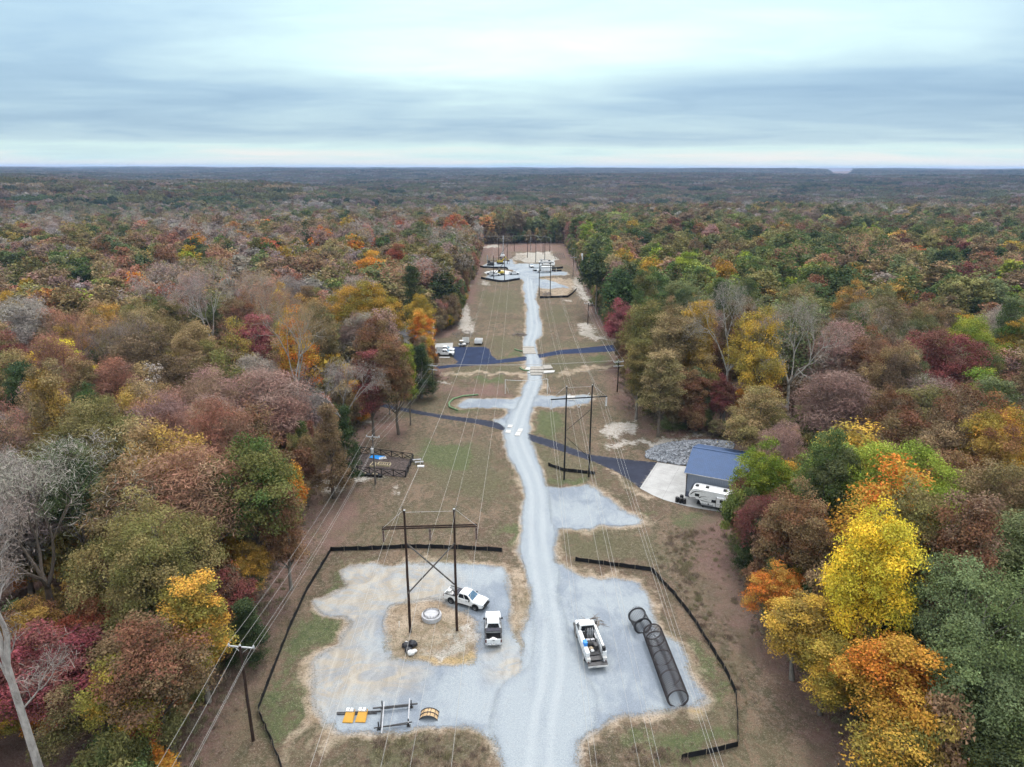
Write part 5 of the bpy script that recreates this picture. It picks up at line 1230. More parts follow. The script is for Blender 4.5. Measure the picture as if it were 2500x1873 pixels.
def service_truck(loc, rz):
    e = empty('service_truck', loc, rz, 'white service truck with crane boom and side lockers on the gravel pad', 'truck')
    # chassis and cab, +X forward
    MB().beam((-3.9, 0, .72), (3.2, 0, .72), .9, .22).build('chassis', DKGREY, e)
    MB().loft([rsec(3.75, .78, .75, 1.30, .08), rsec(3.6, .95, .62, 1.42, .14), rsec(2.4, 1.12, .6, 1.62, .14), rsec(.95, 1.14, .6, 1.66, .08)]).build('body', WHITE, e, .03)
    cab_shell(e, .95, 2.55, 1.05, 2.0, 1.1, .95, 1.62, 2.55, WHITE, 1)
    MB().box((3.8, 0, .72), (.2, 2.2, .32)).build('front_bumper', BLACKP, e, .03); MB().box((3.78, 0, 1.08), (.06, 1.2, .36)).build('grille', BLACKP, e)
    for s in (-1, 1):
        MB().box((3.66, s * .82, 1.1), (.12, .3, .26)).build('headlight', LAMP_W, e, .02)
        m_ = MB().box((2.2, s * 1.38, 1.85), (.14, .16, .5)).build('side_mirror', BLACKP, e, .02); MB().beam((2.2, s * 1.08, 1.75), (2.2, s * 1.32, 1.8), .05).build('mirror_arm', BLACKP, m_)
        MB().lathe([(.6, s * 1.10), (.6, s * 1.15)], 20, (2.75, 0, .62), 'Y').build('wheel_arch', BLACKP, e); wheel(e, 2.75, s * 1.0, .47, .3)
        wheel(e, -2.1, s * 1.05, .47, .32); wheel(e, -2.1, s * .70, .47, .28)
        MB().box((1.7, s * 1.24, .58), (.9, .18, .1)).build('step', BLACKP, e)
    MB().box((-1.35, 0, 1.08), (4.4, 1.5, .08)).build('deck', DKGREY, e)
    for s in (-1, 1):
        lk = MB().box((-1.2, s * 1.0, 1.38), (4.1, .46, 1.06)).build('side_locker', WHITE, e, .02)
        for x in (.45, -.75, -1.95, -2.85):
            dr = MB().box((x, s * 1.235, 1.38), (.95 if x > -2.5 else .6, .02, .86)).build('locker_door', WHITE, lk, .01); MB().box((x - .25, s * 1.25, 1.38), (.12, .03, .05)).build('latch', BLACKP, dr)
        for x in (.3, -.9): MB().box((x, s * .98, 1.94), (1.05, .36, .06)).build('locker_lid', WHITE, lk, .015)
        MB().box((-3.45, s * .98, 1.1), (.42, .42, .55)).build('rear_locker', DIRTYW, e, .02); MB().box((-3.68, s * 1.05, .95), (.04, .12, .2)).build('tail_light', LAMP_R, e)
    # crane along the right side
    MB().lathe([(.24, 0), (.24, .5), (.2, .6)], 12, (-2.95, -.98, 1.4)).build('crane_post', DKGREY, e)
    bo = MB().beam((-2.75, -.95, 2.22), (1.15, -.95, 2.22), .26, .3).build('crane_boom', WHITE, e, .03); MB().beam((-2.2, -.95, 1.95), (-.4, -.95, 2.02), .14).build('lift_cylinder', CHROME, bo); MB().box((1.22, -.95, 2.2), (.16, .2, .3)).build('boom_head', BLACKP, bo, .02)
    MB().box((-2.95, -.95, 2.2), (.42, .36, .42)).build('crane_turret', BLACKP, e, .04); MB().box((-.2, -.68, 1.75), (1.0, .16, .22)).build('hose_tray', LTGREY, e)
    # deck equipment fixed to the truck
    for i in range(4): MB().lathe([(.02, 0), (.11, .05), (.12, .12), (.12, 1.15), (.07, 1.3), (.04, 1.42)], 10, (.35, -.42 + i * .27, 1.12), 'X' if False else 'Z').build('gas_bottle', LTGREY if i < 3 else DKGREY, e)
    MB().box((.62, 0, 1.42), (.5, 1.3, .62)).build('compressor', BLACKP, e, .05)
    for s in (-1, 1): MB().box((-.35, s * .3, 1.32), (.36, .52, .4)).build('tool_chest', LTGREY, e, .03)
    MB().lathe([(.3, -.35), (.3, .35)], 14, (-1.15, .25, 1.45), 'Y').build('hose_reel', BLACKP, e); MB().box((-1.25, -.4, 1.35), (.6, .5, .46)).build('welder', DKGREY, e, .05)
    MB().box((-2.35, .1, 1.18), (.9, 1.25, .12)).build('deck_mat', BLACKP, e)
    MB().box((-3.9, 0, .86), (.62, 2.35, .12)).build('rear_step_deck', DKGREY, e, .02); MB().box((-4.22, 0, .74), (.08, 2.35, .22)).build('rear_bumper', DIRTYW, e); MB().box((-4.27, .5, .72), (.02, .34, .18)).build('number_plate', LTGREY, e)
    v = MB().box((-3.75, -.85, 1.05), (.2, .16, .26)).build('vise', LTGREY, e, .02)
    return e
pr = G(*Z2(752, 995)); 
pfz = G(*Z2(690, 690), 2.55)
dv = pfz - pr; rzs = math.atan2(dv.y, dv.x); fw = Vector((math.cos(rzs), math.sin(rzs), 0)); cs = Vector((pr.x, pr.y, 0)) + fw * 4.25
st = service_truck((cs.x, cs.y, th(cs.x, cs.y) + .07), rzs)
sm = Matrix.Translation(st.location) @ Matrix.Rotation(rzs, 4, 'Z')
def on_truck(name, build, local, label, cat, mat, bev=.02):
    o = build.build(name, mat, None, bev, loc=sm @ Vector(local)); o.rotation_euler.z = rzs; tag(o, label, cat); return o
c_ = on_truck('cooler', MB().box((0, 0, .2), (.62, .42, .4)).box((0, 0, .43), (.66, .46, .08)), (-1.75, 1.0, 1.93), 'bright blue cooler on the left locker of the service truck', 'cooler', BLUEP)
on_truck('drum', MB().lathe([(.2, 0), (.22, .02), (.22, .28), (.2, .3), (.2, .34), (.22, .36), (.22, .6), (.19, .62)], 14), (-1.75, -.35, 1.13), 'dark drum behind the welder on the service truck deck', 'drum', DKGREY, 0)
lump('tool_bag', sm @ Vector((-1.7, .25, 1.13)), .28, TANC, 'tan tool bag on the deck of the service truck', 'bag', None, (1.2, .9, .8), 31)
lump('sandbag', sm @ Vector((-2.2, .2, 1.25)), .2, BAGW, 'small white sack at the rear of the service truck deck', 'sack', None, (1.1, 1, .8), 33)
# camper trailer beside the garage
RVW = M('camper_white', (.80, .80, .80), .3, .5, 0, .03); RVDARK = M('camper_graphics_black', (.02, .02, .024), .35, .5); RVGREY = M('camper_graphics_grey', (.30, .31, .33), .35, .5)
def camper(loc, rz):
    e = empty('camper_trailer', loc, rz, 'white fifth-wheel camper trailer with black swooshes beside the garage', 'camper')
    # local X towards the nose, side facing the camera is -Y
    prof = [(-5.6, .72), (2.3, .72), (2.75, 1.0), (3.2, 1.62), (5.3, 1.72), (5.85, 1.95), (5.95, 2.35), (5.75, 2.9), (5.15, 3.55), (4.6, 3.78), (3.6, 3.84), (-5.3, 3.62), (-5.6, 3.5)]
    K_ = .66; cx_ = lambda x: x * K_ if x > 0 else x
    prof = [(cx_(x), z) for x, z in prof]
    MB().prism(prof, -1.25, 1.25).build('body', RVW, e, .06)
    MB().prism([(cx_(x), z) for x, z in [(5.86, 2.5), (5.98, 2.5), (5.8, 2.98), (5.2, 3.6), (5.12, 3.52)]], -1.05, 1.05).build('front_cap_band', RVDARK, e)
    for x in (4.2, 1.6, -1.9): 
        u = MB().box((cx_(x), 0, 3.92), (.6, .7, .22), 0, None, (.75, .8)).build('roof_vent', BLACKP, e, .03)
    MB().box((-3.8, 0, 3.85), (1.0, .75, .28), 0, None, (.85, .85)).build('air_conditioner', RVW, e, .05)
    Y = -1.256
    def panel(nm, pts, mat, par=e): return MB().add([(cx_(x), Y, z) for x, z in pts] , [tuple(range(len(pts)))]).build(nm, mat, par)
    def win(x, z, w, h): 
        o = MB().box((x, Y, z), (w, .03, h)).build('window', GLASS, e, .01); MB().box((x, Y + .004, z), (w + .09, .026, h + .09)).build('window_frame', RVDARK, o)
    win(2.5, 2.55, .65, .5); win(-.35, 1.85, .7, .5)
    MB().box((-2.75, -1.42, 1.95), (4.0, .42, 1.95)).build('slide_out', RVW, e, .03); MB().box((-2.6, -1.64, 2.3), (2.5, .03, .62)).build('slide_window', GLASS, e, .01)
    MB().box((-.74, -1.44, 1.95), (.06, .44, 2.0)).build('slide_trim', RVDARK, e); MB().prism([(-4.5, 1.5), (-1.0, 1.58), (-.9, 1.62), (-2.5, 1.66), (-4.5, 1.62)], -1.645, -1.632).build('slide_stripe', RVGREY, e)
    panel('swoosh', [(5.7, 2.35), (4.9, 3.1), (4.0, 3.35), (2.6, 3.42), (1.6, 3.36), (2.6, 3.36), (3.9, 3.24), (4.7, 2.95), (5.35, 2.45)], RVDARK)
    panel('swoosh', [(3.4, 2.05), (2.9, 2.35), (1.9, 2.5), (.7, 2.5), (1.9, 2.42), (2.7, 2.25), (3.1, 2.0)], RVDARK)
    panel('swoosh', [(5.55, 1.85), (5.0, 1.78), (3.9, 1.80), (4.4, 1.95), (4.9, 1.9)], RVDARK)
    panel('swoosh', [(3.2, 1.75), (2.2, 1.62), (.9, 1.55), (-.2, 1.52), (.9, 1.46), (2.4, 1.5)], RVDARK)
    panel('swoosh', [(2.2, 2.1), (1.4, 1.98), (.6, 1.95), (1.4, 1.90), (2.0, 1.98)], RVGREY)
    MB().box((.7, -1.262, .86), (2.0, .02, .3)).build('lower_skirt', RVGREY, e)
    for x in (1.4, 1.0, .6, .2, -.2): MB().box((x, -1.262, .98), (.04, .02, .5)).build('locker_seam', RVGREY, e)
    MB().box((.5, -1.262, 1.1), (.22, .03, .26)).build('utility_port', BLACKP, e)
    MB().box((-1.5, 0, .62), (8.0, 2.1, .2)).build('frame', BLACKP, e)
    for s in (-1, 1):
        for x in (-1.6, -2.65): wheel(e, x, s * 1.08, .40, .24)
        MB().beam((1.4, s * .9, .75), (1.4, s * .9, .02), .1).build('landing_leg', BLACKP, e)
    MB().beam((3.2, 0, 1.72), (3.2, 0, 1.25), .22).build('hitch_pin_box', BLACKP, e)
    return e
rzg = R(-24.5); ax = Vector((math.cos(rzg), math.sin(rzg), 0)); nn = Vector((math.sin(rzg), -math.cos(rzg), 0))   # nn points to the camera side
pw = G(*zoom(1640, 1070, 8.72)(1100, 1580))
cc = Vector((pw.x, pw.y, 0)) - nn * 1.2 - ax * 2.1
camper((cc.x, cc.y, th(cc.x, cc.y) + .05), rzg + math.pi) if False else None
# nose to the left: local +X runs up-left, so turn the body round and keep the camera side as -Y by mirroring the profile axis
rv = camper((cc.x, cc.y, th(cc.x, cc.y) + .06), rzg); rv.scale = (-1, 1, .9)

# far vehicles
def box_truck(label, loc, rz, L_=6.5, rig=False):
    e = empty('utility_truck', loc, rz, label, 'truck', 'white trucks at the far work area')
    MB().beam((-L_ / 2, 0, .75), (L_ / 2, 0, .75), 1.0, .25).build('chassis', DKGREY, e)
    MB().loft([rsec(L_ / 2 + .2, .95, .7, 1.4, .1), rsec(L_ / 2 - .5, 1.1, .6, 1.6, .12), rsec(L_ / 2 - 1.4, 1.12, .6, 1.7, .08)]).build('body', WHITE, e, .03)
    cab_shell(e, L_ / 2 - 2.1, L_ / 2 - .7, L_ / 2 - 2.0, L_ / 2 - 1.1, 1.1, .95, 1.6, 2.5, WHITE, 1)
    if not rig: MB().box((-.95, 0, 2.05), (L_ - 2.3, 2.4, 2.3)).build('cargo_box', WHITE, e, .04)
    else:
        MB().box((-.95, 0, 1.3), (L_ - 2.4, 2.4, .8)).build('flat_body', WHITE, e, .04); MB().box((-1.5, 0, 2.0), (1.2, 1.6, .8)).build('machinery', DKGREY, e, .08)
        b = MB().beam((-1.2, .3, 2.3), (L_ / 2 - .5, .3, 2.75), .35).build('boom', LTGREY, e); MB().box((-L_ / 2 + .4, -.5, 2.2), (.8, .7, .9)).build('bucket', WHITE, e, .06)
    for x in (L_ / 2 - .8, -L_ / 2 + 1.2):
        for s in (-1, 1): wheel(e, x, s * 1.02, .48, .32)
    return e
def gp(zf, x, y, dz=.12): p = G(*zf(x, y)); return (p.x, p.y, th(p.x, p.y) + dz)
box_truck('white box truck parked side-on at the far work area', gp(Z8, 1250, 705), math.pi, 8.2)
box_truck('white boom truck behind the box truck at the far work area', gp(Z8, 1290, 545), math.pi, 9.5, True)
box_truck('grey boom truck in the second row of the far work area', gp(Z8, 1300, 600), math.pi, 9.0, True)
vans = pickup('small white pickup left of the far boom trucks', gp(Z8, 1012, 610), R(-80), False); 
pickup('silver pickup near the far yellow machine', gp(Z8, 700, 745), R(12), False); pickup('grey pickup parked before the white covered mound', gp(Z8, 355, 770), R(20), False)
pickup('pale pickup beside the far wooden frame pole', gp(Z8, 300, 745), R(160), False)
pickup('front white pickup on the concrete by the white house', gp(Z9, 395, 585), R(-4), False); pickup('rear white pickup on the concrete by the white house', gp(Z9, 400, 520), R(-2), False)
YEL = M('machine_yellow', (.62, .45, .04), .45, .4, 0, .1, 2, .2)
def tracked_machine(label, loc, rz, colour, mast=0., boom=True):
    e = empty('tracked_machine', loc, rz, label, 'excavator', 'tracked machines at the far work area')
    for s in (-1, 1):
        MB().prism([(-2.0, .35), (-1.7, .05), (1.7, .05), (2.0, .35), (2.0, .65), (1.7, .9), (-1.7, .9), (-2.0, .65)], s * 1.35 - .3, s * 1.35 + .3).build('track', BLACKP, e)
    MB().box((-.3, 0, 1.55), (3.2, 2.4, 1.1)).build('engine_housing', colour, e, .12); c = MB().box((.9, .7, 2.3), (1.3, 1.0, 1.5)).build('cab', DKGREY if colour is not WHITE else WHITE, e, .08)
    MB().box((.92, .7, 2.45), (1.34, 1.04, .8)).build('cab_glass', GLASS, c)
    if boom:
        MB().beam((.8, -.4, 1.8), (3.2, -.4, 4.2), .4).build('boom', colour, e); MB().beam((3.2, -.4, 4.2), (5.0, -.4, 2.2), .32).build('stick', colour, e); MB().box((5.0, -.4, 1.7), (.8, 1.0, .9)).build('bucket', DKGREY, e, .1)
    if mast: MB().beam((1.8, 0, 1.0), (2.0, 0, mast), .5).build('drill_mast', LTGREY, e)
    return e
tracked_machine('dark drill rig at the left of the far work area', gp(Z8, 280, 575), R(170), DKGREY, 6.0, False)
tracked_machine('yellow machine behind the dark drill rig', gp(Z8, 455, 545), R(20), YEL, 0, True)
tracked_machine('yellow excavator before the white covered mound', gp(Z8, 455, 755), R(200), YEL, 0, False)
tracked_machine('white drill rig with tall mast behind the white covered mound', gp(Z8, 495, 440), R(80), WHITE, 14.0, False)
def boom_truck():
    p = gp(Z8, 1945, 775); e = empty('bucket_truck', p, R(80), 'dark truck with tall raised white boom at the right edge of the clearing', 'truck')
    MB().box((0, 0, .9), (6.5, 2.2, .6)).build('chassis', BLACKP, e, .05); MB().box((2.3, 0, 2.0), (1.6, 2.2, 1.6)).build('cab', BLACKP, e, .12); MB().box((-1.2, 0, 1.7), (3.8, 2.3, 1.0)).build('body', DKGREY, e, .06)
    for x in (2.2, -1.6, -2.6):
        for s in (-1, 1): wheel(e, x, s * 1.0, .5, .3)
    b0 = G(*Z8(1945, 775)); h = top_z(*Z8(1910, 395), b0)
    MB().beam((-1.0, 0, 2.2), (-.6, .9, h), .5).build('boom', WHITE, e); MB().box((-.6, .9, h + .2), (1.0, 1.0, 1.2)).build('bucket', WHITE, e, .1)
boom_truck()
# ------------------------------------------------------------------ garage, yard and work-site things
ROOFB = M('blue_metal_roof', (.072, .115, .215), .68, .2, 0, .08, 1.0); WALLG = M('grey_blue_metal_wall', (.27, .30, .37), .55, .35, .1, .06, .6); TRIM = M('dark_bronze_trim', (.05, .05, .055), .5, .4); WAINS = M('slate_wainscot', (.11, .12, .17), .55, .35)
def garage():
    e0 = G(*zoom(1640, 1070, 8.72)(290, 1250)); e = empty('garage', (e0.x, e0.y, th(e0.x, e0.y) + .04), rzg, 'grey metal garage with ribbed blue roof beside the concrete apron', 'garage')
    L_, W_, EH, RH = 15.0, 13.6, 4.75, 6.75     # local +X right along the front wall, +Y away
    t = .15
    def ribbed(nm, x0, x1, y, z0, z1, mat, step=.3, out=-1):
        mb = MB(); n = int((x1 - x0) / step); V_, F_ = [], []
        for i in range(n + 1):
            x = x0 + (x1 - x0) * i / n
            for dx, dy in ((-.05, 0), (-.02, .03), (.02, .03), (.05, 0)):
                xx = min(max(x + dx, x0), x1); V_ += [(xx, y + out * dy, z0), (xx, y + out * dy, z1)]
        m_ = len(V_) // 2
        F_ = [(2 * i, 2 * i + 2, 2 * i + 3, 2 * i + 1) for i in range(m_ - 1)]
        return mb.add(V_, F_).build(nm, mat, e)
    ribbed('front_wall', 0, L_, 0, 1.0, EH, WALLG); ribbed('front_wainscot', 0, L_, .01, 0, 1.0, WAINS)
    ribbed('back_wall', 0, L_, W_, 0, EH, WALLG, .3, 1)
    MB().add([(0, 0, 0), (0, W_, 0), (0, W_, EH), (0, W_ / 2, RH), (0, 0, EH)], [(0, 1, 2, 3, 4)]).build('gable_wall', WALLG, e); MB().add([(L_, 0, 0), (L_, W_, 0), (L_, W_, EH), (L_, W_ / 2, RH), (L_, 0, EH)], [(0, 1, 2, 3, 4)]).build('gable_wall', WALLG, e)
    for y in (3.2, 9.2):
        d = MB().box((-.03, y + .6, 1.75), (.06, 3.4, 3.5)).build('roller_door', RVW, e)
        for z in (.9, 1.8, 2.7): MB().box((-.065, y + .6, z), (.02, 3.4, .04)).build('door_joint', LTGREY, d)
    MB().box((-.04, 6.7, 1.05), (.06, .95, 2.1)).build('side_door', TRIM, e)
    for s in (0, 1):
        mb = MB(); V_, F_ = [], []; x0, x1 = -.45, L_ + .45; n = int((x1 - x0) / .3)
        y0, z0 = (-.45, EH - .13) if s == 0 else (W_ + .45, EH - .13); y1, z1 = W_ / 2, RH
        for i in range(n + 1):
            x = x0 + (x1 - x0) * i / n
            for dx, dz in ((-.055, 0), (-.025, .045), (.025, .045), (.055, 0)):
                V_ += [(x + dx, y0, z0 + .06 + dz), (x + dx, y1, z1 + .06 + dz)]
        F_ = [(2 * i, 2 * i + 2, 2 * i + 3, 2 * i + 1) for i in range(len(V_) // 2 - 1)]
        mb.add(V_, F_).build('roof_slope', ROOFB, e)
        MB().beam((x0, y0, z0), (x1, y0, z0), .06, .16).build('eave_fascia', LTGREY, e)
        MB().beam((x0, y0, z0 + .02), (x0, y1, z1 + .02), .08, .16).build('gable_trim', ROOFB, e)
    MB().beam((-.46, W_ / 2, RH + .09), (L_ + .46, W_ / 2, RH + .09), .4, .06).build('ridge_cap', ROOFB, e)
    MB().box((-.01, -.02, 2.35), (.12, .12, 4.7)).build('corner_trim', TRIM, e)
    MB().box((.9, -.06, 1.25), (.7, .04, .55)).build('meter_panel', LTGREY, e, .01)
    return e
garage()
for i, (x, y, w) in enumerate(((110, 1375, 'left'), (185, 1395, 'middle'), (262, 1408, 'right'), (205, 1330, 'rear'))):
    p = G(*zoom(1640, 1070, 8.72)(x, y)); o = MB().lathe([(.3, 0), (.33, .04), (.33, .3), (.35, .32), (.33, .34), (.33, .6), (.35, .62), (.33, .64), (.32, .88), (.2, .93)], 14).build('barrel', BLACKP, None, 0, False, (p.x, p.y, th(p.x, p.y) + .05)); tag(o, f'{w} black barrel of the cluster on the apron before the camper', 'barrel', 'black barrels on the apron')
# riprap bank: thousands of loose stones
RIP = poly(Z4, [(1030, 690), (1035, 640), (1120, 590), (1250, 565), (1450, 558), (1680, 572), (1720, 600), (1700, 640), (1400, 690), (1345, 752), (1150, 725)]) 
def stone_mesh(rg, mb, x, y, z, s):
    ico = [(0, 0, 1), (.9, 0, .3), (.28, .85, .3), (-.72, .53, .3), (-.72, -.53, .3), (.28, -.85, .3), (.5, .3, -.6), (-.5, .4, -.6), (0, -.6, -.6)]
    F_ = [(0, 1, 2), (0, 2, 3), (0, 3, 4), (0, 4, 5), (0, 5, 1), (1, 6, 2), (2, 6, 7), (2, 7, 3), (3, 7, 4), (4, 7, 8), (4, 8, 5), (5, 8, 6), (5, 6, 1), (6, 8, 7)]
    rm = Matrix.Rotation(rg.uniform(0, 6.28), 3, Vector(unit(rg.normal(size=3)))); sc = Vector((s * rg.uniform(.7, 1.3), s * rg.uniform(.7, 1.3), s * rg.uniform(.6, 1)))
    mb.add([tuple(rm @ Vector((p[0] * sc.x * rg.uniform(.85, 1.15), p[1] * sc.y * rg.uniform(.85, 1.15), p[2] * sc.z)) + Vector((x, y, z))) for p in ico], F_)
def mat_riprap():
    m, nt = mat_new('riprap_stone'); t = NT(nt); g = t.n('ShaderNodeNewGeometry')
    c = t.mix(g.outputs['Random Per Island'], (.12, .13, .15), (.38, .40, .435)); c = t.mix(t.rng(t.noise(g.outputs['Position'], 5, 3), .4, .7, 0, .4), c, (.25, .23, .21))
    t.out(t.princ(c, .9, .2)); return m
rg = np.random.default_rng(5); mb = MB(); b_ = bb(RIP, 0); P = rg.uniform((b_[0], b_[2]), (b_[1], b_[3]), (9000, 2)); sd_ = sdf(P, RIP)
P = P[sd_ > .1][:3400]; hh_ = np.clip(sdf(P, RIP) * .25, 0, .9)
for (x, y), h_ in zip(P, hh_): stone_mesh(rg, mb, x, y, th(x, y) + .12 + h_ * rg.uniform(.3, 1), rg.uniform(.2, .42))
tag(mb.build('riprap', mat_riprap()), 'bank of grey riprap stones behind the blue roofed garage', 'stones', None, 'stuff')

# fenced garden
FBLK = M('black_stained_timber', (.016, .014, .014), .7, .25, 0, .3); BEDW = M('new_pale_timber', (.50, .42, .27), .8, .15, 0, .2); SOIL = M('garden_mulch', (.085, .068, .062), .95, .05, 0, .45, 2.5)
ZG = zoom(830, 1060, 10.533)
gc = [G(*ZG(*p)) for p in ((150, 992), (1690, 1132), (1885, 690), (520, 505))]
MB().add([(p.x, p.y, .03 + max(th(p.x, p.y), th(p.x, p.y))) for p in gc], [(0, 1, 2, 3)]) if False else None
def garden():
    e = empty('garden_fence', (gc[0].x, gc[0].y, th(gc[0].x, gc[0].y)), 0, 'black cross-braced timber fence around the small garden', 'fence')
    o = gc[0]; H_ = 1.5
    mesh_m = M('dark_wire_mesh', (.03, .03, .033), .6, .3)
    for i in range(4):
        a = gc[i] - o; b = gc[(i + 1) % 4] - o; L_ = (b - a).length; n = max(3, round(L_ / 2.3)); up = Vector((0, 0, 1))
        MB().beam(a + up * H_, b + up * H_, .14, .10).build('top_rail', FBLK, e); MB().beam(a + up * .12, b + up * .12, .09, .12).build('bottom_rail', FBLK, e)
        for k in range(n):
            p = a.lerp(b, k / n); q = a.lerp(b, (k + 1) / n)
            MB().beam(p - up * .2, p + up * (H_ + .05), .15, .15).build('post', FBLK, e)
            if i == 3 and k == 1: continue
            MB().beam(p + up * .18, q + up * (H_ - .08), .10, .10).build('brace', FBLK, e); MB().beam(p + up * (H_ - .08), q + up * .18, .10, .10).build('brace', FBLK, e)
        wm_ = MB(); nw = int(L_ / .3)
        for k in range(nw): p = a.lerp(b, k / nw); wm_.beam(p + up * .05, p + up * H_, .008)
        for z in (.3, .6, .9, 1.15): wm_.beam(a + up * z, b + up * z, .008)
        tag(wm_.build('wire_mesh', mesh_m, e), kind='stuff')
    return e
garden()
so = MB(); cxm = sum((p.x for p in gc)) / 4; cym = sum((p.y for p in gc)) / 4
n_ = 14; V_ = []
for i in range(n_ + 1):
    for j in range(n_ + 1):
        p = gc[0].lerp(gc[1], i / n_).lerp(gc[3].lerp(gc[2], i / n_), j / n_); V_.append((p.x, p.y, th(p.x, p.y) + .05))
so.add(V_, [(i * (n_ + 1) + j, (i + 1) * (n_ + 1) + j, (i + 1) * (n_ + 1) + j + 1, i * (n_ + 1) + j + 1) for i in range(n_) for j in range(n_)])
tag(so.build('garden_soil', SOIL, None, 0, True), kind='structure')
def raised_bed(c4, label, fill, inner=None):
    q = [G(*ZG(*p)) for p in c4]; o = q[0]; e = empty('raised_bed', (o.x, o.y, th(o.x, o.y) + .05), 0, label, 'planter', 'raised beds in the fenced garden')
    for i in range(4): a = q[i] - o; b = q[(i + 1) % 4] - o; MB().beam(a + Vector((0, 0, .2)), b + Vector((0, 0, .2)), .1, .4).build('side_board', BEDW, e)
    MB().add([tuple(p - o + Vector((0, 0, .3))) for p in q], [(0, 1, 2, 3)]).build('filling', fill, e)
    if inner:
        for k in range(5):
            a = (q[0] - o).lerp(q[1] - o, .1 + .18 * k); b = (q[3] - o).lerp(q[2] - o, .1 + .18 * k); MB().beam(a.lerp(b, .05) + Vector((0, 0, .44)), a.lerp(b, .6) + Vector((0, 0, .44)), .1, .03).build('slat', BEDW, e)
raised_bed(((960, 845), (1270, 880), (1315, 815), (1010, 790)), 'pale timber raised bed with slats in the middle of the garden', SOIL, True)
raised_bed(((770, 870), (900, 885), (930, 800), (860, 775)), 'small pale timber bed left of the slatted one', SOIL)
tq = [G(*ZG(*p)) for p in ((750, 640), (1010, 690), (1170, 600), (830, 575))]
tarp = MB(); o = tq[0]; V_ = []; n_ = 8
for i in range(n_ + 1):
    for j in range(n_ + 1):
        p = tq[0].lerp(tq[1], i / n_).lerp(tq[3].lerp(tq[2], i / n_), j / n_) - o; V_.append((p.x, p.y, .10 + .16 * math.sin(i * 1.3 + j) ** 2 * (0 < i < n_) * (0 < j < n_) + .05))
tarp.add(V_, [(i * 9 + j, i * 9 + 9 + j, i * 9 + 10 + j, i * 9 + j + 1) for i in range(n_) for j in range(n_)])
tag(tarp.build('tarpaulin', M('bright_blue_tarpaulin', (.02, .26, .70), .4, .4), None, 0, True, (o.x, o.y, th(o.x, o.y) + .03)), 'bright blue tarpaulin lying in the fenced garden', 'tarpaulin')
pq = G(*ZG(1100, 660)); e = empty('slatted_pallet', (pq.x, pq.y, th(pq.x, pq.y) + .12), .3, 'pale slatted pallet at the right end of the blue tarpaulin', 'pallet')
for k in range(5): MB().box((-.6 + k * .3, 0, .08), (.16, 1.1, .03)).build('slat', DIRTYW, e)
for s in (-1, 1): MB().box((0, s * .45, .03), (1.5, .09, .06)).build('bearer', DIRTYW, e)
for i in range(8):
    p = G(*ZG(360 + i * 98, 1060 + i * 9)); e = empty('planter_pot', (p.x, p.y, th(p.x, p.y)), 0, f"{['first', 'second', 'third', 'fourth', 'fifth', 'sixth', 'seventh', 'eighth'][i]} round black pot from the left along the garden fence", 'pot', 'black pots along the garden fence')
    MB().lathe([(.27, 0), (.36, .1), (.4, .42), (.42, .5), (.36, .5), (.34, .44), (.05, .42)], 14).build('pot', BLACKP, e, 0, True)
    if i in (3, 5, 6): lump('dead_plant', (0, 0, .42), .22, M('dead_foliage', (.3, .25, .18), .9, .05, 0, .4, 6), None, None, None, (1, 1, 1), i, e)
p = G(*ZG(560, 790)); e = empty('garden_statue', (p.x, p.y, th(p.x, p.y) + .05), 0, 'small dark garden ornament standing on the mulch', 'ornament'); MB().lathe([(.18, 0), (.16, .1), (.12, .3), (.16, .5), (.08, .62), (.11, .74), (.02, .86)], 10).build('figure', DKGREY, e, 0, True); MB().box((0, 0, .03), (.45, .45, .06)).build('base', DKGREY, e)
p = G(*ZG(2080, 865)); tag(MB().box((0, 0, .12), (1.3, .55, .24)).build('white_crate', RVW, None, .03, loc=(p.x, p.y, th(p.x, p.y))), 'white crate lying outside the right side of the garden', 'crate')
for i, (x, y) in enumerate(((1980, 730), (2040, 790))):
    p = G(*ZG(x, y)); e = empty('wooden_bench', (p.x, p.y, th(p.x, p.y)), .2, f"{('far', 'near')[i]} grey slatted bench outside the garden fence", 'bench', 'grey benches by the garden')
    for s in (-1, 1): MB().box((s * .7, 0, .2), (.08, .5, .4)).build('leg', LTGREY, e)
    for k in range(3): MB().box((0, -.18 + k * .18, .42), (1.7, .14, .04)).build('slat', LTGREY, e)

# foundation with anchor bolts
CONCF = M('fresh_concrete', (.47, .47, .49), .85, .2, 0, .12, 2)
p = G(*Z1(1312, 585), .2); e = empty('pole_foundation', (p.x, p.y, th(p.x, p.y)), 0, 'round concrete foundation ringed with anchor bolts behind the wooden frame', 'foundation')
MB().lathe([(1.3, -.2), (1.3, .52), (1.27, .55), (.02, .56)], 40).build('drum', CONCF, e, 0, False)
for k in range(32):
    a = 6.283 * k / 32; b = MB().lathe([(.026, 0), (.026, .36)], 6, (1.02 * math.cos(a), 1.02 * math.sin(a), .55)).lathe([(.05, .10), (.05, .15)], 6, (1.02 * math.cos(a), 1.02 * math.sin(a), .55)).build('anchor_bolt', DKGREY, e)
MB().lathe([(.96, .01), (.96, .03), (1.08, .03), (1.08, .01)], 40, (0, 0, .62), 'Z', True).build('template_ring', LTGREY, e)
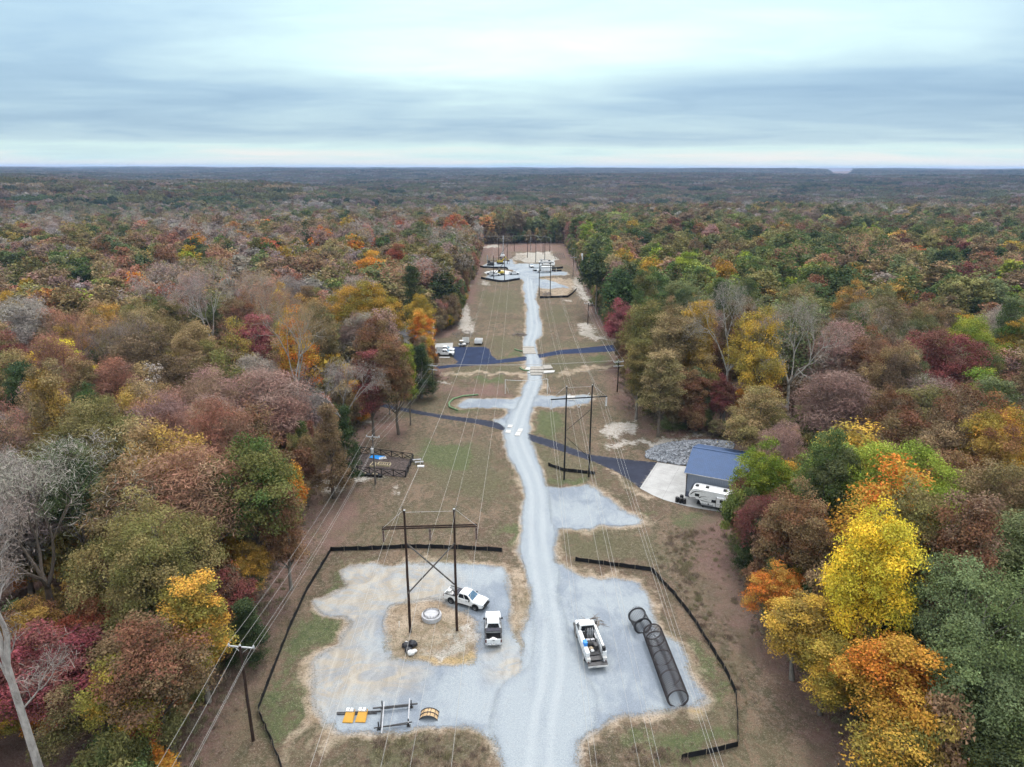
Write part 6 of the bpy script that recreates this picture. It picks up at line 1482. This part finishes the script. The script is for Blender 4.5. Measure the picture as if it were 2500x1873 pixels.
# bags
for i, (x, y, r_, m_, lab) in enumerate(((1130, 800, .42, BAGK, 'left black bag of the bag heap on the tan soil'), (1178, 790, .5, BAGK, 'right black bag of the bag heap on the tan soil'), (1150, 835, .42, BAGK, 'front black bag of the bag heap'), (1165, 850, .40, BAGW, 'crumpled white sack at the front of the bag heap'), (1133, 785, .3, BAGW, 'white sack behind the black bags'), (1192, 835, .26, BAGW, 'small white sack at the right of the bag heap'))):
    p = G(*Z1(x, y)); lump('refuse_bag' if m_ is BAGK else 'white_sack', (p.x, p.y, th(p.x, p.y) + .02), r_, m_, lab, 'bag', 'bag heap on the pad island', (1.15, 1, .95), 50 + i)
# steel cages
REB = M('rusty_rebar', (.085, .075, .078), .8, .25, .3, .35)
ZC = zoom(1520, 1470, 6.373)
def cyl_frame(pa, pb):
    d = (pb - pa); L_ = d.length; return Matrix.Translation(pa) @ d.to_track_quat('Z', 'Y').to_matrix().to_4x4(), L_
ra_ = 1.15; pa = G(*ZC(465, 462), ra_ + .1); pb = G(*ZC(860, 1500), ra_ + .1); m4, L_ = cyl_frame(pa, pb)
e = empty('rebar_cage', pa, 0, 'long dark cylindrical rebar cage lying on the right gravel pad', 'rebar cage'); e.matrix_world = m4
mb = MB()
for k in range(42): a = 6.283 * k / 42; mb.tube([(ra_ * math.cos(a), ra_ * math.sin(a), 0), (ra_ * math.cos(a), ra_ * math.sin(a), L_)], .033, 4)
mb.build('lengthwise_bars', REB, e)
def hoop(mb, r_, z, w, n=36):
    mb.lathe([(r_ - w, z - w), (r_ - w, z + w), (r_ + w, z + w), (r_ + w, z - w)], n, (0, 0, 0), 'Z', True)
mb = MB(); nh = int(L_ / .26)
for k in range(nh + 1): hoop(mb, ra_ + .05, L_ * k / nh, .017)
mb.build('tie_hoops', REB, e)
for f in (.0, .12, .42, .72, 1.0): b = MB(); hoop(b, ra_ - .06, L_ * f, .05); b.build('stiffener_ring', REB, e)
mb = MB()
for a in (0, 1.05, 2.1): mb.tube([(ra_ * math.cos(a), ra_ * math.sin(a), .15), (-ra_ * math.cos(a), -ra_ * math.sin(a), .15)], .03, 4)
mb.build('cross_bars', REB, e)
rb_ = 1.08; pa = G(*ZC(215, 188), rb_ + .06); pb = G(*ZC(316, 372), rb_ + .06); m4, L_ = cyl_frame(pa, pb); 
e = empty('anchor_bolt_cage', pa, 0, 'open anchor bolt cage of two rings beyond the long rebar cage', 'bolt cage'); e.matrix_world = m4
BOLTM = M('dark_anchor_steel', (.06, .06, .065), .55, .4, .4, .2)
for z in (0.25, L_): MB().lathe([(rb_ - .13, z - .03), (rb_ - .13, z + .03), (rb_ + .10, z + .03), (rb_ + .10, z - .03)], 40, (0, 0, 0), 'Z', True).build('template_ring', BOLTM, e)
for k in range(32): a = 6.283 * k / 32; MB().tube([(rb_ * math.cos(a), rb_ * math.sin(a), -.12), (rb_ * math.cos(a), rb_ * math.sin(a), L_ + .1)], .045, 5).build('anchor_bolt', BOLTM, e)
# orange mixing wedges with white boxes
ORG = M('orange_yellow_steel', (.50, .255, .015), .45, .4, 0, .1, 2, .12); ZB = zoom(810, 1690, 7.9)
for i, (x, y, w) in enumerate(((300, 600, 'left'), (545, 590, 'right'))):
    p = G(*ZB(x, y)); e = empty('steel_hopper', (p.x, p.y, th(p.x, p.y) + .05), -.04, f'{w} orange steel hopper with white box at the back', 'hopper', 'orange hoppers on the gravel'); e.scale = (.92, .85, .62)
    MB().add([(-.58, 0, 0), (.58, 0, 0), (.58, 0, .14), (-.58, 0, .14), (-.48, 1.35, 0), (.52, 1.35, 0), (.52, 1.35, .62), (-.48, 1.35, .62)], [(0, 1, 2, 3), (3, 2, 6, 7), (4, 7, 6, 5), (0, 3, 7, 4), (1, 5, 6, 2), (0, 4, 5, 1)]).build('sloping_deck', ORG, e, .015)
    MB().add([(.58, 0, .14), (.60, .9, .62), (.56, 1.5, .95), (.45, 1.7, .95), (.50, 1.35, .6), (.63, 0, .14), (.66, .9, .64), (.62, 1.5, .97)], [(0, 1, 2, 3, 4), (0, 5, 6, 1), (1, 6, 7, 2)]).build('side_flap', ORG, e)
    MB().box((-.1, 1.62, .42), (.78, .5, .84)).build('white_box', RVW, e, .03); b = MB().tube([(-.1, 1.45, .86), (-.1, 1.45, 1.0), (-.02, 1.7, 1.02), (-.02, 1.7, .86)], .035, 6).build('lifting_handle', DKGREY, e)
# steel beams and racks
for (x0, y0, x1, y1, z, w, m_, lab) in ((790, 297, 1655, 195, .55, .13, DKGREY, 'long dark rail of the pipe rack, upper side'), (1005, 300, 1515, 236, .30, .10, DKGREY, 'shorter dark rail under the upper side of the pipe rack'), (808, 686, 1552, 556, .5, .09, DKGREY, 'long dark rail of the pipe rack, lower side'), (890, 672, 1485, 600, .25, .08, DKGREY, 'shorter dark rail along the lower side of the rack'),
    (1010, 165, 962, 790, .66, .09, LTGREY, 'pale pipe crossing the left end of the rack'), (975, 255, 940, 640, .4, .12, DKGREY, 'dark bar beside the pale pipe at the left of the rack'), (1500, 95, 1474, 575, .66, .10, LTGREY, 'pale pipe crossing the right end of the rack'), (95, 395, 945, 352, .14, .12, DKGREY, 'dark steel bar lying behind the orange hoppers'), (105, 420, 868, 393, .12, .12, DKGREY, 'second dark steel bar lying behind the orange hoppers')):
    a = G(*ZB(x0, y0), z); b = G(*ZB(x1, y1), z); a.z += th(a.x, a.y); b.z += th(b.x, b.y)
    tag(MB().beam(a, b, w, w).build('steel_bar', m_), lab, 'steel bar', 'bars of the pipe rack')
for i, (x, y, w) in enumerate(((975, 290, 'upper left'), (1535, 270, 'upper right'), (905, 710, 'lower left'), (1480, 640, 'lower right'))):
    p = G(*ZB(x, y)); e = empty('rack_stand', (p.x, p.y, th(p.x, p.y)), .1, f'{w} dark stand carrying the pipe rack', 'stand', 'stands of the pipe rack'); MB().beam((0, 0, 0), (0, 0, .95), .12).build('upright', BLACKP, e); MB().box((0, 0, .03), (.4, .4, .06)).build('foot_plate', BLACKP, e)
# curved form
p = G(*ZB(1862, 520)); e = empty('curved_form', (p.x, p.y, th(p.x, p.y) + .04), R(-3), 'curved tan formwork panel with dark ribs at the pad edge', 'formwork')
def arc(r_, y, n=14, a0=32, a1=148): return [(r_ * math.cos(R(a0 + (a1 - a0) * k / n)), y, r_ * math.sin(R(a0 + (a1 - a0) * k / n)) - .62) for k in range(n + 1)]
mb = MB(); A0, A1 = arc(1.12, 0), arc(1.12, 1.15); mb.add(A0 + A1, [(k, k + 1, k + 16, k + 15) for k in range(14)]).build('skin', M('tan_plywood', (.52, .36, .20), .75, .2, 0, .15, 2), e)
for y in (0, .57, 1.15): MB().tube(arc(1.16, y), .05, 5).build('arc_rib', DKGREY, e)
for k in (0, 3, 6, 8, 11, 14): MB().tube([A0[k], A1[k]], .035, 4).build('cross_rib', DKGREY, e)
# silt fences
SILT = M('black_silt_fabric', (.012, .012, .014), .75, .25, 0, .35, 2); STAKE = M('wood_stake', (.30, .25, .19), .85, .1, 0, .2)
def silt_fence(label, px, h=.72, post=2.2):
    pts = [G(*q) for q in px]; o = pts[0]; e = empty('silt_fence', (o.x, o.y, th(o.x, o.y)), 0, label, 'silt fence', 'black silt fences round the pads')
    P_ = []
    for a, b in zip(pts, pts[1:]):
        n = max(1, round((b - a).length / (post / 3)))
        P_ += [a.lerp(b, i / n) for i in range(n)]
    P_.append(pts[-1]); V_ = []; z0 = th(o.x, o.y)
    for i, p in enumerate(P_):
        sag = -.07 * (i % 3 != 0) + random.uniform(-.04, .04); ln = random.uniform(-.06, .06); z = th(p.x, p.y) - z0
        V_ += [(p.x - o.x, p.y - o.y, z - .05), (p.x - o.x + ln, p.y - o.y + ln, z + h + sag)]
    mb = MB(); n = len(P_); V2 = [(x + .03, y + .03, z) for x, y, z in V_]
    mb.add(V_ + V2, [f for i in range(n - 1) for f in ((2 * i, 2 * i + 2, 2 * i + 3, 2 * i + 1), (2 * n + 2 * i + 1, 2 * n + 2 * i + 3, 2 * n + 2 * i + 2, 2 * n + 2 * i), (2 * i + 1, 2 * i + 3, 2 * n + 2 * i + 3, 2 * n + 2 * i + 1))]).build('fabric', SILT, e)
    for i in range(0, n, 3):
        x, y, z = V_[2 * i]; MB().beam((x - .04, y - .05, z - .1), (x - .04, y - .05, z + h + .12), .045).build('stake', STAKE, e)
silt_fence('long black silt fence bounding the left gravel pad', [Z1(*q) for q in ((1812, 148), (1500, 126), (1140, 110), (860, 117), (600, 124), (565, 190), (430, 425), (310, 695), (215, 935), (130, 1155), (85, 1262), (140, 1392), (190, 1505), (245, 1657), (270, 1760))])
silt_fence('black silt fence curving round the right gravel pad', [Z2(*q) for q in ((590, 199), (720, 212), (900, 232), (1130, 264), (1280, 425), (1430, 625), (1540, 805), (1660, 1005), (1725, 1155), (1735, 1330), (1738, 1515), (1560, 1566), (1340, 1612))])
silt_fence('short black silt fence behind the black steel frame', [Z4(*q) for q in ((280, 745), (400, 790), (530, 808), (640, 822))])
silt_fence('curved black silt fence before the far wooden frame', [Z6(*q) for q in ((550, 622), (640, 638), (740, 655), (820, 656), (968, 634))], 1.1, 6)
silt_fence('far black silt fence before the dark drill rig', [Z6(*q) for q in ((530, 497), (580, 506), (700, 509), (820, 509), (842, 520))], 1.1, 6)
silt_fence('black silt fence turning up the slope right of the far track', [Z6(*q) for q in ((1185, 829), (1340, 827), (1490, 827), (1540, 790), (1582, 737))], 1.0, 5)
silt_fence('far black silt fence right of the boom trucks', [Z6(*q) for q in ((1310, 517), (1380, 515), (1435, 508))], 1.1, 6)
silt_fence('far black silt fence behind the box truck', [Z6(*q) for q in ((1110, 541), (1250, 545), (1420, 546))], 1.0, 6)
# mats over the driveways
MATW = M('white_composite_mat', (.54, .53, .51), .65, .3, 0, .08, 1.5, .2); MATT = M('pale_timber_mat', (.36, .335, .30), .85, .15, 0, .15, 2, .2)
def ground_mat(zf, q4, label, mat, h=.10, boards=0, group='mats over the driveways'):
    q = [G(*zf(*p)) for p in q4]; o = q[0]; z = th(o.x, o.y) + .11; e = empty('ground_mat', (o.x, o.y, z), 0, label, 'mat', group)
    if not boards:
        b = [p - o for p in q]; MB().add([tuple(p) for p in b] + [tuple(p + Vector((0, 0, h))) for p in b], [(0, 1, 2, 3), (4, 5, 6, 7), (0, 1, 5, 4), (1, 2, 6, 5), (2, 3, 7, 6), (3, 0, 4, 7)]).build('slab', mat, e, .015)
        for u in (.08, .92):
            p = b[0].lerp(b[1], u).lerp(b[3].lerp(b[2], u), .5) + Vector((0, 0, h + .02)); MB().box(tuple(p), (.14, .14, .04)).build('lifting_eye', LTGREY, e)
    else:
        for k in range(boards):
            u0, u1 = k / boards + .01, (k + 1) / boards - .01
            b = [q[0].lerp(q[3], u0) - o, q[1].lerp(q[2], u0) - o, q[1].lerp(q[2], u1) - o, q[0].lerp(q[3], u1) - o]
            hz = h + random.uniform(-.012, .012); MB().add([tuple(p) for p in b] + [tuple(p + Vector((0, 0, hz))) for p in b], [(0, 1, 2, 3), (4, 5, 6, 7), (0, 1, 5, 4), (1, 2, 6, 5), (2, 3, 7, 6), (3, 0, 4, 7)]).build('board', mat, e)
ground_mat(Z7, ((305, 1315), (395, 1320), (415, 1270), (325, 1265)), 'far left white mat where the track crosses the driveway', MATW); ground_mat(Z7, ((265, 1415), (365, 1420), (375, 1365), (285, 1360)), 'near left white mat where the track crosses the driveway', MATW)
ground_mat(Z7, ((490, 1403), (585, 1403), (607, 1345), (517, 1345)), 'far right white mat where the track crosses the driveway', MATW); ground_mat(Z7, ((445, 1470), (540, 1475), (576, 1410), (475, 1408)), 'near right white mat where the track crosses the driveway', MATW)
G2 = 'timber mats at the far crossing'
ground_mat(Z7, ((750, 290), (975, 292), (970, 262), (755, 258)), 'pale timber mat nearest the camera on the far crossing', MATT, .2, 6, G2); ground_mat(Z7, ((740, 250), (1000, 250), (1005, 205), (745, 200)), 'pale timber mat in the middle of the far crossing', MATT, .22, 8, G2)
ground_mat(Z7, ((745, 192), (1005, 195), (985, 130), (750, 135)), 'pale timber mat at the back of the far crossing', MATT, .2, 8, G2); ground_mat(Z7, ((1000, 262), (1200, 248), (1222, 210), (1010, 218)), 'white timber mat laid out right of the far crossing', MATW, .25, 5, G2)
ground_mat(Z7, ((1010, 190), (1185, 180), (1140, 112), (980, 118)), 'grey timber mat right of the far crossing by the grass', MATT, .25, 6, G2); ground_mat(Z7, ((640, 195), (740, 200), (745, 160), (680, 150)), 'white timber mat left of the far crossing', MATW, .22, 4, G2); ground_mat(Z7, ((690, 250), (740, 256), (745, 238), (700, 236)), 'short white mat at the left end of the far crossing', MATW, .2, 2, G2)
ground_mat(Z7, ((1462, 765), (1612, 768), (1605, 690), (1458, 690)), 'white steel plate on the right arm of the gravel cross', MATW, .18)
ground_mat(Z6, ((1005, 1440), (1150, 1440), (1120, 1375), (1000, 1375)), 'pale timber mat where the track crosses the upper driveway', MATT, .2, 7, G2); ground_mat(Z6, ((1000, 1372), (1130, 1372), (1125, 1362), (1000, 1362)), 'narrow dark timber mat above the upper driveway crossing', MATT, .2, 3, G2)
# white height-warning goal posts
PVC = M('white_pvc_pipe', (.78, .78, .77), .4, .4, 0, .05)
pa = G(*Z7(265, 645)); h_ = top_z(*Z7(255, 375), pa); pb = G(*Z7(1080, 620))
for nm, p, lab in (('warning_post', pa, 'white pipe post left of the gravel cross'), ('warning_post', pb, 'white pipe post right of the gravel cross')):
    e = empty(nm, (p.x, p.y, th(p.x, p.y)), 0, lab, 'post', 'white warning posts'); MB().tube([(0, 0, -.2), (0, 0, h_)], .07, 8).build('pipe', PVC, e); MB().lathe([(.09, h_ - .05), (.09, h_ + .04)], 8).build('cap', PVC, e); MB().tube([(0, 0, h_ * .75), (.9, .9, 0)], .04, 6).build('stay', PVC, e)
n_ = 26; rope = MB()
P_ = span(pa + Vector((0, 0, h_)), pb + Vector((0, 0, h_)), .35, n_); e = empty('flagged_rope', P_[0], 0, 'dashed white warning rope hung across the track', 'rope'); MB().tube([p - P_[0] for p in P_], .015, 4, False).build('rope', PVC, e)
for i in range(0, n_, 1): a, b = P_[i] - P_[0], P_[i + 1] - P_[0]; MB().beam(a, a.lerp(b, .5), .05, .16).build('flag', PVC, e)
# green filter socks
SOCK = M('green_filter_sock', (.16, .24, .13), .85, .1, 0, .2, 3)
for (zf, pl, lab) in ((Z5, ((740, 515), (640, 522), (570, 540), (542, 565), (545, 590), (600, 612)), 'green filter sock curving round the left arm of the gravel cross'), (Z7, ((550, 150), (585, 185), (640, 205), (720, 210)), 'short green filter sock left of the far crossing'), (Z9, ((1845, 455), (1900, 480), (2000, 500)), 'short green filter sock above the upper driveway')):
    pts_ = [G(*zf(*q)) for q in pl]; tag(MB().tube([(p.x, p.y, th(p.x, p.y) + .2) for p in pts_], .24, 8).build('filter_sock', SOCK, None, 0, True), lab, 'filter sock', 'green filter socks')
# white house behind the turnaround
SIDING = M('white_siding', (.70, .69, .68), .6, .3, 0, .06); ROOFG = M('grey_shingle', (.15, .145, .15), .9, .1, 0, .25, 3)
p = G(*Z9(95, 455)); e = empty('house', (p.x - 8.5, p.y + 2.0, 0), R(3), 'white sided house half hidden by trees left of the asphalt turnaround', 'house')
MB().prism([(-8, 0), (8.6, 0), (8.6, 4.2), (-8, 4.2)], 0, 9).build('wall', SIDING, e); MB().add([(8.6, 0, 4.2), (8.6, 9, 4.2), (8.6, 4.5, 7.4)], [(0, 1, 2)]).build('gable', SIDING, e)
for s in (0, 1): MB().add([(-8.5, -.5 if s == 0 else 9.5, 3.9), (9.2, -.5 if s == 0 else 9.5, 3.9), (9.2, 4.5, 7.6), (-8.5, 4.5, 7.6)], [(0, 1, 2, 3)]).build('roof_slope', ROOFG, e); MB().beam((9.2, -.5 if s == 0 else 9.5, 3.9), (9.2, 4.5, 7.6), .1, .22).build('barge_board', SIDING, e)
for y in (1.0, 5.2): MB().box((8.62, y + 1.4, 1.2), (.06, 2.7, 2.4)).build('garage_door', DIRTYW, e)
for x in (-5, -1, 3): w = MB().box((x, -.03, 2.2), (1.1, .06, 1.5)).build('window', GLASS, e); MB().box((x, -.02, 2.2), (1.3, .05, 1.7)).build('window_frame', RVW, w)
# small trailers and cart by the turnaround
def cart(label, loc, rz, L_, W_, H_, mat):
    e = empty('utility_trailer', loc, rz, label, 'trailer', 'small trailers by the turnaround'); MB().box((0, 0, .55), (L_, W_, .1)).build('floor', mat, e)
    for s in (-1, 1): MB().box((0, s * W_ / 2, .55 + H_ / 2), (L_, .06, H_)).build('side', mat, e, .01); wheel(e, 0, s * (W_ / 2 + .12), .32, .2)
    MB().box((L_ / 2, 0, .55 + H_ / 2), (.06, W_, H_)).build('front_board', mat, e, .01); MB().box((-L_ / 2, 0, .55 + H_ / 2), (.06, W_, H_)).build('tail_board', mat, e, .01); MB().beam((L_ / 2, 0, .5), (L_ / 2 + 1.2, 0, .45), .1).build('drawbar', DKGREY, e)
cart('pinkish white trailer at the back of the asphalt turnaround', gp(Z9, 828, 335), 1.6, 2.6, 2.0, 1.3, DIRTYW); cart('cream dump trailer on the grass by the turnaround', gp(Z9, 1095, 345), 1.5, 3.0, 2.4, 1.1, RVW)
def buggy(label, loc):
    e = empty('utility_buggy', loc, R(200), label, 'buggy'); MB().box((0, 0, .55), (2.3, 1.2, .4)).build('body', RVW, e, .06); MB().box((.5, 0, 1.0), (.5, 1.1, .5)).build('seat', DKGREY, e, .05); MB().box((.2, 0, 1.85), (1.3, 1.2, .06)).build('canopy', RVW, e, .02)
    for x in (-.7, .75):
        for s in (-1, 1): wheel(e, x, s * .55, .28, .22)
    for x in (-.4, .8):
        for s in (-1, 1): MB().beam((x, s * .52, .7), (x, s * .52, 1.84), .05).build('canopy_post', DKGREY, e)
buggy('small white buggy at the edge of the asphalt turnaround', gp(Z9, 755, 385))
p = gp(Z9, 390, 635, .2); tag(MB().tube([(-1.6, 0, 0), (1.6, .1, 0)], .16, 8).build('white_kerb_log', RVW, None, 0, False, p), 'white rounded kerb beside the parked pickups by the house', 'kerb')
# log and brush heaps
BRUSH = M('grey_brush_wood', (.22, .19, .17), .9, .1, 0, .4, 3)
def brush_heap(label, c, r_, n, seed_, h=.6):
    rg = np.random.default_rng(seed_); mb = MB()
    for k in range(n):
        a = rg.uniform(0, 6.28); q = rg.uniform(0, 1) ** .6 * r_; x, y = q * math.cos(a), q * math.sin(a); z = rg.uniform(.03, h) * (1 - q / r_ * .8); b = rg.uniform(0, 6.28); l = rg.uniform(.5, 1.6)
        mb.tube([(x, y, z), (x + math.cos(b) * l, y + math.sin(b) * l, z + rg.uniform(-.1, .25))], [rg.uniform(.03, .10), .02], 4)
    tag(mb.build('brush_heap', BRUSH, None, 0, False, c), label, 'brush heap')
brush_heap('heap of dead branches above the asphalt turnaround', gp(Z9, 790, 150, 0), 5.0, 150, 3, 1.6); brush_heap('small ring of brush beside the straight track', gp(Z9, 1950, 165, 0), 2.6, 90, 4, .8)
brush_heap('heap of cut logs left of the far frame', gp(Z6, 990, 400, 0), 9, 200, 5, 2.5); brush_heap('broken branches ahead of the service truck', gp(Z2, 725, 640, .08), 1.0, 26, 6, .25); brush_heap('dry weeds between the far black frame poles', gp(Z6, 1265, 790, 0), 2.5, 120, 8, 2.0)
# white covered mound and gravel heap at the far work area
def mound(name, label, cat, c, rx_, ry_, h, mat, seed_):
    V_, F_ = [(0, 0, h)], []; n, m_ = 20, 6
    for i in range(1, m_ + 1):
        for k in range(n):
            a = 6.283 * k / n; f = i / m_; w = 1 + .14 * math.sin(3 * a + seed_) + .08 * math.sin(7 * a + seed_ * 2); V_.append((rx_ * f * w * math.cos(a), ry_ * f * w * math.sin(a), h * (1 - f ** 1.8) - .05))
    F_ += [(0, 1 + k, 1 + (k + 1) % n) for k in range(n)]
    for i in range(m_ - 1): F_ += [(1 + i * n + k, 1 + (i + 1) * n + k, 1 + (i + 1) * n + (k + 1) % n, 1 + i * n + (k + 1) % n) for k in range(n)]
    tag(MB().add(V_, F_).build(name, mat, None, 0, True, c), label, cat)
mound('covered_mound', 'white covered mound between the far frame poles', 'mound', gp(Z8, 440, 715, 0), 9, 6, 1.6, DIRTYW, 1); mound('gravel_heap', 'pale gravel heap at the far end of the clearing', 'heap', gp(Z8, 1120, 440, 0), 13, 25, 2.5, M('pale_gravel_heap', (.33, .305, .265), .95, .1, 0, .2, 1), 2)
mound('gravel_heap', 'low rubble heap left of the pale gravel heap', 'heap', gp(Z8, 860, 440, 0), 8, 14, 2.2, M('rubble_heap', (.28, .25, .21), .95, .1, 0, .4, 1), 3)
for i in range(6):
    p = G(*Z8(1450 + i * 34, 470 - i * 4)); tag(MB().beam((p.x, p.y, .2), (p.x - 1.2, p.y + 3, 3.4), .3).build('leaning_pole', WOOD_G), f"{['first', 'second', 'third', 'fourth', 'fifth', 'sixth'][i]} of the leaning poles right of the far trucks", 'pole', 'leaning poles at the far right')
# survey stakes and stones on the pads
for i, (zf, x, y, w) in enumerate(((Z1, 1083, 662, 'white survey stake left of the wooden frame'), (Z1, 332, 165, 'white survey stake by the left wood edge'), (Z7, 1205, 625, 'thin dark stake right of the gravel cross'), (Z2, 1145, 935, 'white marker beside the rebar cage'))):
    p = G(*zf(x, y)); e = empty('survey_stake', (p.x, p.y, th(p.x, p.y)), 0, w, 'stake'); MB().beam((0, 0, -.1), (.03, 0, .85), .07, .04).build('stake', PVC if i != 2 else STAKE, e); MB().box((.03, 0, .8), (.1, .05, .12)).build('flag', PVC if i != 2 else ORG, e)
# big pale leafless tree at the left border (close to the camera)
rg = np.random.default_rng(411)
def big_bare():
    x, y = -41.6, 46.8; z = th(x, y); mb = MB(); tips = []
    tr_ = [(0.4, 0, -.2), (.35, 0, 4), (.15, 0, 9), (0, 0, 13), (-.15, 0, 16.8)]; mb.tube(tr_, [.42, .35, .31, .29, .27], 12, False)
    def grow(p, d, L, r_, lev, mx):
        pts_ = [p]; q = np.array(p, float); dd = np.array(d, float); n = 4
        for i in range(n): dd = unit(dd + rg.normal(size=3) * .11 + np.array([0, 0, .06])); q = q + dd * L / n; pts_.append(tuple(q))
        mb.tube(pts_, [max(.018, r_ * (1 - .45 * i / n)) for i in range(n + 1)], 8 if lev < 2 else 4, False)
        if lev >= mx: tips.append((q, dd)); return
        for k in range(2 + (rg.uniform() < .5)): grow(tuple(q), unit(dd + unit(rg.normal(size=3)) * rg.uniform(.4, .75)), L * rg.uniform(.62, .8), r_ * .55, lev + 1, mx)
        i = int(rg.integers(1, n)); grow(pts_[i], unit(dd + unit(rg.normal(size=3)) * .8), L * .6, r_ * .38, min(lev + 2, mx), mx)
    f = tr_[-1]
    grow(f, unit(np.array([.30, .15, 1.0])), 5.0, .27, 0, 5); grow(f, unit(np.array([-.25, .1, 1.0])), 5.2, .25, 0, 5); grow((-.05, 0, 14.5), unit(np.array([-.5, .3, .8])), 4, .16, 1, 5); grow((0.05, 0, 12.2), unit(np.array([.5, .5, .5])), 2.4, .11, 2, 5)
    e = empty('leafless_tree', (x, y, z), 0, 'tall pale leafless tree rising at the lower left corner', 'tree', 'trees of the autumn wood')
    P, N, K = twig_haze(rg, tips, 14, .3, .5); V, F, lv = leaves(rg, P, N, .32, .05, K)
    for nm, me in (('trunk', mb_mesh('pale_trunk', mb, MAT_BARK)), ('crown', crown_obj_mesh('pale_twigs', V, F, lv))):
        o = bpy.data.objects.new(nm, me); COL.objects.link(o); o.parent = e; o['tint'] = [.30, .25, .22]; o['tint2'] = [.24, .19, .17]; o['bark'] = [.5, .46, .43]
big_bare()
# horizon masts
for i, (px, py, t) in enumerate(((357, 401, 394), (630, 403, 397))):
    r_ = 6500; d = (px - 1250) / F_PX; a = math.atan(d); x, y = r_ * math.sin(a), r_ * math.cos(a); z = th(x, y); e = empty('radio_mast', (x, y, z), 0, f"{('left', 'right')[i]} thin radio mast on the left horizon", 'mast', 'radio masts on the horizon')
    MB().tube([(0, 0, 0), (0, 0, 48)], [1.4, .7], 5).build('mast', LTGREY, e); MB().lathe([(2.0, 40), (2.0, 43)], 6).build('antenna_ring', LTGREY, e)
# ------------------------------------------------------------------ rough weeds and dry grass: uncountable ground cover
def tuft_proto(seed_, n, hgt, spread, wid):
    rg = np.random.default_rng(seed_); P = np.c_[rg.normal(size=(n, 2)) * spread, np.zeros(n)]; d = unit(np.c_[rg.normal(size=(n, 2)) * .45, np.ones(n)]); L_ = hgt * rg.uniform(.4, 1.2, (n, 1))
    s = unit(np.c_[rg.normal(size=(n, 2)), np.zeros(n)]) * wid
    V = np.stack([P - s, P + s, P + d * L_], 1).reshape(-1, 3); F = np.arange(3 * n).reshape(n, 3)
    me = mesh_np('tuft', V, F, [MAT_LEAF]); fattr(me, 'lv', np.stack([rg.uniform(0, 1, n), rg.uniform(0, 1, n), rg.uniform(0, 1, n)], 1), 'FACE', 'FLOAT_VECTOR'); return me
TUFT = []
for i in range(4): TUFT.append(len(plist)); plist.append(proto_obj('p%03d_tuft' % len(plist), tuft_proto(300 + i, 46, .42, .24, .035)))
for i in range(2): TUFT.append(len(plist)); plist.append(proto_obj('p%03d_weed' % len(plist), tuft_proto(320 + i, 120, .9, .34, .05)))
pts = {k: [] for k in ('co', 'idx', 'scl', 'rotv', 'tint', 'tint2', 'bark')}
rg = np.random.default_rng(31)
P = np.c_[rg.uniform(-38, 46, 60000), 38 + 150 * rg.uniform(0, 1, 60000) ** 1.5]
hard = gravel_sd(P)
for g in (DRIVE1, DRIVE2, APRON, RIP): hard = np.maximum(hard, sdf(P, g))
csd = sdf(P, CLEAR); gsoil = sdf(P, [(p.x, p.y) for p in gc])
wild = np.maximum(np.clip(1 - csd / 6, 0, 1), 0)
for k, zf, pl in ((0, Z2, [(1290, 0), (1420, 150), (1500, 420), (1640, 700), (1760, 1000), (1800, 1200), (1740, 1150), (1560, 780), (1330, 400), (1200, 200)]), (1, Z4, [(1240, 1230), (1500, 1260), (1480, 1500), (1240, 1480)]), (2, Z2, [(700, 1540), (1300, 1520), (1330, 1657), (640, 1657)]), (3, Z1, [(800, 1450), (1500, 1440), (1750, 1657), (800, 1657)])):
    wild = np.maximum(wild, np.clip(.5 + sdf(P, poly(zf, pl)) / 4, 0, 1))
for (x, y), hd, c_, gs, wl_ in zip(P, hard, csd, gsoil, wild):
    if hd > -.7 or c_ < -3 or gs > -.3 or rg.uniform() > wl_ * .6: continue
    w = wl_ > rg.uniform(.25, 1.6); s = rg.uniform(.3, .65) if not w else rg.uniform(.3, .75)
    pal = [((.36, .29, .20), (.28, .23, .15)), ((.25, .225, .13), (.33, .285, .18)), ((.38, .31, .235), (.28, .21, .155)), ((.24, .18, .14), (.31, .235, .18))][int(rg.integers(4))]
    pts['co'].append((x, y, th(x, y) - .02) if False else (x, y, 0)); pts['idx'].append(TUFT[int(rg.integers(4, 6) if w else rg.integers(0, 4))]); pts['scl'].append((s, s, s * rg.uniform(.6, 1.2))); pts['rotv'].append((0, 0, rg.uniform(0, 6.28))); pts['tint'].append(pal[0]); pts['tint2'].append(pal[1]); pts['bark'].append((.1, .1, .1))
co = np.array(pts['co']); co[:, 2] = terrain(co[:, 0], co[:, 1]) - .02; pts['co'] = co
wood_mass('dry_grass', 'dry grass and weeds growing over the clearing', pts)['category'] = 'grass'
# ------------------------------------------------------------------ air
def haze_box():
    m, nt = mat_new('haze_air'); t = NT(nt)
    v = t.n('ShaderNodeVolumePrincipled'); v.inputs['Color'].default_value = (.44, .64, 1.0, 1); v.inputs['Density'].default_value = 7.5e-5; v.inputs['Anisotropy'].default_value = .2
    t.out(None, v.outputs[0])
    z0, z1 = -75.0, 88.0
    b = MB().box((0, 7600, (z0 + z1) / 2), (36000, 17200, z1 - z0)).build('haze', m)
    tag(b, 'thin blue haze over the far forest', 'haze', None, 'stuff')
haze_box()
